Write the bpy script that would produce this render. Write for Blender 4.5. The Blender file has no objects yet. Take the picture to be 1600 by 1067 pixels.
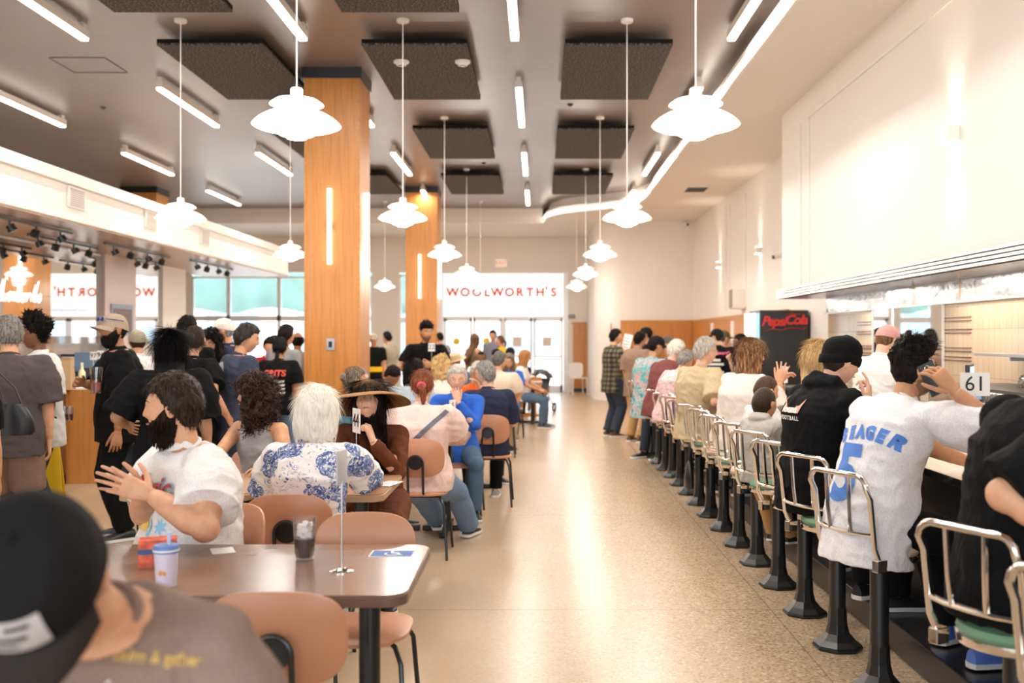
import bpy, bmesh, math, random
from mathutils import Vector, Matrix, noise
from mathutils.bvhtree import BVHTree
SC = bpy.context.scene
COL = SC.collection
V = Vector
PI = math.pi
R = math.radians
random.seed(7)

# ------------------------------------------------------------------ frame
F = 1560.0; VX = 842.0; VY = 529.0; CH = 1.52     # focal length (px), vanishing point, eye height
def X_(px, Y): return (px - VX) * Y / F
def Z_(py, Y): return CH + (VY - py) * Y / F
cam_d = bpy.data.cameras.new('camera'); cam = bpy.data.objects.new('camera', cam_d); COL.objects.link(cam)
cam.location = (0, 0, CH); cam.rotation_euler = (PI/2, 0, 0)
cam_d.sensor_width = 36; cam_d.lens = F/1600*36
cam_d.shift_x = (800-VX)/1600; cam_d.shift_y = (VY-533.5)/1600
cam_d.clip_end = 300; cam_d.clip_start = .05
cam_d.dof.use_dof = True; cam_d.dof.focus_distance = 5.2; cam_d.dof.aperture_fstop = 2.2
SC.camera = cam

# ------------------------------------------------------------------ materials
def _nt(name):
    m = bpy.data.materials.new(name); m.use_nodes = True
    nt = m.node_tree; b = nt.nodes['Principled BSDF']
    return m, nt, b
def N(nt, t, **k):
    n = nt.nodes.new(t)
    for a, v in k.items():
        if a in n.inputs: n.inputs[a].default_value = v
        else: setattr(n, a, v)
    return n
def coords(nt, scale=(1, 1, 1), kind='Object'):
    tc = N(nt, 'ShaderNodeTexCoord'); mp = N(nt, 'ShaderNodeMapping'); mp.inputs['Scale'].default_value = scale
    nt.links.new(tc.outputs[kind], mp.inputs['Vector']); return mp.outputs['Vector']
def c4(c): return (c[0], c[1], c[2], 1)
def mix_ramp(nt, fac, stops, interp='LINEAR'):
    r = N(nt, 'ShaderNodeValToRGB'); r.color_ramp.interpolation = interp
    while len(r.color_ramp.elements) < len(stops): r.color_ramp.elements.new(.5)
    for e, (p, c) in zip(r.color_ramp.elements, stops): e.position = p; e.color = c4(c)
    nt.links.new(fac, r.inputs['Fac']); return r.outputs['Color']
def mat(name, col, rough=.5, metal=0, emit=None, es=0, var=0, vscale=8, bump=0, bscale=20, bdist=.01, stretch=(1, 1, 1), coat=0, spec=None, trans=0, sheen=0, ior=None):
    m, nt, b = _nt(name)
    b.inputs['Base Color'].default_value = c4(col); b.inputs['Roughness'].default_value = rough; b.inputs['Metallic'].default_value = metal
    if coat: b.inputs['Coat Weight'].default_value = coat
    if spec is not None: b.inputs['Specular IOR Level'].default_value = spec
    if trans: b.inputs['Transmission Weight'].default_value = trans
    if ior: b.inputs['IOR'].default_value = ior
    if sheen: b.inputs['Sheen Weight'].default_value = sheen
    if emit: b.inputs['Emission Color'].default_value = c4(emit); b.inputs['Emission Strength'].default_value = es
    if var or bump:
        v = coords(nt, stretch)
        if var:
            n = N(nt, 'ShaderNodeTexNoise', Scale=vscale, Detail=5.0); nt.links.new(v, n.inputs['Vector'])
            lo = tuple(max(0, c*(1-var)) for c in col); hi = tuple(min(1, c*(1+var)) for c in col)
            nt.links.new(mix_ramp(nt, n.outputs['Fac'], [(.3, lo), (.7, hi)]), b.inputs['Base Color'])
        if bump:
            n = N(nt, 'ShaderNodeTexNoise', Scale=bscale, Detail=4.0); nt.links.new(v, n.inputs['Vector'])
            bp = N(nt, 'ShaderNodeBump', Strength=bump, Distance=bdist); nt.links.new(n.outputs['Fac'], bp.inputs['Height'])
            nt.links.new(bp.outputs['Normal'], b.inputs['Normal'])
    return m
_fc = {}
def fabric(name, col, rough=.85, bump=.5):
    """cloth: a fine weave and soft folds as bump"""
    key = (name, tuple(col))
    if key in _fc: return _fc[key]
    m, nt, b = _nt(name); b.inputs['Roughness'].default_value = rough; b.inputs['Specular IOR Level'].default_value = .12
    v = coords(nt, (1, 1, .6))
    n1 = N(nt, 'ShaderNodeTexNoise', Scale=7.0, Detail=3.0, Distortion=1.2); nt.links.new(v, n1.inputs['Vector'])
    n2 = N(nt, 'ShaderNodeTexNoise', Scale=260.0, Detail=1.0); nt.links.new(v, n2.inputs['Vector'])
    b1 = N(nt, 'ShaderNodeBump', Strength=bump, Distance=.03); nt.links.new(n1.outputs['Fac'], b1.inputs['Height'])
    b2 = N(nt, 'ShaderNodeBump', Strength=.12, Distance=.003); nt.links.new(n2.outputs['Fac'], b2.inputs['Height'])
    nt.links.new(b1.outputs['Normal'], b2.inputs['Normal']); nt.links.new(b2.outputs['Normal'], b.inputs['Normal'])
    lo = tuple(c*.88 for c in col); hi = tuple(min(1, c*1.08) for c in col)
    nt.links.new(mix_ramp(nt, n2.outputs['Fac'], [(.35, lo), (.65, hi)]), b.inputs['Base Color'])
    _fc[key] = m; return m
def pattern_fabric(name, base, stops, scale=9, kind='noise', dist=.6, stretch=(1, 1, 1), detail=3):
    m, nt, b = _nt(name); b.inputs['Roughness'].default_value = .85; b.inputs['Specular IOR Level'].default_value = .2
    v = coords(nt, stretch)
    if kind == 'noise':
        n = N(nt, 'ShaderNodeTexNoise', Scale=float(scale), Detail=float(detail), Distortion=float(dist)); nt.links.new(v, n.inputs['Vector']); f = n.outputs['Fac']
    else:
        n = N(nt, 'ShaderNodeTexWave', Scale=float(scale), Distortion=float(dist), Detail=2.0); nt.links.new(v, n.inputs['Vector']); f = n.outputs['Fac']
    nt.links.new(mix_ramp(nt, f, [(0, base)] + stops, 'CONSTANT'), b.inputs['Base Color'])
    n1 = N(nt, 'ShaderNodeTexNoise', Scale=7.0, Detail=3.0); nt.links.new(coords(nt), n1.inputs['Vector'])
    b1 = N(nt, 'ShaderNodeBump', Strength=.4, Distance=.03); nt.links.new(n1.outputs['Fac'], b1.inputs['Height']); nt.links.new(b1.outputs['Normal'], b.inputs['Normal'])
    return m
def floral_fabric():
    """white cloth with clustered blue roses, petals drawn by a warped voronoi"""
    m, nt, b = _nt('blue_floral_cloth'); b.inputs['Roughness'].default_value = .85
    v = coords(nt)
    wn = N(nt, 'ShaderNodeTexNoise', Scale=11.0, Detail=3.0); nt.links.new(v, wn.inputs['Vector'])
    mx = N(nt, 'ShaderNodeMixRGB'); mx.blend_type = 'ADD'; mx.inputs['Fac'].default_value = .06
    nt.links.new(v, mx.inputs['Color1']); nt.links.new(wn.outputs['Color'], mx.inputs['Color2'])
    big = N(nt, 'ShaderNodeTexVoronoi', Scale=6.4); nt.links.new(mx.outputs['Color'], big.inputs['Vector'])
    pet = N(nt, 'ShaderNodeTexNoise', Scale=34.0, Detail=2.0, Distortion=2.5); nt.links.new(v, pet.inputs['Vector'])
    fl = N(nt, 'ShaderNodeMath', operation='LESS_THAN'); fl.inputs[1].default_value = .47; nt.links.new(big.outputs['Distance'], fl.inputs[0])
    pr = mix_ramp(nt, pet.outputs['Fac'], [(0, (.045, .075, .22)), (.42, (.13, .18, .38)), (.52, (.34, .39, .56)), (.60, (.82, .79, .78))], 'CONSTANT')
    sp = N(nt, 'ShaderNodeTexNoise', Scale=15.0, Detail=4.0, Distortion=3.0); nt.links.new(v, sp.inputs['Vector'])
    sr = mix_ramp(nt, sp.outputs['Fac'], [(0, (.85, .80, .77)), (.60, (.22, .27, .46)), (.64, (.85, .80, .77))], 'CONSTANT')
    o = N(nt, 'ShaderNodeMixRGB'); nt.links.new(fl.outputs[0], o.inputs['Fac']); nt.links.new(sr, o.inputs['Color1']); nt.links.new(pr, o.inputs['Color2'])
    nt.links.new(o.outputs['Color'], b.inputs['Base Color'])
    n1 = N(nt, 'ShaderNodeTexNoise', Scale=8.0, Detail=3.0); nt.links.new(v, n1.inputs['Vector'])
    b1 = N(nt, 'ShaderNodeBump', Strength=.5, Distance=.03); nt.links.new(n1.outputs['Fac'], b1.inputs['Height']); nt.links.new(b1.outputs['Normal'], b.inputs['Normal'])
    return m
def plaid_fabric():
    m, nt, b = _nt('dark_plaid_cloth'); b.inputs['Roughness'].default_value = .9
    v = coords(nt)
    a = N(nt, 'ShaderNodeTexWave', Scale=4.2, wave_type='BANDS', bands_direction='Z'); nt.links.new(v, a.inputs['Vector'])
    c = N(nt, 'ShaderNodeTexWave', Scale=4.2, wave_type='BANDS', bands_direction='X'); nt.links.new(v, c.inputs['Vector'])
    s = N(nt, 'ShaderNodeMath', operation='ADD'); nt.links.new(a.outputs['Fac'], s.inputs[0]); nt.links.new(c.outputs['Fac'], s.inputs[1])
    h = N(nt, 'ShaderNodeMath', operation='MULTIPLY'); h.inputs[1].default_value = .5; nt.links.new(s.outputs[0], h.inputs[0])
    nt.links.new(mix_ramp(nt, h.outputs[0], [(0, (.012, .012, .012)), (.36, (.05, .045, .025)), (.66, (.16, .13, .06))], 'CONSTANT'), b.inputs['Base Color'])
    return m
_sc = {}
def skin(col):
    k = tuple(col)
    if k in _sc: return _sc[k]
    m, nt, b = _nt('skin'); b.inputs['Roughness'].default_value = .5; b.inputs['Specular IOR Level'].default_value = .35
    b.inputs['Subsurface Weight'].default_value = .0
    v = coords(nt)
    n = N(nt, 'ShaderNodeTexNoise', Scale=18.0, Detail=3.0); nt.links.new(v, n.inputs['Vector'])
    lo = (col[0]*.92, col[1]*.84, col[2]*.82); hi = (min(1, col[0]*1.06), min(1, col[1]*1.05), min(1, col[2]*1.04))
    nt.links.new(mix_ramp(nt, n.outputs['Fac'], [(.35, lo), (.65, hi)]), b.inputs['Base Color'])
    n2 = N(nt, 'ShaderNodeTexNoise', Scale=160.0, Detail=2.0); nt.links.new(v, n2.inputs['Vector'])
    bp = N(nt, 'ShaderNodeBump', Strength=.15, Distance=.002); nt.links.new(n2.outputs['Fac'], bp.inputs['Height']); nt.links.new(bp.outputs['Normal'], b.inputs['Normal'])
    _sc[k] = m; return m
_hc = {}
def hairmat(col, col2=None):
    k = (tuple(col), col2)
    if k in _hc: return _hc[k]
    m, nt, b = _nt('hair'); b.inputs['Roughness'].default_value = .5; b.inputs['Specular IOR Level'].default_value = .2 if max(col) > .02 else .06
    v = coords(nt, (1, 1, .12))
    n = N(nt, 'ShaderNodeTexNoise', Scale=110.0, Detail=3.0); nt.links.new(v, n.inputs['Vector'])
    lf = .5 if max(col) < .3 else .82
    lo = tuple(c*lf for c in col); hi = col2 or tuple(min(1, c*1.5) for c in col)
    nt.links.new(mix_ramp(nt, n.outputs['Fac'], [(.38, lo), (.5, col), (.66, hi)]), b.inputs['Base Color'])
    bp = N(nt, 'ShaderNodeBump', Strength=.6, Distance=.006); nt.links.new(n.outputs['Fac'], bp.inputs['Height']); nt.links.new(bp.outputs['Normal'], b.inputs['Normal'])
    _hc[k] = m; return m
def glassmat(name, tint=(1, 1, 1), refl=.12, rough=.0, opac=0.):
    m = bpy.data.materials.new(name); m.use_nodes = True; nt = m.node_tree; nt.nodes.clear()
    t = N(nt, 'ShaderNodeBsdfTransparent', Color=c4(tint)); g = N(nt, 'ShaderNodeBsdfGlossy', Roughness=rough)
    mx = N(nt, 'ShaderNodeMixShader'); lw = N(nt, 'ShaderNodeLayerWeight', Blend=.25)
    ml = N(nt, 'ShaderNodeMath', operation='MULTIPLY_ADD'); ml.inputs[1].default_value = .6; ml.inputs[2].default_value = refl
    nt.links.new(lw.outputs['Fresnel'], ml.inputs[0]); nt.links.new(ml.outputs[0], mx.inputs['Fac'])
    nt.links.new(t.outputs[0], mx.inputs[1]); nt.links.new(g.outputs[0], mx.inputs[2])
    o = N(nt, 'ShaderNodeOutputMaterial')
    if opac:
        d = N(nt, 'ShaderNodeBsdfDiffuse', Color=(.9, .9, .9, 1)); m2 = N(nt, 'ShaderNodeMixShader', Fac=opac)
        nt.links.new(mx.outputs[0], m2.inputs[1]); nt.links.new(d.outputs[0], m2.inputs[2]); nt.links.new(m2.outputs[0], o.inputs[0])
    else: nt.links.new(mx.outputs[0], o.inputs[0])
    return m
def woodmat(name, col, grain=1.0, rough=.4, axis=2):
    m, nt, b = _nt(name); b.inputs['Roughness'].default_value = rough
    st = [14, 14, 14]; st[axis] = .8
    v = coords(nt, tuple(st))
    n = N(nt, 'ShaderNodeTexNoise', Scale=2.2*grain, Detail=6.0, Distortion=.6); nt.links.new(v, n.inputs['Vector'])
    nt.links.new(mix_ramp(nt, n.outputs['Fac'], [(.3, tuple(c*.80 for c in col)), (.5, col), (.72, tuple(min(1, c*1.12) for c in col))]), b.inputs['Base Color'])
    return m
def strandmat(name, col, es=0):
    return mat(name, col)

# ------------------------------------------------------------------ mesh builder
def basis(d, up=V((0, 0, 1))):
    d = d.normalized()
    if abs(d.dot(up)) > .98: up = V((0, 1, 0)) if abs(d.y) < .9 else V((1, 0, 0))
    x = d.cross(up).normalized(); return x, x.cross(d).normalized(), d
class MB:
    def __init__(s): s.v = []; s.f = []; s.mi = []; s.cur = 0
    def add(s, vs, fs):
        o = len(s.v); s.v += [tuple(p) for p in vs]; s.f += [tuple(i+o for i in f) for f in fs]; s.mi += [s.cur]*len(fs); return s
    def box(s, x0, x1, y0, y1, z0, z1):
        vs = [(x, y, z) for z in (z0, z1) for y in (y0, y1) for x in (x0, x1)]
        return s.add(vs, [(0, 2, 3, 1), (4, 5, 7, 6), (0, 1, 5, 4), (2, 6, 7, 3), (0, 4, 6, 2), (1, 3, 7, 5)])
    def rings(s, rs, cap0=True, cap1=True, close=True):
        n = len(rs[0]); vs = [p for r in rs for p in r]; fs = []
        for i in range(len(rs)-1):
            for j in range(n if close else n-1):
                k = (j+1) % n; fs.append((i*n+j, i*n+k, (i+1)*n+k, (i+1)*n+j))
        if cap0: fs.append(tuple(range(n-1, -1, -1)))
        if cap1: fs.append(tuple((len(rs)-1)*n+j for j in range(n)))
        return s.add(vs, fs)
    def tube(s, pts, r, n=8, cap=True, flat=1.0, up=V((0, 0, 1))):
        pts = [V(p) for p in pts]; rr = r if isinstance(r, (list, tuple)) else [r]*len(pts)
        x, y, _ = basis(pts[1]-pts[0], up); rs = []
        for i, p in enumerate(pts):
            d = (pts[min(i+1, len(pts)-1)]-pts[max(i-1, 0)]).normalized()
            y = (y - d*y.dot(d)).normalized(); x = d.cross(y)
            rs.append([p+x*math.cos(a)*rr[i]+y*math.sin(a)*rr[i]*flat for a in (2*PI*k/n for k in range(n))])
        return s.rings(rs, cap, cap)
    def cap(s, p0, p1, r0, r1, n=10):
        """capsule with round ends"""
        p0, p1 = V(p0), V(p1); x, y, d = basis(p1-p0); rs = []
        for t in (-80, -50, -20, 0): rs.append((p0+d*r0*math.sin(R(t)), r0*math.cos(R(t))))
        for t in (0, 20, 50, 80): rs.append((p1+d*r1*math.sin(R(t)), r1*math.cos(R(t))))
        return s.rings([[c+x*math.cos(2*PI*k/n)*q+y*math.sin(2*PI*k/n)*q for k in range(n)] for c, q in rs])
    def ell(s, c, a, M=None, nu=14, nv=9):
        c = V(c); rs = []
        for i in range(nv):
            t = -PI/2+PI*(i+.5)/nv
            r = [V((a[0]*math.cos(t)*math.cos(2*PI*k/nu), a[1]*math.cos(t)*math.sin(2*PI*k/nu), a[2]*math.sin(t))) for k in range(nu)]
            rs.append([c+(M @ p if M else p) for p in r])
        return s.rings(rs)
    def lathe(s, prof, n=24, c=(0, 0, 0), cap0=False, cap1=False, M=None):
        c = V(c)
        rs = [[c+(M @ V((r*math.cos(2*PI*k/n), r*math.sin(2*PI*k/n), z)) if M else V((r*math.cos(2*PI*k/n), r*math.sin(2*PI*k/n), z))) for k in range(n)] for r, z in prof]
        return s.rings(rs, cap0, cap1)
    def prism(s, poly, z0, z1):
        n = len(poly); return s.rings([[V((p[0], p[1], z)) for p in poly] for z in (z0, z1)])
    def mesh(s, name='m'):
        me = bpy.data.meshes.new(name); me.from_pydata(s.v, [], s.f); me.update(); return me
    def build(s, name, m, parent=None, smooth=True, bevel=0, loc=None, rot=None, props=None):
        me = s.mesh(name)
        for q in (m if isinstance(m, (list, tuple)) else [m]): me.materials.append(q)
        if s.cur: me.polygons.foreach_set('material_index', s.mi)
        return link(name, me, parent, smooth, bevel, loc, rot)
def link(name, me, parent=None, smooth=True, bevel=0, loc=None, rot=None):
    bm = bmesh.new(); bm.from_mesh(me)
    bmesh.ops.recalc_face_normals(bm, faces=bm.faces); bm.to_mesh(me); bm.free()
    if smooth:
        me.polygons.foreach_set('use_smooth', [True]*len(me.polygons))
        try: me.set_sharp_from_angle(angle=R(42))
        except Exception: pass
    o = bpy.data.objects.new(name, me); COL.objects.link(o)
    if parent: o.parent = parent
    if loc: o.location = loc
    if rot: o.rotation_euler = rot
    if bevel:
        b = o.modifiers.new('bevel', 'BEVEL'); b.width = bevel; b.segments = 2; b.limit_method = 'ANGLE'; b.angle_limit = R(40)
    return o
def thing(name, label, cat, loc=(0, 0, 0), rz=0, group=None):
    o = bpy.data.objects.new(name, None); COL.objects.link(o); o.location = loc; o.rotation_euler = (0, 0, rz)
    o.empty_display_size = .1
    return tag(o, label, cat, group)
def tag(o, label, cat, group=None):
    o['label'] = label; o['category'] = cat
    if group: o['group'] = group
    return o
def struct(o): o['kind'] = 'structure'; return o
def dup(root, loc, rz=None, label=None, group=None):
    r = root.copy(); COL.objects.link(r); r.location = loc
    if rz is not None: r.rotation_euler = (0, 0, rz)
    if label: r['label'] = label
    if group: r['group'] = group
    for ch in list(root.children):
        c = ch.copy(); COL.objects.link(c); c.parent = r
        for g in ch.children:
            d = g.copy(); COL.objects.link(d); d.parent = c
    return r
def rrect(x0, x1, y0, y1, r, n=6):
    out = []
    for cx, cy, a0 in ((x1-r, y1-r, 0), (x0+r, y1-r, 90), (x0+r, y0+r, 180), (x1-r, y0+r, 270)):
        for k in range(n+1):
            a = R(a0+90*k/n); out.append((cx+r*math.cos(a), cy+r*math.sin(a)))
    return out
_tmp = bpy.data.objects.new('tmp', bpy.data.meshes.new('tmp')); 
def remesh(mb, voxel, smooth=3):
    me = mb.mesh('tmp'); o = bpy.data.objects.new('tmp', me); COL.objects.link(o)
    r = o.modifiers.new('r', 'REMESH'); r.mode = 'VOXEL'; r.voxel_size = voxel; r.adaptivity = 0
    if smooth:
        q = o.modifiers.new('s', 'SMOOTH'); q.factor = .5; q.iterations = smooth
    dg = bpy.context.evaluated_depsgraph_get(); dg.update()
    out = bpy.data.meshes.new_from_object(o.evaluated_get(dg))
    bpy.data.objects.remove(o); bpy.data.meshes.remove(me); return out
def text_mesh(txt, size=1.0, extrude=0, shear=0, spacing=1.0, align='CENTER', bold=0):
    cu = bpy.data.curves.new('t', 'FONT'); cu.body = txt; cu.size = size; cu.extrude = extrude; cu.shear = shear
    cu.space_character = spacing; cu.align_x = align; cu.align_y = 'CENTER'; cu.offset = bold; cu.resolution_u = 3
    o = bpy.data.objects.new('t', cu); COL.objects.link(o)
    dg = bpy.context.evaluated_depsgraph_get(); dg.update()
    me = bpy.data.meshes.new_from_object(o.evaluated_get(dg)); bpy.data.objects.remove(o); bpy.data.curves.remove(cu); return me
def text(txt, size, M, m, parent=None, name='lettering', extrude=.002, **k):
    me = text_mesh(txt, size, extrude, **k); me.transform(M); me.materials.clear(); me.materials.append(m)
    return link(name, me, parent, False)
def frame(origin, right, up):
    r = V(right).normalized(); u = V(up).normalized(); n = r.cross(u).normalized()
    return Matrix(((r.x, u.x, n.x, origin[0]), (r.y, u.y, n.y, origin[1]), (r.z, u.z, n.z, origin[2]), (0, 0, 0, 1)))
def merge_meshes(mes):
    bm = bmesh.new()
    for me in mes: bm.from_mesh(me)
    out = bpy.data.meshes.new('merged'); bm.to_mesh(out); bm.free(); return out
def poly_mesh(polys):
    """flat 2-D polygons -> mesh in the XY plane"""
    m = MB()
    for p in polys: m.add([(x, y, 0) for x, y in p], [tuple(range(len(p)))])
    return m.mesh('art')
def project(me2d, target_me, origin, right, up, m, parent, name='print', off=.003, cell=.02, reach=.5):
    """lay flat art on a curved cloth: cut it to small cells, drop every point on the cloth along the art's normal"""
    bm = bmesh.new(); bm.from_mesh(me2d)
    xs = [v.co.x for v in bm.verts]; ys = [v.co.y for v in bm.verts]
    for lo, hi, ax in ((min(xs), max(xs), 0), (min(ys), max(ys), 1)):
        t = lo + cell
        while t < hi:
            co = [0, 0, 0]; co[ax] = t; no = [0, 0, 0]; no[ax] = 1
            bmesh.ops.bisect_plane(bm, geom=bm.verts[:]+bm.edges[:]+bm.faces[:], plane_co=co, plane_no=no); t += cell
    bmesh.ops.triangulate(bm, faces=bm.faces)
    M = frame(origin, right, up); n = V((M[0][2], M[1][2], M[2][2]))
    tb = bmesh.new(); tb.from_mesh(target_me); tree = BVHTree.FromBMesh(tb); tb.free()
    bad = []
    for v in bm.verts:
        p = M @ v.co; h = tree.ray_cast(p+n*reach, -n, reach*2)
        if h[0] is None: bad.append(v)
        else: v.co = h[0]+n*off
    bmesh.ops.delete(bm, geom=bad, context='VERTS')
    me = bpy.data.meshes.new(name); bm.to_mesh(me); bm.free(); me.materials.append(m)
    return link(name, me, parent, False)
# ------------------------------------------------------------------ people
SK_L = (.68, .37, .22); SK_M = (.54, .28, .15); SK_T = (.42, .20, .10); SK_D = (.20, .09, .045); SK_P = (.78, .47, .33)
EYE_W = mat('eye_white', (.85, .83, .8), .2); EYE_D = mat('eye_dark', (.02, .012, .008), .1)
LIP = mat('lip', (.50, .17, .13), .45); BLACKP = mat('black_plastic', (.012, .012, .013), .35)
SOLE_W = mat('white_rubber', (.8, .79, .76), .6); CHROME_W = mat('thin_wire_metal', (.6, .58, .55), .25, 1)
def ik(a, t, l1, l2, pole):
    d = t-a; L = min(max(d.length, .05), (l1+l2)*.998); u = d.normalized()
    c = max(-1, min(1, (l1*l1+L*L-l2*l2)/(2*l1*L))); s = math.sqrt(1-c*c)
    p = pole-u*pole.dot(u)
    p = p.normalized() if p.length > 1e-4 else V((0, 0, -1))
    return a+u*l1*c+p*l1*s, a+u*L
def sm(a, b, x):
    t = max(0, min(1, (x-a)/(b-a))); return t*t*(3-2*t)
def headpt(d, fat=0, fem=0):
    x, y, z = d
    px, py, pz = .077*x, .097*y, .120*z
    t = max(0, -z)
    px *= 1-(.30+.05*fem)*t**1.6+fat*t*.35
    if y < 0: py *= 1-.42*t
    else: py *= 1-.06*t
    if y > 0:
        g = lambda u, w: math.exp(-(u/w)**2)
        front = sm(.1, .6, y)
        nz = pz
        if -.036 < nz < .03:
            k = (.03-nz)/.066; w = .009+.007*k
            prof = k**1.2 if k < .86 else (1-k)/.14*.83
            py += .027*prof*g(px, w)*front
        for sx in (-1, 1):
            py -= .012*g(px-sx*.031, .016)*g(nz-.004, .011)*front
            py += .004*g(px-sx*.042, .02)*g(nz+.026, .018)*front
        py += .005*g(nz-.028, .010)*g(px, .05)*front
        py += .0075*g(px, .022)*(g(nz+.052, .0055)+g(nz+.065, .006))*front
        py -= .004*g(px, .03)*g(nz+.0585, .003)*front
        py += .010*g(px, .022)*g(nz+.098, .016)*front
    return V((px, py, pz))
def shell(M, fn, thick, nu=36, nv=24, fat=0, zlen=1, drape=0, seed=0, amp=0, nsc=30, fem=0, width=1, wavy=0):
    """closed skull-hugging shell: fn(dir) in 0..1 says where hair grows; elsewhere it sinks under the skin"""
    rs = []
    for i in range(nv+1):
        t = -PI/2+.06+(PI-.12)*i/nv; row = []
        for k in range(nu):
            a = 2*PI*k/nu; d = (math.cos(t)*math.cos(a), math.cos(t)*math.sin(a), math.sin(t))
            m = fn(d); p = headpt(d, fat, fem)
            th = thick(d) if callable(thick) else thick
            if amp: th *= 1+amp*noise.noise(V(d)*nsc*.1+V((seed, 0, 0)))*2
            n = V(d)
            if zlen > 1 and d[2] < .1 and m > 0:
                q = max(0, .1-d[2]); w = .077*width; ang = V((d[0], d[1])).normalized() if abs(d[0])+abs(d[1]) > 1e-5 else V((0, 0))
                e = (1-max(0, q-.0)**5)**.5 if q < 1 else .2
                p2 = V((ang.x*w*e, ang.y*.092*e, .012-.120*q*zlen)); p = p.lerp(p2, sm(0, .35, q))
                if drape: p.y -= min(.25 if drape < -.7 else .11 if drape < -.3 else .05, -drape*max(0, -p.z-.09))
                if wavy: p.x += wavy*math.sin(p.z*60+a*3)
                n = V((ang.x, ang.y, -.2*q)).normalized() if q > .02 else n
            q = p+n*(th*m) if m > .02 else headpt(d, fat, fem)*.86
            row.append(M @ q)
        rs.append(row)
    return rs
def hl_short(side=-.12, front=.50, back=-.62):
    def f(d):
        x, y, z = d
        line = front*sm(-.05, .55, y)+side*(1-sm(-.05, .55, y))
        if y < 0: line = side+(back-side)*sm(0, .7, -y)
        return sm(line-.04, line+.10, z)
    return f
def hl_long(front=.45, part=.55):
    def f(d):
        x, y, z = d
        if y > part*abs(x)+.12*0: 
            edge = front-.9*max(0, abs(x)-.35)
            return sm(edge-.04, edge+.08, z)
        return 1.0
    return f
def strands(mb, rings, n, length, w, style, seed, M, lo=.0):
    """hair tufts that grow off the shell: tapered three-sided strands"""
    rnd = random.Random(seed); lng = length > .055 and style == 'flow'; nv = len(rings); nu = len(rings[0]); c = M @ V((0, -.01, 0))
    Q = M.to_3x3()
    cnt = 0; tries = 0
    while cnt < n and tries < n*4:
        tries += 1
        i = rnd.randrange(1, nv-1); k = rnd.randrange(nu)
        if not lng and rnd.random() > math.cos(-PI/2+PI*i/nv)+.25: continue
        p = V(rings[i][k]); loc = M.inverted() @ p
        if loc.length < .083 or (loc.y > .05 and loc.z < lo): continue
        p = p.lerp(V(rings[i][(k+1) % nu]), rnd.random())
        out = (p-c)
        if loc.z < 0: out = Q @ V((loc.x, loc.y+.01, 0))
        out = out.normalized(); dn = Q @ V((0, -.25, -1)); dn = (dn-out*dn.dot(out))
        L = length*(.6+.8*rnd.random())
        if style == 'curl':
            ax = (out*.5+V((rnd.uniform(-1, 1), rnd.uniform(-1, 1), -1.0))*.6).normalized(); x, y, _ = basis(ax); rr = w*2.4; pts = []
            ph = rnd.random()*6
            for j in range(9): pts.append(p-out*.008+ax*L*j/8+(x*math.cos(ph+j*1.25)+y*math.sin(ph+j*1.25))*rr)
            mb.tube(pts, [w*(1-.4*j/8) for j in range(9)], 3)
        elif style == 'fuzz':
            a2 = (out+V((rnd.uniform(-1, 1), rnd.uniform(-1, 1), rnd.uniform(-1, 1)))*.7).normalized()
            mb.tube([p-out*.006, p+a2*L*.5, p+(a2+V((rnd.uniform(-1, 1), rnd.uniform(-1, 1), rnd.uniform(-1, 1)))*.8)*L*.7], [w, w*.9, w*.3], 3)
        else:
            dn = dn.normalized() if dn.length > .05 else Q @ V((rnd.uniform(-1, 1), .8, 0)).normalized()
            if style == 'up': dn = (dn*.5+Q @ V((0, .6, .25))).normalized()
            s = (Q @ V((rnd.uniform(-1, 1), rnd.uniform(-.6, .6), 0)))*(.07 if lng else .25)
            if lng and length < .1: dn = dn-out*(.10 if loc.z < 0 else 0)
            elif lng: p = p+out*.003
            pts = [p-out*w*.4, p+(dn+s)*L*.33+out*w*.9, p+(dn+s)*L*.66+out*w*.7, p+(dn+s*1.4)*L]
            mb.tube(pts, [w, w, w*.7, w*.15], 3, flat=.5)
        cnt += 1
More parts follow.
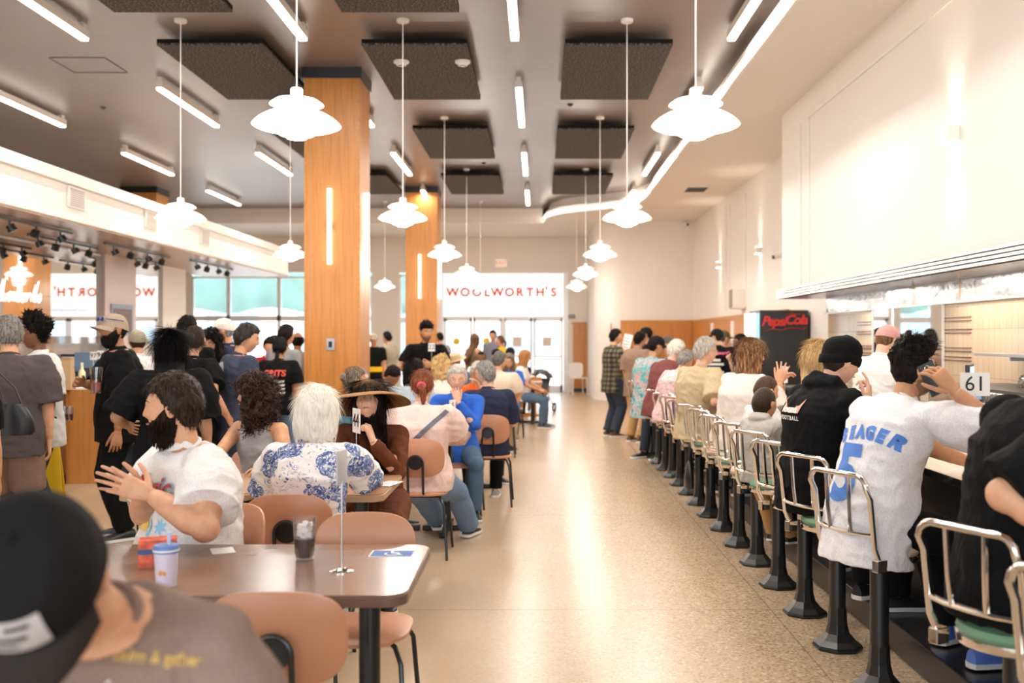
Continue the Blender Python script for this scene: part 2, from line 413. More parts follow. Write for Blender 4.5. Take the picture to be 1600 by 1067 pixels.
def hand(mb, W, d, back, side, curl=25, sc=1.0, spread=5, thumb=40, n=8, curls=None):
    """palm, five unequal fingers and a thumb off the side of the palm. side +1 right hand, -1 left"""
    y = V(d).normalized(); z = V(back); z = (z-y*z.dot(y)).normalized(); x = y.cross(z)
    W = V(W); P = lambda a, b, c: W+(x*a+y*b+z*c)*sc
    rs = []
    for b, w, t in ((-.02, .026, .022), (.0, .027, .021), (.03, .036, .019), (.06, .041, .017), (.085, .042, .014), (.098, .036, .009)):
        r = []
        for k in range(16):
            a = 2*PI*k/16; ca, sa = math.cos(a), math.sin(a)
            r.append(P(w*math.copysign(abs(ca)**.7, ca), b, t*.85*math.copysign(abs(sa)**.8, sa)))
        rs.append(r)
    mb.rings(rs)
    curls = curls or [curl*.8, curl, curl*1.05, curl*1.15]
    # index finger is on the thumb side: x = -side
    for i, (ox, L, r) in enumerate(((-.031, .073, .0088), (-.0105, .081, .009), (.0105, .075, .0086), (.030, .059, .0076))):
        ox *= side; a0 = R(curls[i]); sp = R(spread*(i-1.5))*side
        p = P(ox, .088-(.006 if i == 3 else 0), 0); ang = 0
        for j, (fr, k) in enumerate(((.46, .85), (.30, 1.2), (.24, .9))):
            ang += a0*k
            dd = (y*math.cos(ang)-z*math.sin(ang)); dd = dd*math.cos(sp)+x*math.sin(sp)
            q = p+dd*L*fr*sc; mb.cap(p, q, r*sc*(1-.1*j), r*sc*(.93-.1*j), n); p = q
    T = P(-side*.026, .012, -.006); a = R(thumb); td = (y*math.cos(a)-x*side*math.sin(a)-z*.25).normalized()
    q = T+td*.045*sc; mb.cap(T, q, .0145*sc, .011*sc, n)
    td2 = (td*.8+y*.5+(-z)*.25).normalized(); q2 = q+td2*.034*sc; mb.cap(q, q2, .0105*sc, .0095*sc, n)
    q3 = q2+(td2+y*.2).normalized()*.022*sc; mb.cap(q2, q3, .0095*sc, .0075*sc, n)
PEOPLE = {}
def person(key, label, x, y, yaw=0, seat=None, floor=0., s=1.0, lean=0, slouch=8, side=0, twist=0, head=(0, 0, 0), hfwd=0,
           LH=None, RH=None, LP=None, RP=None, Lhand=None, Rhand=None, feet=None, fz=0, sk=SK_M, w=1.0, belly=0, fem=0, lod=1,
           top=None, sleeve='short', fit=1.0, hem=-.10, collar=True, legs=None, legkind='long', legw=1.0, shoe=BLACKP, shoesole=SOLE_W,
           hair='short', hc=(.02, .014, .01), hc2=None, hat=None, hatm=None, hatlift=0, brow=None, beard=None, glasses=None, group=None, arm=1.0, headw=0,
           age_s=None, hood=None, knees=None, RE=None, LE=None, necklen=0, brimturn=0, mouth=True, shirtname='shirt', legsname=None, category='person'):
    root = thing('person', label, category, (x, y, 0), R(yaw), group); root.scale = (s, s, s)
    info = {'root': root}; PEOPLE[key] = info
    f0 = floor/s; hipz = (seat/s+.095) if seat else .91+f0
    st = seat is None
    n1, n2 = (14, 10)
    # spine
    def dirv(l, q): return V((math.sin(R(q)), math.sin(R(l))*math.cos(R(q)), math.cos(R(l))*math.cos(R(q))))
    la = [lean*.6, lean, lean+slouch, lean+slouch*1.6]; H = [0, .18, .36, .56]
    P = [V((0, 0, hipz))]
    for i in range(3): P.append(P[-1]+dirv(la[i+(0 if i < 3 else 0)], side*(i+1)/3)*(H[i+1]-H[i]))
    def spine(h):
        if h <= 0: u = dirv(la[0]*.5, side*.2); c = P[0]+u*h
        else:
            i = 0 if h < .18 else 1 if h < .36 else 2
            c = P[i].lerp(P[i+1], (h-H[i])/(H[i+1]-H[i])) if h <= .56 else P[3]+dirv(la[2], side)*(h-.56)
            t = max(0, min(1, h/.56)); l = la[0]*(1-t)+la[2]*t; u = dirv(l, side*t)
        a = R(twist)*max(0, min(1, h/.45)); r0 = V((math.cos(a), math.sin(a), 0)); r0 = (r0-u*r0.dot(u)).normalized()
        return c, r0, u.cross(r0), u
    prof = [(-.11, .09, .08), (-.07, .148, .112), (0, .168, .124), (.08, .158, .116), (.18, .146, .108), (.28, .160, .116), (.38, .176, .120), (.45, .172, .108), (.50, .135, .092), (.54, .085, .070)]
    if fem: prof = [(-.11, .09, .08), (-.07, .155, .115), (0, .172, .124), (.08, .150, .108), (.18, .128, .098), (.28, .142, .116), (.36, .155, .132), (.44, .152, .104), (.50, .118, .084), (.54, .072, .062)]
    prof_ = prof
    def torso(mb, infl, h0, h1, n=26, widen=0):
        prof = prof_ if infl < .008 else [(-.30, .178, .140), (-.12, .172, .128), (-.07, .170, .126)]+prof_[2:]
        rs = []; hs = [h0]+[q[0] for q in prof if h0+.01 < q[0] < h1-.01]+[h1]
        for h in hs:
            for i in range(len(prof)-1):
                if prof[i][0] <= h <= prof[i+1][0] or i == len(prof)-2:
                    t = (h-prof[i][0])/(prof[i+1][0]-prof[i][0]); t = max(0, min(1, t))
                    rx = prof[i][1]*(1-t)+prof[i+1][1]*t; ry = prof[i][2]*(1-t)+prof[i+1][2]*t; break
            ww = 1+(w-1)*(1-max(0, h-.42)*4); bl = belly*math.exp(-((h-.12)/.14)**2)
            c, r, f, u = spine(h)
            ww = 1+(ww-1)*.8; rx = rx*ww+bl*.5+infl*(1+widen*max(0, .3-h)*3); ry = ry*ww+bl*.5+infl*(1+widen*max(0, .3-h)*3)
            c = c+f*(bl*.6)
            rs.append([c+r*(rx*math.copysign(abs(math.cos(a))**.85, math.cos(a)))+f*(ry*math.copysign(abs(math.sin(a))**.9, math.sin(a))) for a in (2*PI*k/n for k in range(n))])
        mb.rings(rs)
    shw = (.168 if fem else .186)*(1+(w-1)*.55)
    A = {}
    for sd, tgt, pole, nm in ((1, RH, RP, 'R'), (-1, LH, LP, 'L')):
        c, r, f, u = spine(.475); S = c+r*sd*shw
        if tgt is None: tgt = V((sd*(shw+.045), .05, hipz-.13)) if st else V((sd*.16, .34, hipz+.12))
        else: tgt = V(tgt)/s
        pole = V(pole) if pole else V((sd*.5, -1, -.35)) if st else V((sd*.6, -.55, -1))
        E, Wr = ik(S, tgt, .285, .255, pole)
        ex = RE if nm == 'R' else LE
        if ex: E = S+(V(ex)/s-S).normalized()*.285; Wr = E+(tgt-E).normalized()*.255
        A[nm] = (S, E, Wr, sd)
    Lg = {}
    for i, (sd, nm) in enumerate(((1, 'R'), (-1, 'L'))):
        Hp = P[0]+V((sd*.092, 0, -.01))
        if feet: an = V(feet[i])/s
        elif st: an = V((sd*.11, -.02+fz*sd, .085+f0))
        else: an = V((sd*.13, .40, .085+f0))
        kp = V(knees[i]) if knees else (V((sd*.15, 1, .1)) if st else V((sd*.22, 1, 1.0)))
        K, An = ik(Hp, an, .43, .42, kp); Lg[nm] = (Hp, K, An, sd)
    aw = arm*(1+(w-1)*.6)
    # neck and head
    c, r, f, u = spine(.53)
    nd = (dirv(la[2]*.6, side*.6)*.9+V((0, .12+hfwd, 0))).normalized()
    NB = c; HB = c+nd*(.075+necklen)
    M = Matrix.Rotation(R(head[0]), 4, 'Z') @ Matrix.Rotation(R(-head[1]), 4, 'X') @ Matrix.Rotation(R(head[2]), 4, 'Y')
    HC = HB+(M.to_3x3() @ V((0, .022, .088)))
    M = Matrix.Translation(HC) @ M @ Matrix.Scale(1+headw, 4); Q = M.to_3x3()
    info.update(M=M, HC=HC, A=A)
    vox = (.009, .013, .022)[lod]
    mb = MB(); torso(mb, 0, -.11, .54, 20)
    mb.cap(spine(.44)[0], spine(.44)[0].lerp(HB, .5), .066, .052)
    mb.cap(spine(.50)[0], HC+Q @ V((0, -.022, -.045)), .057 if not fem else .049, .053 if not fem else .046)
    for nm in 'RL':
        S, E, Wr, sd = A[nm]; c = spine(.45)[0]
        mb.cap(c.lerp(S, .4), S, .065, .056*aw**.5)
        mb.tube([S, S.lerp(E, .3), S.lerp(E, .75), E, E.lerp(Wr, .25), E.lerp(Wr, .7), Wr], [.053*aw, .051*aw, .043*aw, .040*aw, .042*aw, .033*aw, .0265*aw**.4], 12)
        mb.cap(S, S+(E-S)*.02, .055*aw, .054*aw); mb.cap(E, E+(Wr-E)*.02, .040*aw, .040*aw)
        Hp, K, An, sd = Lg[nm]; lw = .5+.5*w
        mb.tube([Hp, Hp.lerp(K, .3), Hp.lerp(K, .8), K, K.lerp(An, .28), K.lerp(An, .75), An], [.085*lw, .083*lw, .062*lw, .056*lw, .057*lw, .040, .036], 12)
        mb.cap(Hp, Hp+(K-Hp)*.02, .085*lw, .085*lw); mb.cap(K, K+(An-K)*.02, .055*lw, .055*lw)
        toe = V((sd*.25, 1, 0)).normalized(); mb.cap(An+V((0, 0, -.035)), An+toe*.10+V((0, 0, -.055)), .035, .026)
    parts = [remesh(mb, vox, 3)]
    # head: sculpted, joined to the body mesh
    hm = MB(); nu, nv = ((56, 44), (40, 30), (22, 16))[lod]; rs = []
    for i in range(nv+1):
        t = -PI/2+.05+(PI-.1)*i/nv
        rs.append([M @ headpt((math.cos(t)*math.cos(2*PI*k/nu), math.cos(t)*math.sin(2*PI*k/nu), math.sin(t)), belly*.6 if belly > .05 else 0, fem) for k in range(nu)])
    hm.rings(rs)
    for sx in (-1, 1):
        E_ = Q @ Matrix.Rotation(R(-18*sx), 3, 'Z') @ Matrix.Rotation(R(-8), 3, 'X')
        hm.ell(M @ V((sx*.077, -.006, -.004)), (.009, .019, .031), E_, 12, 9)
        if lod < 2: hm.ell(M @ V((sx*.081, -.010, .004)), (.007, .021, .024), E_, 12, 7)
    if lod == 0:
        hm2 = remesh(hm, .0042, 1); parts.append(hm2)
    else: parts.append(hm.mesh())
    for nm, spec in (('R', Rhand), ('L', Lhand)):
        S, E, Wr, sd = A[nm]; h = MB(); fd = (Wr-E).normalized(); sp = dict(spec or {})
        d = V(sp.pop('d', fd)); bk = V(sp.pop('back', (sd, 0, .15) if st else (sd*.3, 0, 1)))
        if 'thumb' not in sp: sp['thumb'] = 30
        hs = (1 if not fem else .93)
        hand(h, Wr+d.normalized()*.012, d, bk, sd, sc=hs, n=8 if lod < 2 else 5, **sp)
        info['hand'+nm] = (Wr, d.normalized(), bk)
        parts.append(remesh(h, .0032, 2) if lod == 0 else h.mesh())
    me = merge_meshes(parts); me.name = 'body'; me.materials.clear(); me.materials.append(skin(sk))
    link('body', me, root)
    # face parts
    lq = 14 if lod < 2 else 8
    for sx in (-1, 1):
        e = MB(); e.ell(M @ V((sx*.031, .0680, .004)), (.0135, .0125, .0095), Q, lq, 8); eo = e.build('eye', EYE_W if lod < 2 else EYE_D, root)
        if lod < 2:
            i2 = MB(); i2.ell(M @ V((sx*.031, .0770, .0035)), (.0058, .004, .0062), Q, 10, 6); i2.build('iris', EYE_D, eo)
        if lod < 2:
            b = MB(); b.tube([M @ V((sx*.014, .0905, .0245)), M @ V((sx*.030, .0890, .0315)), M @ V((sx*.048, .0745, .0265))], [.0035, .0042, .0018], 6, flat=.6)
            b.build('eyebrow', hairmat(brow or (hc if sum(hc) < .9 else (.35, .28, .2))), root)
    if mouth and lod < 2:
        l = MB(); l.tube([M @ V((-.024, .082, -.0585)), M @ V((-.009, .0945, -.0555)), M @ V((0, .096, -.0575)), M @ V((.009, .0945, -.0555)), M @ V((.024, .082, -.0585))], [.001, .0055, .0062, .0055, .001], 8, flat=.5); l.build('mouth', LIP, root)
    # hair
    fat = belly*.6 if belly > .05 else 0
    hn = ((48, 34), (32, 22), (20, 14))[lod]; hm_ = hairmat(hc, hc2); sdn = hash(key) % 997 if False else sum(ord(ch) for ch in key)
    hb = MB(); rings = None
    lo = -.02
    if hair in ('short', 'crop', 'buzz', 'fade'):
        th = {'short': .017, 'crop': .011, 'buzz': .005, 'fade': None}[hair]
        fn = hl_short()
        tf = th if th else (lambda d: .004+.030*sm(.15, .7, d[2])*(1+.4*max(0, d[1])))
        if hat: tf = .006; hair = 'buzz'; th = .005
        rings = shell(M, fn, tf, hn[0], hn[1], fat, amp=.35 if th != .005 else 0, nsc=60, seed=sdn, fem=fem); hb.rings(rings)
        if lod < 2 and hair != 'buzz': strands(hb, rings, (1500, 350)[lod], .022 if hair != 'fade' else .03, .0016 if lod == 0 else .0028, 'up' if hair == 'fade' else 'flow', sdn, M, .02)
    elif hair in ('afro', 'curlytop'):
        tf = (lambda d: .006+.052*sm(-.1, .6, d[2])) if hair == 'curlytop' else .055
        rings = shell(M, hl_short(-.05), tf, hn[0], hn[1], fat, amp=.5, nsc=55, seed=sdn, fem=fem); hb.rings(rings)
        strands(hb, rings, (1200, 1100, 150)[lod], .024, .003, 'fuzz', sdn, M, .03)
    elif hair in ('bob', 'puffbob', 'long', 'longback', 'curly', 'curlylong', 'shoulder'):
        zl = {'bob': 1.35, 'puffbob': 1.30, 'long': 3.4, 'longback': 3.9, 'curly': 1.75, 'curlylong': 2.6, 'shoulder': 2.1}[hair]
        th = {'bob': .020, 'puffbob': .034, 'long': .016, 'longback': .020, 'curly': .050, 'curlylong': .045, 'shoulder': .026}[hair]
        rings = shell(M, hl_long(), th, hn[0]+8, hn[1]+10, fat, zl, drape=-.9 if hair == 'longback' else -.55 if hair == 'long' else -.05, amp=.5 if 'curly' in hair else .15, nsc=60 if 'curly' in hair else 30, seed=sdn, fem=fem, width=1.0)
        hb.rings(rings)
        if 'curly' in hair: strands(hb, rings, (1300, 850, 200)[lod], .05, .0030, 'curl', sdn, M, .055)
        else: strands(hb, rings, ((3400 if hair != 'puffbob' else 900), 1100, 60)[lod], .14 if hair in ('long', 'longback') else .06, .0011 if lod == 0 else .0020, 'flow', sdn, M, .05)
    elif hair in ('pony', 'bun', 'updo', 'braid'):
        rings = shell(M, hl_short(-.10, .52, -.55), .010, hn[0], hn[1], fat, fem=fem, amp=.1); hb.rings(rings)
        if lod < 2: strands(hb, rings, 500, .04, .0018, 'flow', sdn, M, .04)
        if hair == 'pony':
            hb.tube([M @ V(p) for p in ((0, -.075, .0), (.01, -.115, -.01), (.022, -.125, -.06), (.026, -.115, -.12), (.02, -.10, -.155))], [.018, .026, .028, .020, .006], 10)
        elif hair in ('bun', 'updo'):
            hb.ell(M @ V((0, -.105, .03)), (.036, .03, .036), Q, 14, 10)
        else:
            pts = [M @ V((0, -.08-.03*sm(0, .1, t*.4), -.02-t*.42)) for t in (i/14 for i in range(15))]
            hb.tube(pts, [.020+.006*(i % 2) for i in range(14)]+[.006], 8)
    if hair == 'fringe_bald':
        rings = shell(M, lambda d: hl_short()(d)*(1-sm(.35, .6, d[2])), .012, hn[0], hn[1], fat); hb.rings(rings)
    if hb.v: hair_o = hb.build('hair', hm_, root)
    if beard:
        L = beard if isinstance(beard, (int, float)) else .012
        stub = L < .008
        if stub: L = .0012
        def bf(d):
            x_, y_, z_ = d
            if y_ < -.35: return 0
            ph_ = math.degrees(math.atan2(abs(x_), y_)); tb = ((0, -.40), (22, -.36), (40, -.34), (58, -.22), (78, .05), (95, .22), (181, .9)); l0 = .9
            for (a0, z0), (a1, z1) in zip(tb, tb[1:]):
                if a0 <= ph_ <= a1: l0 = z0+(z1-z0)*(ph_-a0)/(a1-a0)
            jaw = sm(l0-.02, l0-.10, z_)
            lipz = 1.2*math.exp(-(x_/.26)**4)*math.exp(-((z_+.50)/.062)**4)
            return jaw*max(0, 1-lipz)*sm(-.35, -.12, y_)
        br = shell(M, bf, lambda d: L*(.28+.72*sm(-.45, -.92, d[2])*(1 if d[1] > 0 else .4)), 48 if lod == 0 else 30, 34 if lod == 0 else 20, fat, amp=.3, nsc=70)
        bb = MB(); bb.rings(br)
        if lod < 2 and not stub: 
            rnd = random.Random(5)
            for i in range(1, len(br)-1):
                for k in range(len(br[0])):
                    lc = M.inverted() @ V(br[i][k])
                    if lc.z < -.04 and lc.y > -.01 and bf(V(lc).normalized()) > .6:
                        for _ in range(3 if lod == 0 else 1):
                            p = V(br[i][k])+V((rnd.uniform(-1, 1), rnd.uniform(-1, 1), rnd.uniform(-1, 1)))*.004
                            o_ = (p-HC).normalized(); bb.tube([p-o_*.003, p+(o_*.4+V((0, 0, -.9)))*.009, p+(o_*.3+V((0, 0, -1.2)))*.016], [.0016, .0012, .0003], 3)
        bb.build('beard', hairmat(brow or hc) if not stub else mat('stubble', tuple(a*.42+b*.5 for a, b in zip(sk, hc)), .8), root)
    # glasses
    if glasses:
        g = MB(); gm = BLACKP if glasses == 'black' else CHROME_W
        for sx in (-1, 1):
            g.tube([M @ V((sx*.033+.022*math.cos(a), .098-.006*abs(math.cos(a)*1 if sx*math.cos(a) > 0 else 0), .002+.017*math.sin(a))) for a in (2*PI*k/16 for k in range(17))], .0016 if glasses != 'black' else .0026, 5)
            g.tube([M @ V((sx*.056, .092, .008)), M @ V((sx*.078, .06, .010)), M @ V((sx*.084, .0, .008)), M @ V((sx*.083, -.018, -.008))], .0017, 5)
        g.tube([M @ V((-.011, .100, .004)), M @ V((0, .102, .008)), M @ V((.011, .100, .004))], .0018, 5)
        go = g.build('glasses', gm, root)
    # hats
    if hat in ('cap', 'trucker'):
        cb = MB(); rs = []; nuh = 36
        for i in range(13):
            t = R(88*i/12); 
            rs.append([M @ V(((.088*math.cos(a))*math.cos(t)**.75, -.004+(.108*math.sin(a))*math.cos(t)**.75, .028+hatlift+(.108 if hat == 'trucker' else .098)*math.sin(t)**1.0-.022*(1-math.sin(t))*max(0, -math.sin(a)))) for a in (2*PI*k/nuh for k in range(nuh))])
        rs = [[p-(Q @ V((0, 0, .012))) for p in rs[0]]]+rs
        cb.rings(rs); cb.ell(M @ V((0, -.004, .130+hatlift+(.008 if hat == 'trucker' else 0))), (.008, .008, .005), Q, 10, 6)
        hm1 = hatm[0] if isinstance(hatm, (list, tuple)) else hatm; hm2_ = hatm[1] if isinstance(hatm, (list, tuple)) else hatm
        co = cb.build('cap', hm1, root); info['cap'] = co
        bm_ = MB(); rs = []
        Bq = Matrix.Rotation(R(brimturn), 4, 'Z')
        for j in range(8):
            q = j/7; row = []
            for k in range(13):
                a = R(18+144*k/12); rad = .098+.075*q*math.sin(a)**.7
                row.append((math.cos(a)*(.086+.006*q), .0+math.sin(a)*(.100+.080*q*math.sin(a)**.4), .030+hatlift-.016*q-.030*math.cos(a)**2*(.4+q*.6)))
            rs.append(row)
        top_ = [[M @ (Bq @ V(p)) for p in r] for r in rs]; bot = [[M @ (Bq @ (V(p)-V((0, 0, .004)))) for p in r] for r in rs]
        vs = [p for r in top_ for p in r]+[p for r in bot for p in r]; n_ = 13; o_ = 8*13; fs = []
        for j in range(7):
            for k in range(12):
                fs.append((j*n_+k, j*n_+k+1, (j+1)*n_+k+1, (j+1)*n_+k)); fs.append((o_+j*n_+k, o_+(j+1)*n_+k, o_+(j+1)*n_+k+1, o_+j*n_+k+1))
        for k in range(12): fs.append((7*n_+k, 7*n_+k+1, o_+7*n_+k+1, o_+7*n_+k))
        for j in range(7): fs += [(j*n_, (j+1)*n_, o_+(j+1)*n_, o_+j*n_), (j*n_+12, o_+j*n_+12, o_+(j+1)*n_+12, (j+1)*n_+12)]
        bm_.add(vs, fs); bm_.build('cap_brim', hm2_, co)
    elif hat == 'beanie':
        cb = MB(); rs = []
        for z, rx in ((-.005, .094), (.004, .099), (.035, .101), (.042, .098), (.043, .094), (.075, .095), (.105, .086), (.128, .064), (.142, .035), (.147, .008)):
            rs.append([M @ V((rx*.93*math.cos(a), -.006+rx*1.13*math.sin(a), z+hatlift-.03*max(0, -math.sin(a))*(1 if z < .05 else .4))) for a in (2*PI*k/36 for k in range(36))])
        cb.rings(rs); cb.build('beanie', hatm, root)
    elif hat in ('widebrim', 'strawhat', 'bowler'):
        big = hat == 'widebrim'; cb = MB(); rs = []
        prof_h = ((.255, -.010), (.225, .010), (.18, .024), (.14, .032), (.104, .034), (.099, .045), (.094, .085), (.085, .112), (.060, .125), (.02, .120)) if big else \
                 ((.165, .030), (.14, .026), (.098, .030), (.096, .06), (.088, .10), (.06, .118), (.02, .112))
        for r0, z in prof_h:
            rs.append([M @ V((r0*math.cos(a), -.004+r0*1.04*math.sin(a), z+hatlift+(.012*math.sin(a*3+.7)+.010*math.sin(a*2))*(max(0, r0-.11)/.15))) for a in (2*PI*k/48 for k in range(48))])
        in_ = [[p-(Q @ V((0, 0, .004))) for p in r] for r in rs[::-1]]
        cb.rings(rs+in_, False, False); cb.build('hat', hatm, root)
    # clothes
    if top:
        mb = MB(); inf = .014*fit; torso(mb, inf, hem, .535, 28, widen=.25 if st or fit > 1.1 else .1)
        if sleeve != 'none': mb.cap(spine(.44)[0], spine(.53)[0], .098 if not fem else .085, .068 if not fem else .060)
        frac = {'short': .72, 'long': 1.0, 'none': 0, 'half': .95}[sleeve]
        for nm in 'RL':
            S, E, Wr, sd = A[nm]; c = spine(.46)[0]
            if sleeve == 'none': continue
            mb.cap(c.lerp(S, .35), S, .080, .066*aw**.5+.002)
            if sleeve == 'long':
                mb.tube([S, S.lerp(E, .5), E, E.lerp(Wr, .5), Wr.lerp(E, .04)], [.067*aw, .058*aw, .054*aw, .046*aw, .034*aw+.004], 14); mb.cap(E, E+(Wr-E)*.02, .052*aw, .052*aw)
                mb.cap(S, S.lerp(E, .2), .067*aw, .064*aw)
            else:
                e = S.lerp(E, frac); mb.tube([S, S.lerp(E, frac*.4), S.lerp(E, frac*.8), e], [.067*aw, .070*aw*fit, .071*aw*fit, .074*aw*fit], 16); mb.cap(S, S+(E-S)*.02, .067*aw, .067*aw)
        if hood:
            c, r, f, u = spine(.52)
            hr = [(c-f*.045+u*.0, .125, .075), (c-f*.075+u*.045, .118, .070), (c-f*.07+u*.085, .095, .055)]
            mb.ell(c-f*.06+u*.02, (.125, .085, .055), Matrix((r, f, u)).transposed(), 18, 10)
            mb.tube([c+r*.10+f*.03+u*.0, c+r*.10-f*.04+u*.045, c-f*.10+u*.05, c-r*.10-f*.04+u*.045, c-r*.10+f*.03+u*.0], .038, 10)
        me = remesh(mb, (.0085, .013, .022)[lod], 4)
        amp = (.0075, .006, .004)[lod]
        if lod < 2:
            bm = bmesh.new(); bm.from_mesh(me); bm.normal_update(); sd_ = V((sdn*.37, 0, 0))
            for v in bm.verts:
                p = v.co; d1 = noise.noise(V((p.x*4, p.y*4, p.z*9+p.x*5))+sd_); d2 = abs(noise.noise(V((p.x*11+p.z*6, p.y*11, p.z*16))+sd_))
                v.co += v.normal*(amp*d1*1.2-amp*.9*(d2*2-.4)*1)
            bm.to_mesh(me); bm.free()
        me.materials.clear(); me.materials.append(top); so = link(shirtname, me, root); info['shirt'] = so
        if collar:
            c, r, f, u = spine(.545); cb = MB(); rc = .066 if not fem else .060
            cb.tube([c+r*(rc*1.12*math.cos(a))+f*(rc*math.sin(a)+.008)+u*(-.012-.022*math.sin(a)) for a in (2*PI*k/24 for k in range(25))], .008 if collar is True else .014, 8)
            cb.build('collar', top, so)
    if legs:
        mb = MB(); lw = (.5+.5*w)*legw; torso(mb, .006, -.11, .03, 24)
        for nm in 'RL':
            Hp, K, An, sd = Lg[nm]
            if legkind == 'long':
                e = An+(K-An).normalized()*.0
                mb.tube([Hp, Hp.lerp(K, .4), K, K.lerp(An, .4), K.lerp(An, .85), e], [.096*lw, .090*lw, .070*lw, .068*lw, .062*lw, .064*lw], 16)
            elif legkind == 'shorts': mb.tube([Hp, Hp.lerp(K, .5), Hp.lerp(K, .97)], [.098*lw, .096*lw, .090*lw], 16)
            mb.cap(Hp, Hp+(K-Hp)*.02, .096*lw, .096*lw)
            if legkind == 'long': mb.cap(K, K+(An-K)*.02, .069*lw, .069*lw)
        if legkind == 'skirt':
            z0 = .30+f0; rs = []
            for t in (0, .3, .6, 1): rs.append([V(((.17+.10*t)*w*math.cos(a)*(1+.05*math.sin(9*a)*t), (.13+.11*t)*w*math.sin(a)*(1+.05*math.sin(9*a)*t), P[0].z*(1-t)+z0*t)) for a in (2*PI*k/36 for k in range(36))])
            mb.rings(rs)
        me = remesh(mb, (.010, .014, .022)[lod], 3)
        if lod < 2:
            bm = bmesh.new(); bm.from_mesh(me); bm.normal_update()
            for v in bm.verts:
                p = v.co; v.co += v.normal*.005*noise.noise(V((p.x*8, p.y*8, p.z*14+p.x*6)))
            bm.to_mesh(me); bm.free()
        me.materials.clear(); me.materials.append(legs); info['legs'] = link(legsname or {'long': 'trousers', 'shorts': 'shorts', 'skirt': 'skirt'}[legkind], me, root)
    if shoe:
        for nm in 'RL':
            Hp, K, An, sd = Lg[nm]; tx = V((sd*.22, 1, 0)).normalized(); rx = V((tx.y, -tx.x, 0)); b = V((An.x, An.y, An.z-.082))
            mb = MB(); rs = []
            for l, wd, hh in ((-.075, .022, .050), (-.068, .034, .075), (-.03, .040, .095), (.02, .041, .088), (.07, .045, .062), (.12, .050, .050), (.165, .047, .040), (.195, .028, .028)):
                rs.append([b+tx*l+rx*(wd*math.cos(a))+V((0, 0, .022+max(0, (hh-.02)*math.sin(a)) if math.sin(a) > 0 else .014)) for a in (2*PI*k/16 for k in range(16))])
            mb.rings(rs); so_ = mb.build('shoe', shoe, root)
            s2 = MB(); out = []
            for l, wd in ((-.082, .014), (-.07, .036), (-.02, .042), (.04, .044), (.11, .053), (.165, .050), (.198, .028), (.205, .010)): out.append((l, wd))
            poly = [b+tx*l+rx*wd for l, wd in out]+[b+tx*l-rx*wd for l, wd in out[::-1]]
            s2.rings([[V((p.x, p.y, p.z)) for p in poly], [V((p.x, p.y, p.z+.022)) for p in poly]]); s2.build('sole', shoesole, so_)
    return info
def wpt(info, p):
    """a point in the person's own frame -> the room"""
    r = info['root']; a = r.rotation_euler.z; s = r.scale[0]; p = V(p)*s
    return V((r.location.x+p.x*math.cos(a)-p.y*math.sin(a), r.location.y+p.x*math.sin(a)+p.y*math.cos(a), p.z))
def lpt(x, y, yaw, W):
    """a room point -> offsets in the frame of a person at x, y facing yaw"""
    a = -R(yaw); dx, dy = W[0]-x, W[1]-y
    return (dx*math.cos(a)-dy*math.sin(a), dx*math.sin(a)+dy*math.cos(a), W[2])
# ------------------------------------------------------------------ materials of the place
M_WALL = mat('cream_paint', (.81, .745, .675), .6, bump=.04, bscale=60, bdist=.002)
M_WHITE = mat('white_paint', (.84, .79, .73), .5)
M_TRIM = mat('white_enamel', (.82, .77, .71), .35)
M_OAK = woodmat('honey_oak', (.55, .225, .05), 1.0, .38)
M_OAKX = woodmat('honey_oak_band', (.54, .23, .045), 1.0, .38, 0)
M_BROWNWOOD = woodmat('brown_tambour', (.20, .085, .03), 1.5, .45)
M_BLACK = mat('black_paint', (.014, .013, .013), .35)
M_BLACKF = mat('flat_black', (.01, .009, .008), .9, spec=.1)
M_BLACKM = mat('black_metal', (.012, .012, .012), .3)
M_STEEL = mat('brushed_steel', (.55, .54, .53), .22, 1, bump=.35, bscale=5, bdist=.05)
M_STEEL2 = mat('plain_steel', (.60, .59, .57), .3, 1)
M_CHROME = mat('chrome', (.78, .74, .70), .09, 1)
M_ALU = mat('door_aluminium', (.80, .79, .79), .4, .2)
M_PEACH = mat('peach_plywood', (.55, .25, .135), .38)
M_PEACHE = mat('pale_edge', (.70, .42, .26), .4)
M_TABLE = mat('taupe_laminate', (.23, .135, .09), .2, var=.08, vscale=4)
M_TABLE2 = mat('tan_laminate', (.40, .235, .13), .3, var=.08, vscale=4)
M_TEDGE = mat('dark_table_edge', (.16, .095, .065), .35)
M_TEDGE2 = mat('tan_table_edge', (.42, .27, .16), .4)
M_GREEN = mat('green_vinyl', (.17, .34, .20), .32)
M_CREAM = mat('cream_vinyl', (.78, .58, .40), .35)
M_MIRROR = mat('mirror', (.92, .92, .90), .02, 1)
M_GLASS = glassmat('window_glass', refl=.05)
M_TUMB = glassmat('tumbler_plastic', (.98, .97, .96), .03, .05, .03)
M_FROST = glassmat('frosted_plastic', (.95, .95, .95), .08, .1, .35)
M_CLEAR = glassmat('clear_plastic', (.93, .93, .93), .10, .02)
M_BAR = mat('bar_lamp_glow', (1, 1, 1), .5, emit=(1, .9, .8), es=3.5)
M_GLOW = mat('lamp_glow', (1, 1, 1), .5, emit=(1, .90, .78), es=7)
M_SHADE = mat('lamp_shade', (.9, .86, .8), .35, emit=(1, .90, .80), es=.6)
M_PAPER = mat('white_paper', (.82, .80, .77), .6)
M_INK = mat('black_ink', (.01, .01, .012), .5)
M_RED = mat('red_letter', (.78, .10, .02), .5); M_BLUE = mat('blue_letter', (.10, .30, .70), .5)
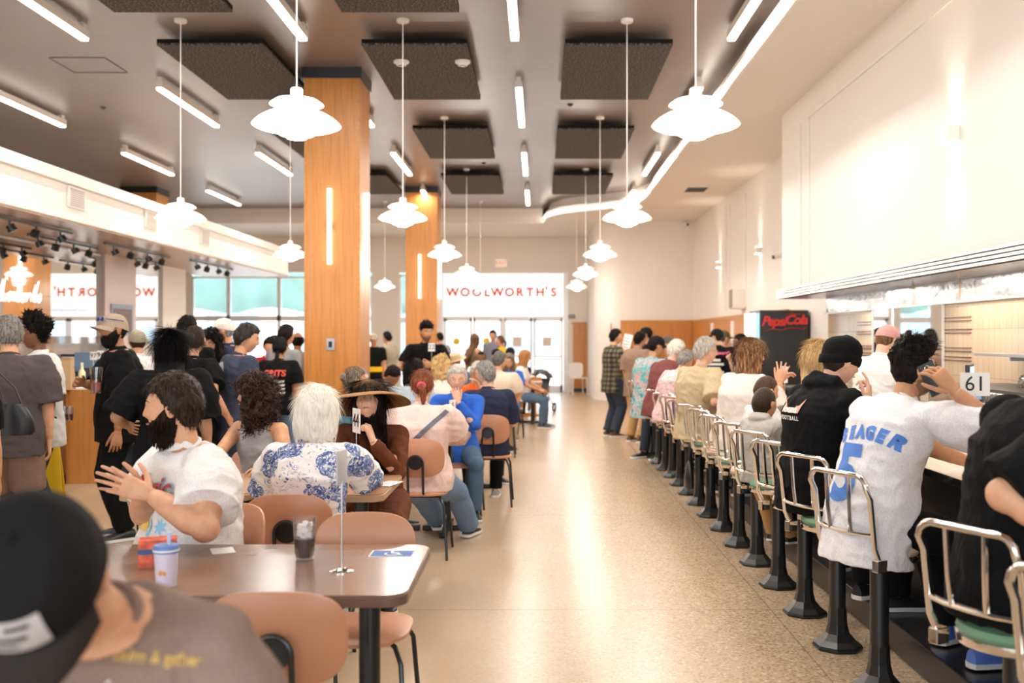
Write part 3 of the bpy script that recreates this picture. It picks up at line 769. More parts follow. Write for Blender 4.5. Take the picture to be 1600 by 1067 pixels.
def ceiling_mat():
    m, nt, b = _nt('taupe_ceiling_paint'); b.inputs['Roughness'].default_value = .35; b.inputs['Specular IOR Level'].default_value = .9
    v = coords(nt); n = N(nt, 'ShaderNodeTexNoise', Scale=.5, Detail=3.0); nt.links.new(v, n.inputs['Vector'])
    nt.links.new(mix_ramp(nt, n.outputs['Fac'], [(.3, (.19, .15, .13)), (.7, (.22, .175, .155))]), b.inputs['Base Color'])
    n2 = N(nt, 'ShaderNodeTexNoise', Scale=2.0, Detail=2.0); nt.links.new(v, n2.inputs['Vector'])
    bp = N(nt, 'ShaderNodeBump', Strength=.12, Distance=.05); nt.links.new(n2.outputs['Fac'], bp.inputs['Height']); nt.links.new(bp.outputs['Normal'], b.inputs['Normal'])
    return m
def floor_mat():
    m, nt, b = _nt('polished_terrazzo'); b.inputs['Specular IOR Level'].default_value = .32
    v = coords(nt)
    n = N(nt, 'ShaderNodeTexNoise', Scale=1.3, Detail=5.0); nt.links.new(v, n.inputs['Vector'])
    base = mix_ramp(nt, n.outputs['Fac'], [(.25, (.45, .325, .215)), (.75, (.50, .37, .25))])
    vo = N(nt, 'ShaderNodeTexVoronoi', Scale=85.0); nt.links.new(v, vo.inputs['Vector'])
    chip = mix_ramp(nt, vo.outputs['Color'], [(0, (.50, .345, .21)), (.45, (.21, .11, .055)), (.60, (.48, .33, .20)), (.80, (.72, .60, .44))], 'CONSTANT')
    # the strip along the stools is coarser ground terrazzo
    sx = N(nt, 'ShaderNodeSeparateXYZ'); nt.links.new(v, sx.inputs[0])
    mr = N(nt, 'ShaderNodeMapRange'); mr.inputs['From Min'].default_value = -.4; mr.inputs['From Max'].default_value = 1.1; mr.inputs['To Min'].default_value = .06; mr.inputs['To Max'].default_value = .50
    nt.links.new(sx.outputs['X'], mr.inputs['Value'])
    mx = N(nt, 'ShaderNodeMixRGB'); nt.links.new(mr.outputs[0], mx.inputs['Fac']); nt.links.new(base, mx.inputs['Color1']); nt.links.new(chip, mx.inputs['Color2'])
    # saw-cut joints
    def joint(axis, off, per):
        a = N(nt, 'ShaderNodeMath', operation='ADD'); a.inputs[1].default_value = off; nt.links.new(sx.outputs[axis], a.inputs[0])
        p = N(nt, 'ShaderNodeMath', operation='PINGPONG'); p.inputs[1].default_value = per/2; nt.links.new(a.outputs[0], p.inputs[0])
        l = N(nt, 'ShaderNodeMath', operation='LESS_THAN'); l.inputs[1].default_value = .004; nt.links.new(p.outputs[0], l.inputs[0]); return l.outputs[0]
    j = N(nt, 'ShaderNodeMath', operation='MAXIMUM'); nt.links.new(joint('X', -1.3+6.0, 3.0), j.inputs[0]); nt.links.new(joint('Y', .4, 3.0), j.inputs[1])
    jm = N(nt, 'ShaderNodeMath', operation='MULTIPLY'); jm.inputs[1].default_value = .45; nt.links.new(j.outputs[0], jm.inputs[0])
    m2 = N(nt, 'ShaderNodeMixRGB'); nt.links.new(jm.outputs[0], m2.inputs['Fac']); nt.links.new(mx.outputs['Color'], m2.inputs['Color1']); m2.inputs['Color2'].default_value = (.12, .07, .04, 1)
    nt.links.new(m2.outputs['Color'], b.inputs['Base Color'])
    b.inputs['Roughness'].default_value = .26
    n3 = N(nt, 'ShaderNodeTexNoise', Scale=5.0, Detail=2.0); nt.links.new(v, n3.inputs['Vector'])
    bp = N(nt, 'ShaderNodeBump', Strength=.02, Distance=.01); nt.links.new(n3.outputs['Fac'], bp.inputs['Height']); nt.links.new(bp.outputs['Normal'], b.inputs['Normal'])
    return m
def panel_mat():
    m, nt, b = _nt('speckled_felt'); b.inputs['Roughness'].default_value = .95
    n = N(nt, 'ShaderNodeTexNoise', Scale=55.0, Detail=3.0); nt.links.new(coords(nt), n.inputs['Vector'])
    nt.links.new(mix_ramp(nt, n.outputs['Fac'], [(.40, (.020, .016, .014)), (.52, (.055, .046, .040)), (.64, (.20, .17, .15))]), b.inputs['Base Color']); return m
def tile_mat():
    m, nt, b = _nt('cream_wall_tile'); b.inputs['Roughness'].default_value = .13
    tc = N(nt, 'ShaderNodeTexCoord'); sp = N(nt, 'ShaderNodeSeparateXYZ'); nt.links.new(tc.outputs['Object'], sp.inputs[0])
    cb = N(nt, 'ShaderNodeCombineXYZ'); nt.links.new(sp.outputs['Z'], cb.inputs['X']); nt.links.new(sp.outputs['Y'], cb.inputs['Y'])
    br = N(nt, 'ShaderNodeTexBrick', Scale=1.0); br.offset = 0; br.inputs['Brick Width'].default_value = .20; br.inputs['Row Height'].default_value = .10; br.inputs['Mortar Size'].default_value = .0022
    br.inputs['Color1'].default_value = (.66, .49, .32, 1); br.inputs['Color2'].default_value = (.70, .53, .36, 1); br.inputs['Mortar'].default_value = (.42, .32, .22, 1)
    nt.links.new(cb.outputs[0], br.inputs['Vector']); nt.links.new(br.outputs['Color'], b.inputs['Base Color'])
    bp = N(nt, 'ShaderNodeBump', Strength=.5, Distance=.003, invert=True); nt.links.new(br.outputs['Fac'], bp.inputs['Height']); nt.links.new(bp.outputs['Normal'], b.inputs['Normal'])
    return m
M_CEIL = ceiling_mat(); M_FLOOR = floor_mat(); M_PANEL = panel_mat(); M_TILE = tile_mat()
ZC = 4.78; ZS = 4.41; XR = 3.82; YB = 28.6; XL = -13.0; YR = -3.5; XW = 3.15
def sbox(name, m, *b, bevel=0): return struct(MB().box(*b).build(name, m, smooth=False, bevel=bevel))

# ------------------------------------------------------------------ shell
sbox('floor', M_FLOOR, XL-.2, XR+.2, YR-.2, YB+.1, -.1, 0)
sbox('ceiling', M_CEIL, XL-.2, XR+.2, YR-.2, YB+.2, ZC, ZC+.15)
sbox('wall_right', M_WALL, XR, XR+.2, YR, YB+.2, 0, ZC)
sbox('wall_left', M_WALL, XL-.2, XL, YR, YB, 0, ZC)
w = MB(); w.box(XL, XR, YR-.2, YR, 0, .5); w.box(XL, XR, YR-.2, YR, 3.6, ZC)
for xa, xb in ((XL, -8.0), (-4.6, -4.2), (-.6, -.2), (3.2, XR)): w.box(xa, xb, YR-.2, YR, .5, 3.6)
struct(w.build('wall_rear', M_WALL, smooth=False))
# far wall: storefront left, double doors, cream wall right
w = MB(); w.box(XL, -9.95, YB, YB+.2, 0, ZC); w.box(-9.95, .84, YB, YB+.2, 3.42, ZC); w.box(.84, XR, YB, YB+.2, 0, ZC); w.box(-3.05, -2.86, YB, YB+.2, 0, 3.42)
w.box(-4.78, -4.0, YB, YB+.2, 0, 3.42)
struct(w.build('wall_far', M_WALL, smooth=False))
# alcove wall with the rounded corner
w = MB(); poly = [(XR, 24.5), (2.0, 24.5)]+[(2.0-.62*math.sin(R(a)), 25.12-.62*math.cos(R(a))) for a in range(0, 91, 10)]+[(1.38, YB), (XR, YB)]
w.prism(poly, 0, ZS); struct(w.build('wall_alcove', M_WALL))
wn = MB()
off = [(XR, 24.47), (2.0, 24.47)]+[(2.0-.65*math.sin(R(a)), 25.12-.65*math.cos(R(a))) for a in range(0, 91, 10)]+[(1.35, YB-.05)]
def strip(mb, path, d, z0, z1):
    inn = path; out = []
    for i, p in enumerate(path):
        a = V(path[max(0, i-1)]).to_2d() if False else V((path[max(0, i-1)][0], path[max(0, i-1)][1])); b = V((path[min(len(path)-1, i+1)][0], path[min(len(path)-1, i+1)][1]))
        t = (b-a).normalized(); n = V((-t.y, t.x)); out.append((p[0]+n.x*d, p[1]+n.y*d))
    mb.prism(inn+out[::-1], z0, z1)
strip(wn, off[:2], .04, 0, 1.90); struct(wn.build('wainscot_alcove', M_OAK, smooth=False))
wn = MB(); strip(wn, off[:2], .05, 1.90, 1.97); struct(wn.build('trim_1', M_OAKX, smooth=False))
sbox('wainscot_far', M_OAK, .98, 1.40, YB-.05, YB, .10, 1.93); sbox('trim_2', M_OAKX, .95, 1.42, YB-.07, YB, 1.93, 1.99); sbox('baseboard_far', M_BLACK, .98, 1.40, YB-.07, YB, 0, .10)
sbox('wainscot_right', M_OAK, XR-.04, XR, 15.2, 24.5, 0, 1.90); sbox('trim_3', M_OAKX, XR-.06, XR, 15.2, 24.5, 1.90, 1.97)
wn = MB()
for yy in (16.0, 17.5, 19.3, 21.6): wn.box(XR-.07, XR-.03, yy, yy+.22, .0, 1.86)
struct(wn.build('trim_4', M_WHITE, smooth=False))
wn = MB()
for xx in (1.75, 2.9, 3.7): wn.box(xx, xx+.03, 24.41, 24.45, 0, 1.9)
struct(wn.build('trim_5', M_OAKX, smooth=False))
# right soffit with its curved sweep and light cove
edge = [(2.2, YR), (2.2, 19.6), (2.2, 20.6), (2.12, 21.3), (1.85, 21.9), (1.4, 22.35), (.9, 22.7), (.45, 23.2), (.2, 23.9), (.14, 24.6), (.14, 25.0), (XL, 25.0)]
sf = MB(); sf.prism(edge+[(XL, YB), (XR, YB), (XR, YR)], ZS, ZS+.10); struct(sf.build('ceiling_soffit', M_WALL, smooth=False))
sf = MB(); strip(sf, [(x-.012, y-.012) for x, y in edge[:11]], -.035, ZS-.004, ZS+.17); struct(sf.build('trim_6', M_TRIM, smooth=False))
sf = MB(); inn = [(x+.22 if i < 3 else x+.16, y+.12 if i > 3 else y) for i, (x, y) in enumerate(edge[:11])]; strip(sf, inn, .05, ZS+.10, ZC); struct(sf.build('trim_7', M_WHITE, smooth=False))
sf = MB(); strip(sf, [(x-.03, y-.03) for x, y in edge[:11]], -.012, ZS+.045, ZS+.085)
tag(sf.build('cove_light', M_GLOW, smooth=False), 'long bright light strip running along the edge of the right soffit', 'light')
sf = MB(); sf.box(XL, .1, 25.0, 25.08, ZS+.1, ZC); struct(sf.build('trim_8', M_WHITE, smooth=False))
# near upper wall box over the counter, with its moulded panels
sbox('wall_upper', M_WALL, XW, XR, YR, 12.93, 2.12, ZS)
wn = MB()
for ya, yb in ((11.98, 12.02), (11.60, 11.64)): wn.box(XW-.018, XW, ya, yb, 2.14, 4.10)
wn.box(XW-.018, XW, YR, 11.62, 4.09, 4.12)
struct(wn.build('trim_9', M_TRIM, smooth=False))
wn = MB()
for yy in (19.9, 20.3, 18.4): wn.box(XR-.02, XR, yy, yy+.05, 2.1, 4.2)
struct(wn.build('trim_10', M_TRIM, smooth=False))
sbox('wall_tile', M_TILE, 3.65, XR, YR, 12.6, 0, 2.03)

# storefront windows on the far wall
def window(n, x0, x1, z0, z1, bars=(), cross=()):
    f = MB(); t = .05
    f.box(x0, x1, YB+.02, YB+.12, z1-t, z1); f.box(x0, x1, YB+.02, YB+.12, z0, z0+t); f.box(x0, x0+t, YB+.02, YB+.12, z0, z1); f.box(x1-t, x1, YB+.02, YB+.12, z0, z1)
    for b in bars: f.box(b-.05, b+.05, YB+.0, YB+.14, z0, z1)
    for c in cross: f.box(x0, x1, YB+.0, YB+.14, c-.07, c+.07)
    o = struct(f.build('window_%d' % n, M_ALU, smooth=False)); g = MB(); g.box(x0+.03, x1-.03, YB+.065, YB+.075, z0+.03, z1-.03); g.build('pane', M_GLASS, o, smooth=False)
window(1, -9.95, -4.78, .0, 3.30, (-8.9, -7.45), (2.10,))
window(2, -4.0, -3.05, 0, 3.35, (), (2.05,))
# double doors with the lit sign above
def door(n, x0, x1, hinge):
    f = MB(); t = .075
    f.box(x0, x1, YB+.03, YB+.09, 2.02, 2.10); f.box(x0, x1, YB+.03, YB+.09, .0, .18); f.box(x0, x0+t, YB+.03, YB+.09, 0, 2.1); f.box(x1-t, x1, YB+.03, YB+.09, 0, 2.1)
    o = struct(f.build('door_%d' % n, M_ALU, smooth=False)); g = MB(); g.box(x0+t-.01, x1-t+.01, YB+.055, YB+.065, .17, 2.03); g.build('pane', M_GLASS, o, smooth=False)
    b = MB(); b.box(x0+t, x1-t, YB-.0, YB+.03, .98, 1.05); b.build('push_bar', M_ALU, o, smooth=False)
    return o
xs = (-2.74, -1.90, -1.03, -.17, .70)
for i in range(4): door(i+1, xs[i]+.01, xs[i+1]-.01, i % 2)
fr = MB(); fr.box(-2.86, -2.74, YB-.02, YB+.16, 0, 3.42); fr.box(.70, .84, YB-.02, YB+.16, 0, 3.42); fr.box(-2.74, .70, YB-.02, YB+.16, 2.10, 2.16); fr.box(-2.74, .70, YB-.02, YB+.16, 3.38, 3.42); fr.box(-1.07, -.99, YB-.02, YB+.16, 0, 2.1)
struct(fr.build('door_frame', M_ALU, smooth=False))
M_SIGN = mat('backlit_sign_glass', (.95, .95, .95), .3, emit=(1, .99, .97), es=.62)
sg = thing('shop_sign', 'white backlit sign with spaced red capital letters above the far double doors', 'sign', (-1.02, YB+.06, 2.77))
MB().box(-1.72, 1.72, -.02, .02, -.61, .61).build('sign_panel', M_SIGN, sg, smooth=False)
M_REDE = mat('red_sign_letter', (.80, .03, .0), .5); M_BLUEE = mat('blue_sign_letter', (.15, .40, .85), .5)
for ch, px in zip("WOOLWORTH'S", (707, 726.5, 745, 761, 777, 796, 812, 828, 844, 854, 865)):
    text(ch, .34, frame((X_(px, YB)+1.02, -.032, Z_(457, YB)-2.77+(.03 if ch == "'" else 0)), (1, 0, 0), (0, 0, 1)), M_REDE, sg, 'letter', extrude=.004, bold=.011)
text('Luncheonette', .20, frame((.75, -.032, -.42), (1, 0, 0), (0, 0, 1)), M_BLUEE, sg, 'script', extrude=.003, shear=.35)
# round yellow decals and notices on the doors
for px, py, c, s_, nm, lb in ((713, 533.5, (.9, .62, .02), .035, 'door_sticker', 'yellow round sticker on the leftmost door pane'), (760, 533, (.9, .62, .02), .035, 'door_sticker', 'yellow round sticker on the second door pane from the left')):
    d = MB(); d.lathe([(s_*3, 0), (s_*3, .004)], 20, (X_(px, YB), YB+.045, Z_(py, YB)), True, True, Matrix.Rotation(PI/2, 3, 'X')); tag(d.build(nm, mat('sticker', c, .5)), lb, 'sticker')
for px, lb in ((808, 'pale notice sheet on the third door pane from the left'), (855, 'pale notice sheet on the rightmost door pane')):
    d = MB(); x = X_(px, YB); z = Z_(534, YB); d.box(x-.13, x+.13, YB+.045, YB+.052, z-.14, z+.14); tag(d.build('door_notice', mat('notice', (.8, .68, .62), .6), smooth=False), lb, 'notice')
# exit sign, plate
ex = thing('exit_sign', 'small ceiling-level EXIT sign on the far wall above the doors', 'sign', (X_(783, YB), YB-.05, Z_(411, YB)))
MB().box(-.16, .16, -.03, .03, -.10, .10).build('sign_case', mat('sign_case', (.85, .68, .58), .5, emit=(1, .75, .6), es=.3), ex, smooth=False)
MB().box(-.26, .26, -.02, .03, -.03, .03).build('lamp_arm', M_TRIM, ex, smooth=False)
text('EXIT', .15, frame((0, -.034, 0), (1, 0, 0), (0, 0, 1)), mat('sign_red', (.8, .3, .2), .5), ex)
pl = thing('wall_plate', 'small dark lettered plate on the far wall right of the doors', 'sign', (X_(893.5, YB), YB-.01, Z_(494.5, YB)))
MB().box(-.10, .10, -.008, .008, -.055, .055).build('plate', mat('dark_plate', (.07, .09, .06), .4), pl, smooth=False)
text('EXIT', .09, frame((0, -.011, 0), (1, 0, 0), (0, 0, 1)), M_PAPER, pl)

# outside
sbox('ground_outside', mat('pale_pavement', (.62, .60, .57), .8), -40, 30, YB+.1, 70, -.12, -.02)
M_TEAL = mat('teal_canvas', (.09, .17, .15), .8, var=.25, vscale=1.2)
bd = thing('street_building', 'pale building across the street behind the storefront glass', 'building', (-8, 42, 0))
MB().box(-16, 20, 0, 6, 0, 9).build('facade', mat('pale_facade', (.66, .68, .70), .8), bd, smooth=False)
wm = mat('dark_facade_window', (.20, .28, .34), .2)
for x in range(-14, 20, 4): MB().box(x, x+2.2, -.05, .05, .9, 2.6).build('facade_window', wm, bd, smooth=False)
aw = thing('street_awning', 'long teal canvas awning outside above the pavement', 'awning', (-8, 33, 0))
rs = MB(); 
n = 40; top = []; bot = []
for i in range(n+1):
    x = -7+13.5*i/n; s_ = .12*math.sin(i*.75); top.append((x, 0, 4.9)); bot.append((x, -1.2, 2.35+s_*.5+.10*abs(math.sin(i*.4))))
rs.rings([[V(p) for p in top], [V((p[0], p[1]*.5, 3.7+(p[2]-2.35))) for p in bot], [V(p) for p in bot], [V((p[0], p[1]+.03, p[2])) for p in bot], [V((p[0], p[1]*.5+.03, 3.7+(p[2]-2.35))) for p in bot], [V((p[0], .03, 4.9)) for p in top]], False, False, False)
rs.build('canvas', M_TEAL, aw)
fm = MB()
for x in (-6.9, -3.4, .2, 3.4, 6.4): fm.tube([(x, -.6, 0), (x, -.6, 3.4)], .05, 8)
fm.build('pole', M_TRIM, aw)

# columns
def column(x0, x1, y0, y1, k):
    c = thing('column', ['tall honey-oak clad column in the middle with a vertical light bar', 'second oak clad column further back, behind the man in the black polo', 'oak column far left whose top shows above the white bulkhead'][k], 'column', ((x0+x1)/2, (y0+y1)/2, 0))
    a, b = (x1-x0)/2, (y1-y0)/2
    MB().box(-a, a, -b, b, .12, ZC-.12).build('cladding', M_OAK, c, smooth=False)
    MB().box(-a-.02, a+.02, -b-.02, b+.02, ZC-.13, ZC).build('shadow_gap', M_BLACK, c, smooth=False)  # shadow gap under the ceiling, put in as a solid black band
    MB().box(-a-.01, a+.01, -b-.01, b+.01, 0, .12).build('plinth', M_BLACK, c, smooth=False)
    ts = MB()
    for sx in (-1, 1): ts.box(sx*a-(.028 if sx > 0 else 0), sx*a+(.028 if sx < 0 else 0), -b-.006, -b, .12, ZC-.13)
    ts.build('corner_bead', M_OAKX, c, smooth=False)
    return c, b, a
for k, (x0, x1, y0, y1, lx, z0, z1) in enumerate(((-2.82, -2.15, 12.0, 12.7, X_(515.5, 12), Z_(413, 12), Z_(295, 12)), (-2.86, -2.18, 21.4, 22.1, X_(656, 21.4), Z_(466, 21.4), Z_(398, 21.4)), (-8.95, -8.2, 21.4, 22.1, -8.6, 2.4, 3.3))):
    c, b, a = column(x0, x1, y0, y1, k); cx = (x0+x1)/2
    MB().box(lx-cx-.022, lx-cx+.022, -b-.05, -b-.006, z0, z1).build('light_bar', M_BAR, c, smooth=False)
    MB().box(lx-cx-.03, lx-cx+.03, -b-.03, -b, (z0+z1)/2-.05, (z0+z1)/2+.05).build('light_bracket', M_TRIM, c, smooth=False)
    MB().box(a, a+.05, -.022, .022, z0, z1).build('side_light_bar', M_BAR, c, smooth=False)
    if k == 0:
        sw = MB().box(-.05, .05, -.012, 0, -.07, .07).build('outlet_plate', M_STEEL2, c, smooth=False, loc=(X_(516.5, 12)-cx, -b, Z_(538, 12)))
        MB().box(-.02, .02, -.018, -.01, -.035, .035).build('outlet_socket', M_BLACK, sw, smooth=False)

# ceiling panels
def cpanel(x0, x1, y0, y1, lb):
    p = thing('acoustic_panel', lb, 'ceiling panel', ((x0+x1)/2, (y0+y1)/2, ZC-.15), group='dark speckled ceiling panels')
    a, b = (x1-x0)/2, (y1-y0)/2
    MB().box(-a, a, -b, b, 0, .02).build('felt_board', M_PANEL, p, smooth=False); MB().box(-a, a, -b, b, .02, .065).build('backing_frame', M_BLACKF, p, smooth=False)
    h = MB()
    for sx in (-1, 1):
        for sy in (-1, 1): h.tube([(sx*a*.7, sy*b*.7, .07), (sx*a*.7, sy*b*.7, .15)], .012, 6)
    h.build('hanger', M_BLACKM, p)
rowsn = ['nearest', 'second', 'third', 'fourth', 'fifth']
for ci, (x0, x1, cn) in enumerate(((-4.05, -2.92, 'left row'), (-1.88, -.76, 'middle row'), (.28, 1.42, 'right row'))):
    for ri, y0 in enumerate((7.10, 10.58, 14.85, 19.1)):
        if ri == 0 and ci == 2: continue
        cpanel(x0, x1, y0, y0+2.42, 'dark speckled square-cut ceiling panel, %s from the camera in the %s' % (rowsn[ri], cn))
# linear lights
pts = []
for ci, X in enumerate((-6.97, -4.72, -2.45, -.25, 2.0)):
    for ri, y0 in enumerate((3.9, 8.15, 12.4, 16.75, 21.0)):
        if ci == 0 and ri == 0: continue
        t = thing('linear_light', 'slim bright ceiling bar light, %s from the camera in the %s' % (rowsn[ri], ['leftmost row', 'second row from left', 'centre-left row', 'centre row', 'rightmost row'][ci]), 'ceiling light', (X, y0+1.12, ZC-.16), group='bar lights on the ceiling')
        MB().box(-.045, .045, -1.12, 1.12, .02, .10).build('housing', M_TRIM, t, smooth=False)
        MB().box(-.038, .038, -1.11, 1.11, -.006, .022).build('diffuser', M_GLOW, t, smooth=False)
        MB().box(-.03, .03, 1.0, 1.10, .10, .16).build('bracket', M_TRIM, t, smooth=False); MB().box(-.03, .03, -1.10, -1.0, .10, .16).build('bracket', M_TRIM, t, smooth=False)
        pts.append((X, y0+1.12))
# pendants
def pendant(X, Y, lb, zl=2.745):
    t = thing('pendant_lamp', lb, 'pendant lamp', (X, Y, zl), group='tiered white pendant lamps')
    MB().lathe([(.001, .166), (.06, .160), (.120, .145), (.152, .122), (.156, .115), (.120, .100), (.08, .088)], 40).build('top_shade', M_SHADE, t)
    MB().lathe([(.075, .088), (.12, .081), (.17, .064), (.215, .038), (.243, .013), (.254, -.002), (.248, -.008), (.225, -.018), (.18, -.029), (.13, -.035), (.108, -.036)], 48).build('main_shade', M_SHADE, t)
    MB().lathe([(.108, -.036), (.106, -.052), (.094, -.060), (.062, -.064), (.057, -.078), (.03, -.083), (.001, -.084)], 40).build('lower_shade', M_GLOW, t)
    MB().lathe([(.001, .215), (.030, .214), (.037, .205), (.037, .150)], 24).build('lamp_holder', M_TRIM, t)
    MB().tube([(0, 0, .21), (0, 0, ZC-zl-.03)], .0055, 6).build('cord', M_TRIM, t)
    MB().lathe([(.001, -.035), (.058, -.033), (.064, -.02), (.064, 0)], 24, (0, 0, ZC-zl)).build('ceiling_canopy', M_TRIM, t)
    return t
for ci, (X, cn) in enumerate(((-3.66, 'left row'), (-1.39, 'middle row'), (.90, 'right row'))):
    for ri, Y in enumerate((5.73, 10.2, 14.7, 19.2, 23.7)):
        if ci == 0 and ri == 0: continue
        pendant(X+(0 if ri else .0), Y, 'white tiered pendant lamp, %s from the camera in the %s' % (rowsn[ri], cn))
# right soffit fittings
def sconce(X, Y, Z, lb, s_=1.0):
    t = thing('wall_sconce', lb, 'wall light', (X, Y, Z))
    MB().box(-.09*s_, 0, -.075*s_, .075*s_, -.055*s_, .055*s_).build('body', M_TRIM, t, smooth=False, bevel=.006)
    MB().box(-.085*s_, -.005, -.07*s_, .07*s_, .052*s_, .060*s_).build('up_lens', M_GLOW, t, smooth=False)
    MB().box(-.085*s_, -.005, -.07*s_, .07*s_, -.060*s_, -.052*s_).build('down_lens', M_GLOW, t, smooth=False)
    for sg_ in (1, -1):
        l = bpy.data.lights.new('sconce_beam', 'SPOT'); l.energy = 15; l.spot_size = R(80); l.spot_blend = .9; l.color = (1, .88, .74); l.shadow_soft_size = .05
        o = bpy.data.objects.new('sconce_beam', l); COL.objects.link(o); o.location = (X-.10, Y, Z+sg_*.08); o.rotation_euler = (PI if sg_ > 0 else 0, 0, 0)
sconce(XW, X_(1493, 1)**-1*XW, 3.06, 'white box sconce glowing on the near upper right wall', 1.15)
sconce(XR, 17.2, 3.04, 'white box sconce on the far right wall above the drinks cooler')
sconce(XR, 21.0, 3.07, 'white box sconce on the far right wall nearest the corner')
sp = thing('wall_speaker', 'cream box speaker high on the far right wall', 'speaker', (XR-.12, 18.6, Z_(466, 18.6)))
MB().box(-.12, .10, -.16, .16, -.20, .18).build('case', M_WALL, sp, smooth=False, bevel=.01); MB().box(-.135, -.12, -.14, .14, -.18, .16).build('grille', mat('brown_grille', (.30, .22, .15), .7), sp, smooth=False)
def seccam(x, y, z, lb, rz):
    t = thing('security_camera', lb, 'camera', (x, y, z), rz)
    MB().box(-.05, .0, -.05, .05, -.05, .05).build('mount', M_TRIM, t, smooth=False, bevel=.01)
    MB().tube([(-.04, 0, -.01), (-.16, 0, -.04)], [.035, .042], 14).build('barrel', M_TRIM, t); MB().tube([(-.155, 0, -.039), (-.175, 0, -.043)], .032, 14).build('lens', M_BLACK, t)
seccam(XR-.01, 15.6, Z_(398, 15.6), 'white bullet camera on the right wall beyond the upper panel', .3)
seccam(X_(1070, 24.4), 24.42, Z_(349, 24.4), 'white bullet camera high on the alcove wall near the corner', PI/2+.3)
vt = thing('ceiling_vent', 'square slatted air vent in the right soffit', 'vent', (X_(1088, 19.2), 19.25, ZS))
MB().box(-.22, .22, -.32, .32, -.02, 0).build('vent_frame', M_TRIM, vt, smooth=False)
sl = MB()
for i in range(8): sl.box(-.19, .19, -.28+i*.07, -.245+i*.07, -.03, -.015)
sl.build('slats', mat('vent_dark', (.08, .07, .06), .6), vt, smooth=False)
for px, py, lb in ((627, 97, 'round white smoke detector beside the middle pendant cord'), (723, 97, 'round white smoke detector right of the second middle ceiling panel')):
    y_ = 3.1*F/(VY-py); t = thing('smoke_detector', lb, 'smoke detector', (X_(px, y_), y_, ZC-.15))
    MB().lathe([(.001, -.055), (.05, -.052), (.062, -.03), (.085, -.02), (.088, 0)], 24).build('cover', M_TRIM, t)
    MB().lathe([(.03, -.058), (.04, -.054)], 16).build('vent_ring', M_BLACK, t)
for px, py, lb in ((318, 64, 'small dark sprinkler head in the ceiling by the left panels'), (161, 167, 'small dark sprinkler head in the ceiling far left'), (756, 254, 'small dark sprinkler head in the ceiling behind the middle panels'), (891, 163, 'small dark sprinkler head in the ceiling behind the right panel')):
    y_ = (ZC-CH)*F/(VY-py); t = thing('sprinkler', lb, 'sprinkler', (X_(px, y_), y_, ZC))
    MB().lathe([(.001, -.03), (.025, -.028), (.035, -.012), (.05, 0)], 16).build('rosette', M_BLACK, t)
ap = thing('access_panel', 'thin square outline of an access hatch in the left ceiling', 'hatch', (X_(75, 10.9), 11.9, ZC-.004)); h = MB()
for a in ((-.32, .32, -.33, -.32), (-.32, .32, .32, .33), (-.33, -.32, -.32, .32), (.32, .33, -.32, .32)): h.box(*a, -.004, .004)
h.build('hatch_edge', mat('hatch_line', (.10, .08, .07), .5), ap, smooth=False)

# ------------------------------------------------------------------ left bulkhead, mirrors, kiosk
XK = -5.35; ZKT = 3.41; ZKB = 2.86; XM = -6.82
bk = MB(); bk.box(-7.1, XK, YR, 21.3, ZKB, ZKT-.14); struct(bk.build('wall_bulkhead', M_WHITE, smooth=False))
bk = MB(); bk.box(-7.13, XK+.05, YR, 21.35, ZKT-.14, ZKT); bk.box(XK, XK+.02, YR, 21.32, ZKB, ZKB+.05); struct(bk.build('trim_11', M_TRIM, smooth=False, bevel=.01))
for px, py, lb in ((118, 310, 'nearest square air grille on the white bulkhead face'), (234, 344, 'second square air grille on the white bulkhead face'), (319, 370, 'third square air grille on the white bulkhead face')):
    y_ = -XK*F/(VX-px); t = thing('air_grille', lb, 'vent', (XK+.01, y_, Z_(py, y_)))
    MB().box(-.005, .012, -.21, .21, -.12, .12).build('grille_frame', M_TRIM, t, smooth=False)
    g = MB()
    for i in range(9): g.box(.010, .018, -.17, .17, -.10+i*.023, -.088+i*.023)
    g.build('grille_slats', mat('grille_grey', (.5, .46, .42), .6), t, smooth=False)
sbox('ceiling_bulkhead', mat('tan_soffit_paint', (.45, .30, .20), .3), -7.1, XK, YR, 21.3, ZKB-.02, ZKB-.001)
# mirror wall: panels between white piers
sbox('wall_mirror_back', M_WHITE, -7.1, XM-.03, YR, 19.2, 0, ZKB-.02)
def yat(px): return -XM*F/(VX-px)
for i, (p0, p1) in enumerate(((-200, 157.5), (208, 252))):
    y0, y1 = (-XM*F/(VX-p0)), yat(p1); z0 = 1.45
    t = thing('wall_mirror', ['long wall mirror behind the order counter, nearest section', 'narrow wall mirror section past the pinkish pier'][i], 'mirror', (XM-.01, (y0+y1)/2, 0))
    h = (y1-y0)/2; MB().box(-.01, .0, -h, h, z0, ZKB-.06).build('mirror_glass', M_MIRROR, t, smooth=False)
    MB().box(-.015, .01, -h, h, z0-.03, z0).box(-.015, .01, -h, h, ZKB-.06, ZKB-.03).build('mirror_frame', M_ALU, t, smooth=False)
sbox('trim_12', mat('rose_pier', (.62, .50, .46), .35), XM-.05, XM+.06, yat(158), yat(207), 0, ZKB-.02)
sbox('trim_13', M_WHITE, XM-.05, XM+.03, yat(252), 19.2, 0, ZKB-.02)
sbox('trim_14', M_ALU, XM-.02, XM+.02, yat(289)-.08, 19.2, 0, ZKB-.02)
ps = thing('framed_menu', 'small blue-framed dark panel on the rose pier', 'frame', (XM+.07, (yat(164)+yat(203))/2, Z_(495, yat(184))))
MB().box(-.005, .01, -.42, .42, -.30, .20).build('menu_frame', mat('slate_blue', (.25, .33, .45), .4), ps, smooth=False); MB().box(.008, .014, -.36, .36, -.26, .13).build('menu_face', mat('menu_dark', (.12, .05, .03), .4), ps, smooth=False)
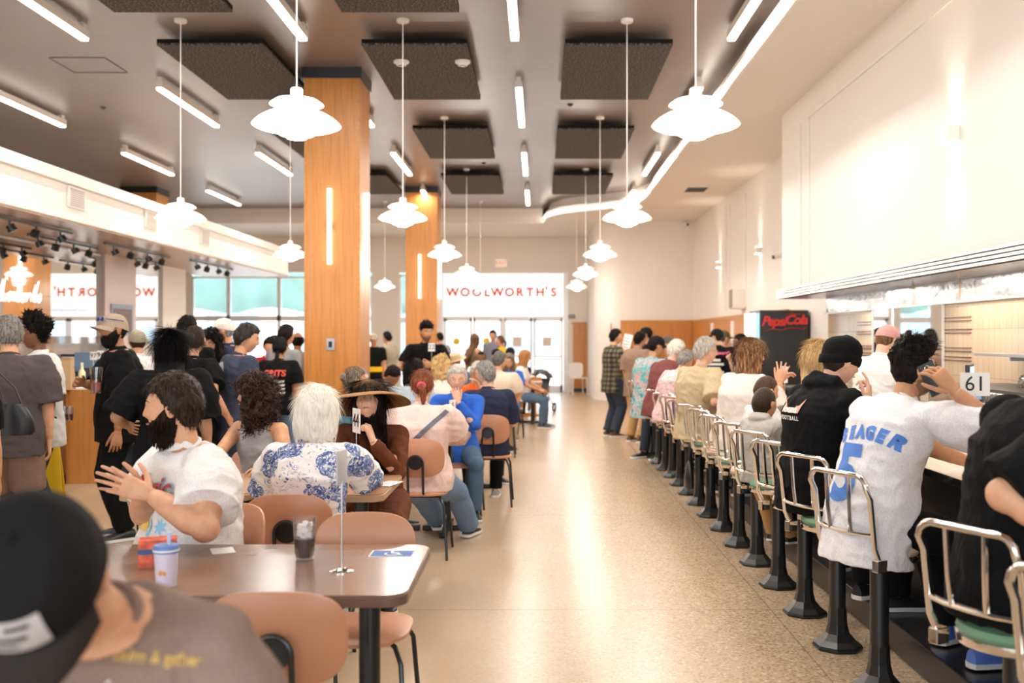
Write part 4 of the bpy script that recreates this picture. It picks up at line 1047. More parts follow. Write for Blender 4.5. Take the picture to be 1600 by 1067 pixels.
# neon script
M_NEON = mat('white_neon', (1, 1, 1), .5, emit=(1, .93, .85), es=.9)
ns = thing('neon_sign', 'white neon script shop name in front of the left mirror', 'sign', (XM+.10, yat(22), Z_(452, yat(22))))
def script_word(strokes, m, parent, sc, r, name='neon_tube', mir=False):
    g = MB()
    for st in strokes:
        P_ = []
        n_ = len(st)
        for i in range(n_-1):
            p0 = st[max(0, i-1)]; p1 = st[i]; p2 = st[i+1]; p3 = st[min(n_-1, i+2)]
            for k in range(5):
                t = k/5; q = [.5*((2*b)+(-a+c)*t+(2*a-5*b+4*c-d)*t*t+(-a+3*b-3*c+d)*t**3) for a, b, c, d in zip(p0, p1, p2, p3)]
                P_.append(V((0, q[0]*sc, q[1]*sc)))
        P_.append(V((0, st[-1][0]*sc, st[-1][1]*sc))); g.tube(P_, r, 6)
    return g.build(name, m, parent)
def loops(word):
    out = []; x = 0; pen = []
    G = {'W': [(0, 1.5), (.15, 1.9), (.25, 1.2), (.3, 0), (.75, 1.3), (.8, 0), (1.4, 1.9), (1.7, 1.7)], 'o': [(.1, .2), (.35, .75), (.05, .5), (.15, .05), (.45, .1), (.5, .6), (.35, .75), (.7, .6)],
         'l': [(0, .3), (.4, 1.3), (.45, 1.8), (.25, 1.7), (.2, .3), (.4, 0), (.6, .25)], 'w': [(0, .3), (.2, .7), (.2, .1), (.45, .1), (.5, .7), (.5, .1), (.75, .1), (.8, .7), (1.0, .6)],
         'r': [(0, .3), (.2, .8), (.3, .6), (.5, .65), (.45, .1), (.7, .2)], 't': [(0, .3), (.35, 1.5), (.25, .2), (.5, .1), (.6, .3)], 'h': [(0, .3), (.35, 1.7), (.2, 1.6), (.15, 0), (.4, .7), (.5, .1), (.7, .2)], 's': [(0, .2), (.3, .8), (.45, .3), (.2, 0), (.05, .1)]}
    W_ = {'W': 1.55, 'o': .62, 'l': .5, 'w': .95, 'r': .6, 't': .5, 'h': .62, 's': .5}
    for ch in word:
        if ch == 'W': out.append([(a+x, b) for a, b in G[ch]])
        else: pen += [(a+x+b*.25, b) for a, b in G[ch]]
        x += W_[ch]
    out.append(pen); return out
script_word(loops('Woolworths'), M_NEON, ns, .155, .008)
ns.location = (XM+.10, yat(-18), Z_(471, yat(22)))
bh = MB()
for y_ in (.2, .8, 1.4): bh.tube([(-.09, y_, .1), (0, y_, .1)], .008, 6)
bh.build('standoff', M_CLEAR, ns)
# track lights under the bulkhead
def track(p0, p1, Xt, n_, lb):
    y0, y1 = -Xt*F/(VX-p0), -Xt*F/(VX-p1); t = thing('track_light', lb, 'track light', (Xt, (y0+y1)/2, ZKB-.03)); h = (y1-y0)/2
    MB().box(-.018, .018, -h, h, -.03, 0).build('rail', M_BLACKM, t, smooth=False)
    for i in range(n_):
        y_ = -h+2*h*(i+.5)/n_; g = MB(); g.tube([(0, y_, -.03), (0, y_, -.08)], .012, 8); a = V((.03*(1-2*(i % 2)), y_+.02, -.14)); g.tube([(0, y_, -.075), tuple(a)], [.045, .052], 12)
        g.build('spot_head', M_BLACKM, t)
track(-8, 112, -5.75, 3, 'black track rail with three spots, nearest under the bulkhead'); track(44, 152, -6.35, 4, 'black track rail with four spots closest to the near mirror')
track(163, 265, -5.9, 4, 'black track rail with four spots above the bearded man in the visor cap'); track(205, 250, -6.5, 3, 'black track rail with spots close to the narrow mirror'); track(298, 363, -5.75, 4, 'black track rail with four spots, farthest under the bulkhead')
# order counter
oc = thing('order_counter', 'wooden order counter with black top and orange oak end at left', 'counter', (-4.95, 10.5, 0))
MB().box(-.9, .0, -1.4, 2.4, .10, .98).build('tambour_front', M_BROWNWOOD, oc, smooth=False)
MB().box(.0, .38, -.05, .25, .0, 1.02).build('oak_end', M_OAK, oc, smooth=False); MB().box(-.88, -.02, -1.38, 2.38, 0, .10).build('kick', M_BLACK, oc, smooth=False)
MB().box(-1.0, .06, -1.5, 2.5, .98, 1.04).build('black_top', M_BLACK, oc, smooth=False, bevel=.01)
MB().prism(rrect(-.9, .30, -1.75, -1.35, .08), .74, .78).build('lower_ledge', M_BLACK, oc, smooth=False)
MB().box(-.6, -.58, -1.3, 2.3, 1.04, 1.55).build('clear_guard', M_CLEAR, oc, smooth=False)
rv = MB()
for i in range(60): rv.box(-.9, .005, -1.405, -1.40, .1, .9)
# things on the counter
def digits_card(name, lb, loc, rz, num, h, s_=.11, base=True, tilt=0, cw=.8):
    t = thing(name, lb, 'number stand', loc, rz)
    c = MB(); c.box(-s_*cw/2, s_*cw/2, -.0025, .0025, h, h+s_*(1 if cw < 1 else .86)); co = c.build('number_card', M_PAPER, t, smooth=False)
    text(num, s_*.78, frame((0, -.004, h+s_*(.5 if cw < 1 else .43)), (1, 0, 0), (0, 0, 1)), M_INK, co, 'numeral', extrude=.0008)
    MB().tube([(0, 0, .006 if base else -.10), (0, 0, h+.01)], .0035, 8).build('rod', M_STEEL2, t)
    if base: MB().lathe([(.001, .012), (.012, .012), (.030, .006), (.036, .003), (.036, 0), (.001, 0)], 24).build('round_foot', M_CHROME, t)
    return t
y_ = 9.75
digits_card('number_stand', 'white 97 number card standing on the order counter', (-4.42, y_+.05, 1.04) if False else (X_(146, 10.3), 10.3, 1.04), 0, '97', .26, .085)
digits_card('number_stand', 'white 96 number card on the order counter right of the 97', (X_(157, 10.4), 10.4, 1.02), 0, '96', .29, .085)
bg = thing('paper_bag', 'brown paper bag on the order counter beside the man in glasses', 'bag', (X_(98, 9.4), 9.4, 1.04))
b_ = MB(); b_.rings([[V((sx*(.10-.012*z), sy*(.06-.03*z), .29*z)) for sx, sy in ((-1, -1), (1, -1), (1, 1), (-1, 1))] for z in (0, .5, 1)], True, False); b_.build('kraft_body', mat('kraft', (.52, .33, .17), .8, bump=.3, bscale=12), bg, smooth=False)
MB().box(-.09, .09, -.032, .032, .275, .30).build('folded_rim', mat('kraft_dark', (.42, .26, .13), .8), bg, smooth=False)
for i, (px, Yc, zc, lb) in enumerate(((99, 8.95, .78, 'clear tumbler with dark drink on the low ledge, left one'), (109, 9.0, .78, 'clear tumbler with dark drink on the low ledge, right one'))):
    t = thing('tumbler', lb, 'glass', (X_(px, Yc), Yc, zc)); MB().lathe([(.028, 0), (.038, .13), (.036, .13), (.026, .005)], 20, cap0=True).build('cup', M_CLEAR, t); MB().lathe([(.025, .008), (.030, .06)], 16, cap0=True, cap1=True).build('drink', mat('dark_drink', (.10, .02, .02), .2), t)
rg = thing('order_terminal', 'dark order terminal with slanted screen on the counter', 'register', (X_(138, 11), 11.0, 1.04), .4)
MB().box(-.14, .14, -.01, .02, .12, .34).build('screen', mat('slate_screen', (.06, .10, .16), .25), rg, smooth=False, rot=(-.3, 0, 0)); MB().box(-.04, .04, -.03, .10, 0, .16).build('stand', M_BLACK, rg, smooth=False); MB().box(-.12, .12, -.05, .15, 0, .02).build('foot', M_BLACK, rg, smooth=False)
bt = thing('sauce_bottle', 'pale bottle with green label on the counter by the terminal', 'bottle', (X_(128, 10.6), 10.6, 1.04)); MB().lathe([(.035, 0), (.036, .12), (.015, .16), (.013, .20), (.001, .20)], 18, cap0=True).build('bottle_body', mat('pale_green', (.7, .75, .45), .4), bt); MB().lathe([(.015, .20), (.015, .225), (.001, .225)], 14).build('bottle_cap', M_PAPER, bt)
tr = thing('paper_stack', 'white papers lying on the order counter top', 'paper', (X_(120, 9.5)+.05, 9.55, 1.04)); MB().box(-.10, .10, -.14, .14, 0, .02).build('sheets', M_PAPER, tr, smooth=False)
eq = thing('coffee_machine', 'dark machine on the order counter behind the paper bag', 'machine', (X_(118, 11.6), 11.7, 1.04)); MB().box(-.15, .15, -.15, .15, 0, .30).build('case', M_BLACK, eq, smooth=False, bevel=.01); MB().box(-.13, .13, -.16, -.15, .16, .27).build('panel', M_STEEL2, eq, smooth=False); MB().box(-.15, .15, -.2, -.15, 0, .04).build('tray', M_STEEL2, eq, smooth=False)
wf = thing('wet_floor_sign', 'yellow folding wet-floor sign beside the order counter', 'floor sign', (X_(82, 8.25)-.05, 8.25, 0), .3)
for sg_, nm in ((1, 'front_leaf'), (-1, 'rear_leaf')):
    q = MB(); q.add([(-.15, sg_*.17, 0), (.15, sg_*.17, 0), (.10, sg_*.01, .62), (-.10, sg_*.01, .62), (-.15, sg_*.155, 0), (.15, sg_*.155, 0), (.10, sg_*-.004, .62), (-.10, sg_*-.004, .62)], [(0, 1, 2, 3), (4, 7, 6, 5), (0, 4, 5, 1), (1, 5, 6, 2), (2, 6, 7, 3), (3, 7, 4, 0)]); q.build(nm, mat('safety_yellow', (.9, .58, .01), .5), wf, smooth=False)
# ------------------------------------------------------------------ hood, counter, back bar
hd = thing('range_hood', 'long ribbed steel hood over the lunch counter back bar', 'hood', (3.1, 4.7, 2.03))
MB().box(0, .55, -8.2, 8.2, 0, .012).build('underside', M_STEEL, hd, smooth=False)
rb = MB()
for i, (z0, z1, o) in enumerate(((.0, .020, .0), (.020, .032, .05), (.032, .050, .0), (.050, .062, .05), (.062, .080, .0), (.080, .092, .05), (.092, .11, .0))): rb.box(-.03+o, .05, -8.22, 8.22, z0, z1)
rb.build('ribbed_fascia', M_STEEL2, hd, smooth=False)
bs = MB(); ns_ = 60
bs.rings([[V((.545+.006*math.sin(i*1.7), -8.2+16.2*i/ns_, z)) for i in range(ns_+1)] for z in (-.19, -.002)], False, False, False); bs.build('steel_splash', M_STEEL, hd)
MB().box(.52, .55, -8.2, 8.0, -.20, -.185).build('splash_lip', M_STEEL2, hd, smooth=False)
# brown tile stripes and mirrors on the tiled wall
M_STRIPE = mat('brown_tile_line', (.16, .045, .02), .25)
def yt(px): return 3.65*F/(px-VX)
for i, (pa, pb) in enumerate(((1365, 1340), (1518, 1477))):
    st = thing('tile_stripes', ['brown horizontal tile stripes left of the back bar mirror', 'brown horizontal tile stripes right of the back bar mirror'][i], 'tile decoration', (3.645, 0, 0))
    for z_ in (1.705, 1.675, 1.60, 1.57, 1.44, 1.41, 1.36, 1.33): MB().box(-.004, .004, yt(pa), yt(pb), z_-.004, z_+.004).build('stripe', M_STRIPE, st, smooth=False)
for i, (pa, pb) in enumerate(((1397, 1366), (1476, 1399))):
    y0, y1 = yt(pb) if False else yt(pa), yt(pb)
    t = thing('back_bar_mirror', ['narrow mirror on the tiled wall behind the employee', 'wider mirror on the tiled wall right of the employee'][i], 'mirror', (3.64, (y0+y1)/2, 1.5)); h = abs(y1-y0)/2
    MB().box(-.004, .004, -h, h, -.25, .33).build('mirror_glass', M_MIRROR, t, smooth=False)
    for s_ in (-1, 1): MB().box(-.012, .006, s_*h-.012, s_*h+.012, -.26, .34).build('mirror_frame', M_TRIM, t, smooth=False)
# lunch counter
lc = thing('lunch_counter', 'long dark lunch counter with the row of stools', 'counter', (0, 0, 0))
MB().box(1.98, 2.36, -3, 15.0, .14, .86).build('counter_front', M_BLACK, lc, smooth=False)
MB().box(1.86, 2.42, -3, 15.1, .86, .90).build('counter_top', mat('cream_laminate', (.72, .58, .44), .25), lc, smooth=False, bevel=.008)
MB().box(1.855, 1.862, -3, 15.1, .862, .898).build('steel_edge', M_CHROME, lc, smooth=False)
MB().box(1.72, 2.40, -3, 15.0, 0, .145).build('foot_step', mat('black_tile', (.012, .011, .012), .28), lc, smooth=False, bevel=.006)
# back counter with cooking gear
bc = thing('back_counter', 'steel back counter with drawers along the tiled wall', 'counter', (3.3, 0, 0))
MB().box(-.28, .34, -3, 12.4, .08, .90).build('cabinet', M_STEEL, bc, smooth=False); MB().box(-.32, .35, -3, 12.5, .90, .94).build('worktop', M_STEEL2, bc, smooth=False, bevel=.005); MB().box(-.24, .34, -3, 12.4, 0, .08).build('kick', M_BLACK, bc, smooth=False)
gd = thing('griddle', 'steel griddle with round black control knobs on the back counter', 'griddle', (3.3, 6.4, .94))
MB().box(-.30, .33, -1.0, 1.3, 0, .22).build('griddle_body', M_STEEL, gd, smooth=False, bevel=.008); MB().box(-.27, .30, -.95, 1.25, .22, .24).build('griddle_plate', mat('griddle_dark', (.10, .09, .08), .4, .6), gd, smooth=False)
for i in range(5):
    kq = MB().lathe([(.001, .03), (.03, .03), (.034, .0)], 18, M=Matrix.Rotation(-PI/2, 3, 'Y')).build('knob', M_BLACKM, gd, loc=(-.30, -.8+i*.22, .11)); MB().lathe([(.036, .004), (.048, .004), (.048, 0), (.036, 0)], 20, M=Matrix.Rotation(-PI/2, 3, 'Y')).build('knob_ring', M_CHROME, kq)
hn_ = MB()
for i in range(3): hn_.tube([(-.31, -.75+i*.7, .02), (-.37, -.75+i*.7, .03), (-.37, -.45+i*.7, .03), (-.31, -.45+i*.7, .02)], .009, 8)
hn_.build('pull_handle', M_CHROME, gd)
sh = thing('wall_shelf', 'steel shelf on the tiled wall at the right edge', 'shelf', (3.65, 5.6, 1.39)); MB().box(-.36, 0, -2.0, 1.95, 0, .022).build('shelf_board', M_STEEL2, sh, smooth=False)
q = MB()
for y_ in (-1.6, 0, 1.5): q.prism([(0, 0), (0, 0)] if False else [(-.01, y_-.01), (-.30, y_-.01), (-.30, y_+.01), (-.01, y_+.01)], -.03, 0)
q.build('shelf_bracket', M_STEEL2, sh, smooth=False)
tn = thing('steel_pan', 'shallow steel pan on the wall shelf', 'pan', (3.45, 6.3, 1.412)); MB().box(-.10, .12, -.25, .2, 0, .09).build('pan_body', M_STEEL2, tn, smooth=False, bevel=.006); MB().box(-.12, .14, -.27, .22, .085, .095).build('pan_rim', M_STEEL2, tn, smooth=False)
pos = thing('till_monitor', 'black till monitor with lit screen behind the counter', 'monitor', (3.02, 7.0, .94), R(62))
MB().box(-.17, .17, -.015, .015, .14, .40).build('bezel', M_BLACK, pos, smooth=False); MB().box(-.155, .155, -.019, -.014, .16, .385).build('display', mat('till_display', (.3, .4, .5), .2, emit=(.55, .75, 1), es=.7), pos, smooth=False); MB().box(-.03, .03, .0, .05, 0, .2).build('neck', M_BLACK, pos, smooth=False); MB().box(-.1, .1, -.08, .1, 0, .02).build('foot', M_BLACK, pos, smooth=False)
bgp = thing('plastic_bag_roll', 'crumpled clear plastic bags on the griddle', 'bag', (3.2, 6.35, 1.18)); b_ = MB(); b_.ell((0, 0, .06), (.13, .2, .06), None, 18, 10)
for i, v_ in enumerate(b_.v): b_.v[i] = tuple(V(v_)+V((1, 1, 1))*.03*noise.noise(V(v_)*14)+V((0, 0, .0)))
b_.build('film', M_CLEAR, bgp)
# drinks cooler
ck = thing('drinks_cooler', 'tall black drinks cooler with red script lettering on its side', 'cooler', (3.44, 14.35, 0))
MB().box(-.34, .345, -.34, .35, .05, 1.92).build('cabinet', M_BLACK, ck, smooth=False, bevel=.01)
gd_ = MB().box(-.40, -.34, -.33, .34, .1, 1.88).build('glass_door', mat('cooler_glass', (.25, .5, .62), .1, emit=(.5, .8, 1), es=.5), ck, smooth=False)
MB().box(-.415, -.40, -.33, .34, 1.52, 1.88).build('lit_header', mat('lit_header', (1, 1, 1), .4, emit=(1, 1, 1), es=1.6), gd_, smooth=False)
ft = MB()
for sx in (-.3, .3):
    for sy in (-.3, .3): ft.box(sx-.03, sx+.03, sy-.03, sy+.03, 0, .05)
ft.build('foot', M_BLACKM, ck, smooth=False)
M_RS = mat('red_script', (.65, .03, .02), .4)
text('Pepsi', .185, frame((-.15, -.352, 1.76), (1, .0, 0.0), (0, 0, 1)), M_RS, ck, 'script', extrude=.003, shear=.3, bold=.006, spacing=.88)
text('Cola', .185, frame((.165, -.352, 1.78), (1, .0, 0), (0, 0, 1)), M_RS, ck, 'script', extrude=.003, shear=.3, bold=.006, spacing=.88)
g = MB(); g.tube([(-.30, -.353, 1.66), (-.26, -.353, 1.63), (-.18, -.353, 1.655), (-.05, -.353, 1.64), (.1, -.353, 1.67), (.28, -.353, 1.655), (.30, -.353, 1.69)], [.004, .010, .013, .009, .013, .009, .003], 6, flat=.4); g.tube([(.02, -.353, 1.85), (.10, -.353, 1.875), (.20, -.353, 1.862), (.26, -.353, 1.875)], [.003, .009, .008, .003], 6, flat=.4)
g.build('script_swash', M_RS, ck)

# ------------------------------------------------------------------ stools
def make_stool(cush, loc, rz, lb):
    t = thing('counter_stool', lb, 'stool', loc, rz, 'chrome-backed stools along the lunch counter')
    MB().lathe([(.001, 0), (.118, 0), (.122, .010), (.116, .022), (.085, .045), (.058, .075), (.047, .12), (.043, .20)], 8, cap0=True).build('flared_base', M_BLACKM, t, smooth=False, bevel=.003)
    MB().lathe([(.041, .18), (.041, .575)], 12, cap0=True, cap1=True).build('post', M_BLACKM, t)
    MB().lathe([(.001, .575), (.10, .575), (.175, .585), (.178, .59), (.178, .612), (.17, .617), (.001, .617)], 36).build('seat_rim', M_CHROME, t)
    MB().lathe([(.168, .615), (.176, .628), (.170, .645), (.13, .660), (.06, .664), (.001, .665)], 36).build('cushion', cush, t)
    b = MB(); r = .0125; yb = -.175
    def arc(z): return yb-.045*(z-.6)/.36
    out = [(-.165, yb+.03, .58), (-.170, arc(.66)-.0, .66), (-.172, arc(.85), .86)]
    for a in (180, 150, 120, 95): out.append((-.122+.05*math.cos(R(a)), arc(.94)-.012, .905+.05*math.sin(R(a))))
    out += [(-x, y, z) for x, y, z in out[::-1]]
    b.tube(out, r, 10)
    b.build('back_tube', M_CHROME, t)
    q = MB(); q.tube([(-.17, arc(.715), .715), (-.09, arc(.715)-.018, .712), (0, arc(.715)-.024, .711), (.09, arc(.715)-.018, .712), (.17, arc(.715), .715)], .0105, 8); q.build('cross_rail', M_CHROME, t)
    for sx in (-1, 1):
        q = MB(); q.tube([(sx*.062, arc(.715)-.022, .712), (sx*.066, arc(.8)-.022, .80), (sx*.070, arc(.94)-.012, .95)], .0095, 8); q.build('back_rod', M_CHROME, t)
        q = MB(); q.box(sx*.165-.018, sx*.165+.018, yb-.002, yb+.052, .560, .612); q.build('bracket', M_CHROME, t, smooth=False, bevel=.004)
    return t
ordn = ['nearest to the camera at the right edge', 'behind the seated forearm at right, green seat', 'under the man in the white jersey', 'under the man in the black beanie', 'next past the black hoodie, cream seat', 'under the boy in the grey hoodie, green seat', 'under the boy in white behind the grey hoodie', 'under the woman with streaked bob', 'under the woman with long auburn hair',
        'under the old man in the tan tee', 'first one past the old man in tan', 'second one past the old man in tan', 'under the lady in the pink lace top', 'under the man in maroon', 'under the man in the tropical shirt', 'first past the tropical shirt', 'second past the tropical shirt', 'farthest from the camera']
YS = [2.47, 3.07]+[4.31+.605*i for i in range(16)]
g_st = make_stool(M_GREEN, (1.47, YS[1], 0), R(-63), 'chrome stool '+ordn[1]); c_st = make_stool(M_CREAM, (1.47, YS[0], 0), R(-63), 'chrome stool '+ordn[0])
random.seed(3)
for i in range(2, 18): dup(g_st if i % 2 else c_st, (1.47, YS[i], 0), R(-63+random.uniform(-6, 6)), 'chrome stool '+ordn[i])

# ------------------------------------------------------------------ dining chairs and tables
def make_chair(loc, rz, lb):
    t = thing('dining_chair', lb, 'chair', loc, rz, 'peach plywood dining chairs')
    def slab(fn, n=48, th=.014):
        pass
    sm_ = MB(); n = 40; rs = []
    def outline(a, rx, ry, p=.62): return (rx*math.copysign(abs(math.cos(a))**p, math.cos(a)), ry*math.copysign(abs(math.sin(a))**p, math.sin(a)))
    for f_, dz in ((.02, .006), (.5, .004), (.9, .001), (1.0, -.004), (1.0, -.016), (.9, -.020), (.02, -.016)):
        rs.append([V((outline(a, .205, .20)[0]*f_, outline(a, .205, .20)[1]*f_, .452+dz-.02*max(0, f_-.5)*(1 if math.sin(a) > .8 else 0))) for a in (2*PI*k/n for k in range(n))])
    sm_.rings(rs); sm_.build('seat', M_PEACH, t)
    bk_ = MB(); rs = []
    for f_, dy in ((.02, .007), (.96, .007), (1.0, .003), (1.0, -.003), (.96, -.007), (.02, -.007)):
        row = []
        for k in range(n):
            x, z = outline(2*PI*k/n, .197, .135, .66); x *= f_; z *= f_
            row.append(V((x, -.205+dy+.55*x*x*1.2-.10*(z+.1), .700+z)))
        rs.append(row)
    bk_.rings(rs); bk_.build('backrest', M_PEACH, t)
    ar = MB(); pts_ = [(-.052, -.213, .46), (-.052, -.232, .60)]+[(.052*math.cos(R(a)), -.242, .665+.052*math.sin(R(a))) for a in range(180, -1, -20)]+[(.052, -.232, .60), (.052, -.213, .46)]
    ar.tube(pts_, .009, 8); ar.build('back_bracket', M_BLACKM, t)
    pl_ = MB(); pl_.rings([[V((.050*math.cos(2*PI*k/20), y, .668+.048*math.sin(2*PI*k/20))) for k in range(20)] for y in (-.236, -.228)]); pl_.build('bracket_plate', M_BLACKM, t)
    fr_ = MB(); fr_.tube([(-.15, .13, .425), (.15, .13, .425)], .009, 8); fr_.tube([(-.15, -.14, .425), (.15, -.14, .425)], .009, 8); fr_.tube([(-.15, -.14, .425), (-.15, .13, .425)], .009, 8); fr_.tube([(.15, -.14, .425), (.15, .13, .425)], .009, 8); fr_.tube([(-.052, -.213, .46), (-.05, -.14, .428)], .009, 8); fr_.tube([(.052, -.213, .46), (.05, -.14, .428)], .009, 8); fr_.build('seat_frame', M_BLACKM, t)
    for sx in (-1, 1):
        for sy in (-1, 1):
            l = MB(); l.tube([(sx*.13, sy*.10, .425), (sx*.165, sy*.145, .415), (sx*.19, sy*.175, .36), (sx*.215, sy*.225, 0)], .0095, 8); l.build('leg', M_BLACKM, t)
    return t
ch0 = None
def chair(x, y, yaw, lb):
    global ch0
    if ch0 is None: ch0 = make_chair((x, y, 0), R(yaw), lb); return ch0
    return dup(ch0, (x, y, 0), R(yaw), lb)
def table(x0, x1, y0, y1, lb, top, edge, r=.07):
    t = thing('dining_table', lb, 'table', ((x0+x1)/2, (y0+y1)/2, 0)); a, b = (x1-x0)/2, (y1-y0)/2
    MB().prism(rrect(-a, a, -b, b, r, 8), .712, .7445).build('edge_band', edge, t, smooth=False, bevel=.004)
    MB().prism(rrect(-a+.004, a-.004, -b+.004, b-.004, r, 8), .7445, .750).build('tabletop', top, t, smooth=False)
    for sx in (-1, 1):
        MB().lathe([(.036, .04), (.036, .712)], 24, (sx*(a-.17), 0, 0), True, True).build('post', M_BLACKM, t)
        f = MB(); f.box(sx*(a-.17)-.03, sx*(a-.17)+.03, -b*.85, b*.85, .005, .045); f.box(sx*(a-.17)-.19, sx*(a-.17)+.19, -.03, .03, .005, .045)
        f.build('foot', M_BLACKM, t, smooth=False, bevel=.008)
    return t
table(-1.72, -.40, 2.99, 3.74, 'nearest dining table with cola glass and blue accessibility sticker', M_TABLE, M_TEDGE)
table(-1.42, -.77, 4.92, 5.68, 'tan table between the white-haired lady and the woman in the wide hat', M_TABLE2, M_TEDGE2)
table(-2.10, -1.44, 4.94, 5.70, 'tan table in front of the curly-haired woman, joined to the next', M_TABLE2, M_TEDGE2)
table(-1.30, -.56, 7.52, 8.30, 'tan table between the lady in pink and the lady in blue', M_TABLE2, M_TEDGE2)
table(-1.25, -.48, 9.75, 10.5, 'table in front of the grey-haired person in navy', M_TABLE2, M_TEDGE2)
table(-1.2, -.45, 13.9, 14.6, 'far table in front of the man in the cream shirt', M_TABLE2, M_TEDGE2)
table(-.55, .06, 17.6, 18.3, 'farthest small table by the pram', M_TABLE2, M_TEDGE2)
chair(-.72, 2.93, 0, 'empty peach chair nearest the camera, its black bracket towards us')
chair(-.68, 3.72, 180, 'empty peach chair on the far side of the nearest table')
chair(-1.36, 3.98, 128, 'peach chair under the bearded man in the white tee')
chair(-1.11, 4.62, 0, 'peach chair under the white-haired lady, bracket towards us')
chair(-.845, 7.06, 0, 'peach chair under the lady in the pink top, bracket towards us')
chair(-.46, 9.22, 0, 'peach chair under the grey-haired person in navy')
chair(-.70, 8.62, 180, 'peach chair under the lady in the blue sweater')
chair(-1.02, 5.98, 180, 'peach chair under the woman in the wide brown hat')
chair(-1.75, 6.10, 180, 'peach chair under the curly-haired woman')
chair(-1.10, 1.93, 180, 'peach chair under the man in the black cap, only its edge showing')
chair(-.52, 12.95, 0, 'peach chair under the man in the cream shirt')
chair(-.45, 15.4, 180, 'far peach chair under the woman with long grey hair')
# items on the tables
gl = thing('cola_glass', 'clear tumbler half full of cola and ice on the nearest table', 'glass', (X_(476, 3.47), 3.47, .75))
MB().lathe([(.030, 0), (.0345, .03), (.041, .150), (.039, .150), (.033, .032), (.028, .010), (.001, .010)], 28, cap0=True).build('tumbler', M_TUMB, gl)
MB().lathe([(.028, .012), (.0328, .034), (.0362, .078)], 24, cap0=True, cap1=True).build('cola', mat('cola', (.035, .008, .004), .08), gl)
ic = MB()
random.seed(11)
for i in range(12):
    M3 = Matrix.Rotation(random.random()*3, 3, (random.random(), random.random(), 1)); c = V((random.uniform(-.018, .018), random.uniform(-.018, .018), .078+.0045*i))
    ic.add([c+M3 @ V((x, y, z)) for z in (-.009, .009) for y in (-.009, .009) for x in (-.009, .009)], [(0, 2, 3, 1), (4, 5, 7, 6), (0, 1, 5, 4), (2, 6, 7, 3), (0, 4, 6, 2), (1, 3, 7, 5)])
ic.build('ice', mat('ice', (.85, .80, .78), .2), gl, smooth=False)
nt_ = thing('number_stand', 'thin steel number stand on the nearest table, card seen edge-on', 'number stand', (X_(534, 3.3), 3.3, .75), R(80))
MB().lathe([(.001, .012), (.010, .012), (.030, .006), (.037, .003), (.037, 0), (.001, 0)], 28).build('round_foot', M_CHROME, nt_); MB().tube([(0, 0, .008), (0, 0, .30)], .0036, 8).build('rod', M_STEEL2, nt_)
MB().box(-.045, .045, -.002, .002, .29, .40).build('card_sleeve', M_FROST, nt_, smooth=False)
ds = thing('floor_sticker', 'blue wheelchair accessibility sticker on the nearest table corner', 'sticker', (X_(612, 3.56), 3.575, .7502))
ds.name = 'accessibility_sticker'
MB().box(-.078, .078, -.052, .052, 0, .0008).build('white_border', M_PAPER, ds, smooth=False); MB().box(-.073, .073, -.047, .047, .0008, .0012).build('blue_field', mat('sticker_blue', (.03, .11, .34), .6), ds, smooth=False)
g = MB(); 
def flat_arc(cx, cy, r, a0, a1, wd): return [(cx+r*math.cos(R(a0+(a1-a0)*k/14)), cy+r*math.sin(R(a0+(a1-a0)*k/14)), .0016) for k in range(15)]
g.tube(flat_arc(.0, -.008, .024, 140, 400, 0), .0035, 6, flat=.2); g.tube([(-.004, .030, .0016), (-.002, .002, .0016), (.022, .000, .0016), (.030, -.022, .0016), (.038, -.020, .0016)], .0042, 6, flat=.2); g.tube([(-.003, .016, .0016), (.014, .016, .0016)], .003, 6, flat=.2); g.ell((-.004, .038, .0016), (.006, .006, .001))
g.build('wheelchair_symbol', M_PAPER, ds)
pp = thing('paper_sheet', 'white paper at the left end of the nearest table', 'paper', (X_(345, 3.6), 3.62, .7505), .4); MB().box(-.04, .04, -.05, .05, 0, .002).build('sheet', M_PAPER, pp, smooth=False)
cp = thing('travel_cup', 'pale lilac travel cup with blue lid and straw on the nearest table', 'cup', (X_(256, 3.1), 3.12, .75))
MB().lathe([(.031, 0), (.036, .10), (.036, .105)], 26, cap0=True, cap1=True).build('cup_body', mat('lilac', (.66, .60, .72), .4), cp)
ld = MB().lathe([(.039, .103), (.040, .118), (.036, .126), (.001, .128)], 26, cap0=True).build('blue_lid', mat('blue_lid', (.10, .22, .50), .35), cp); MB().tube([(.008, 0, .12), (.010, 0, .165)], .006, 10).build('straw', mat('straw_blue', (.5, .58, .80), .3), cp)
MB().lathe([(.0405, .108), (.0405, .114)], 26).build('lid_band', M_PAPER, ld)
dc = MB(); dc.ell((-.006, -.0345, .045), (.006, .002, .008)); dc.ell((.007, -.0345, .043), (.005, .002, .007)); dc.build('cup_decal', mat('decal_orange', (.8, .35, .05), .5), cp)
fb = thing('snack_basket', 'orange and blue printed snack box beside the travel cup', 'food box', (X_(238, 3.35), 3.40, .75), .3)
MB().box(-.06, .06, -.04, .04, 0, .09).build('box_body', mat('snack_red', (.65, .12, .06), .6, var=.5, vscale=30), fb, smooth=False); MB().box(-.061, .061, -.041, .041, .045, .062).build('box_band', mat('snack_blue', (.04, .10, .25), .5), fb, smooth=False)
digits_card('number_stand', 'white 44 number card turned sideways in front of the woman in the wide hat', (X_(557, 5.35), 5.35, .75), R(-62), '44', .265, .13, cw=.95)
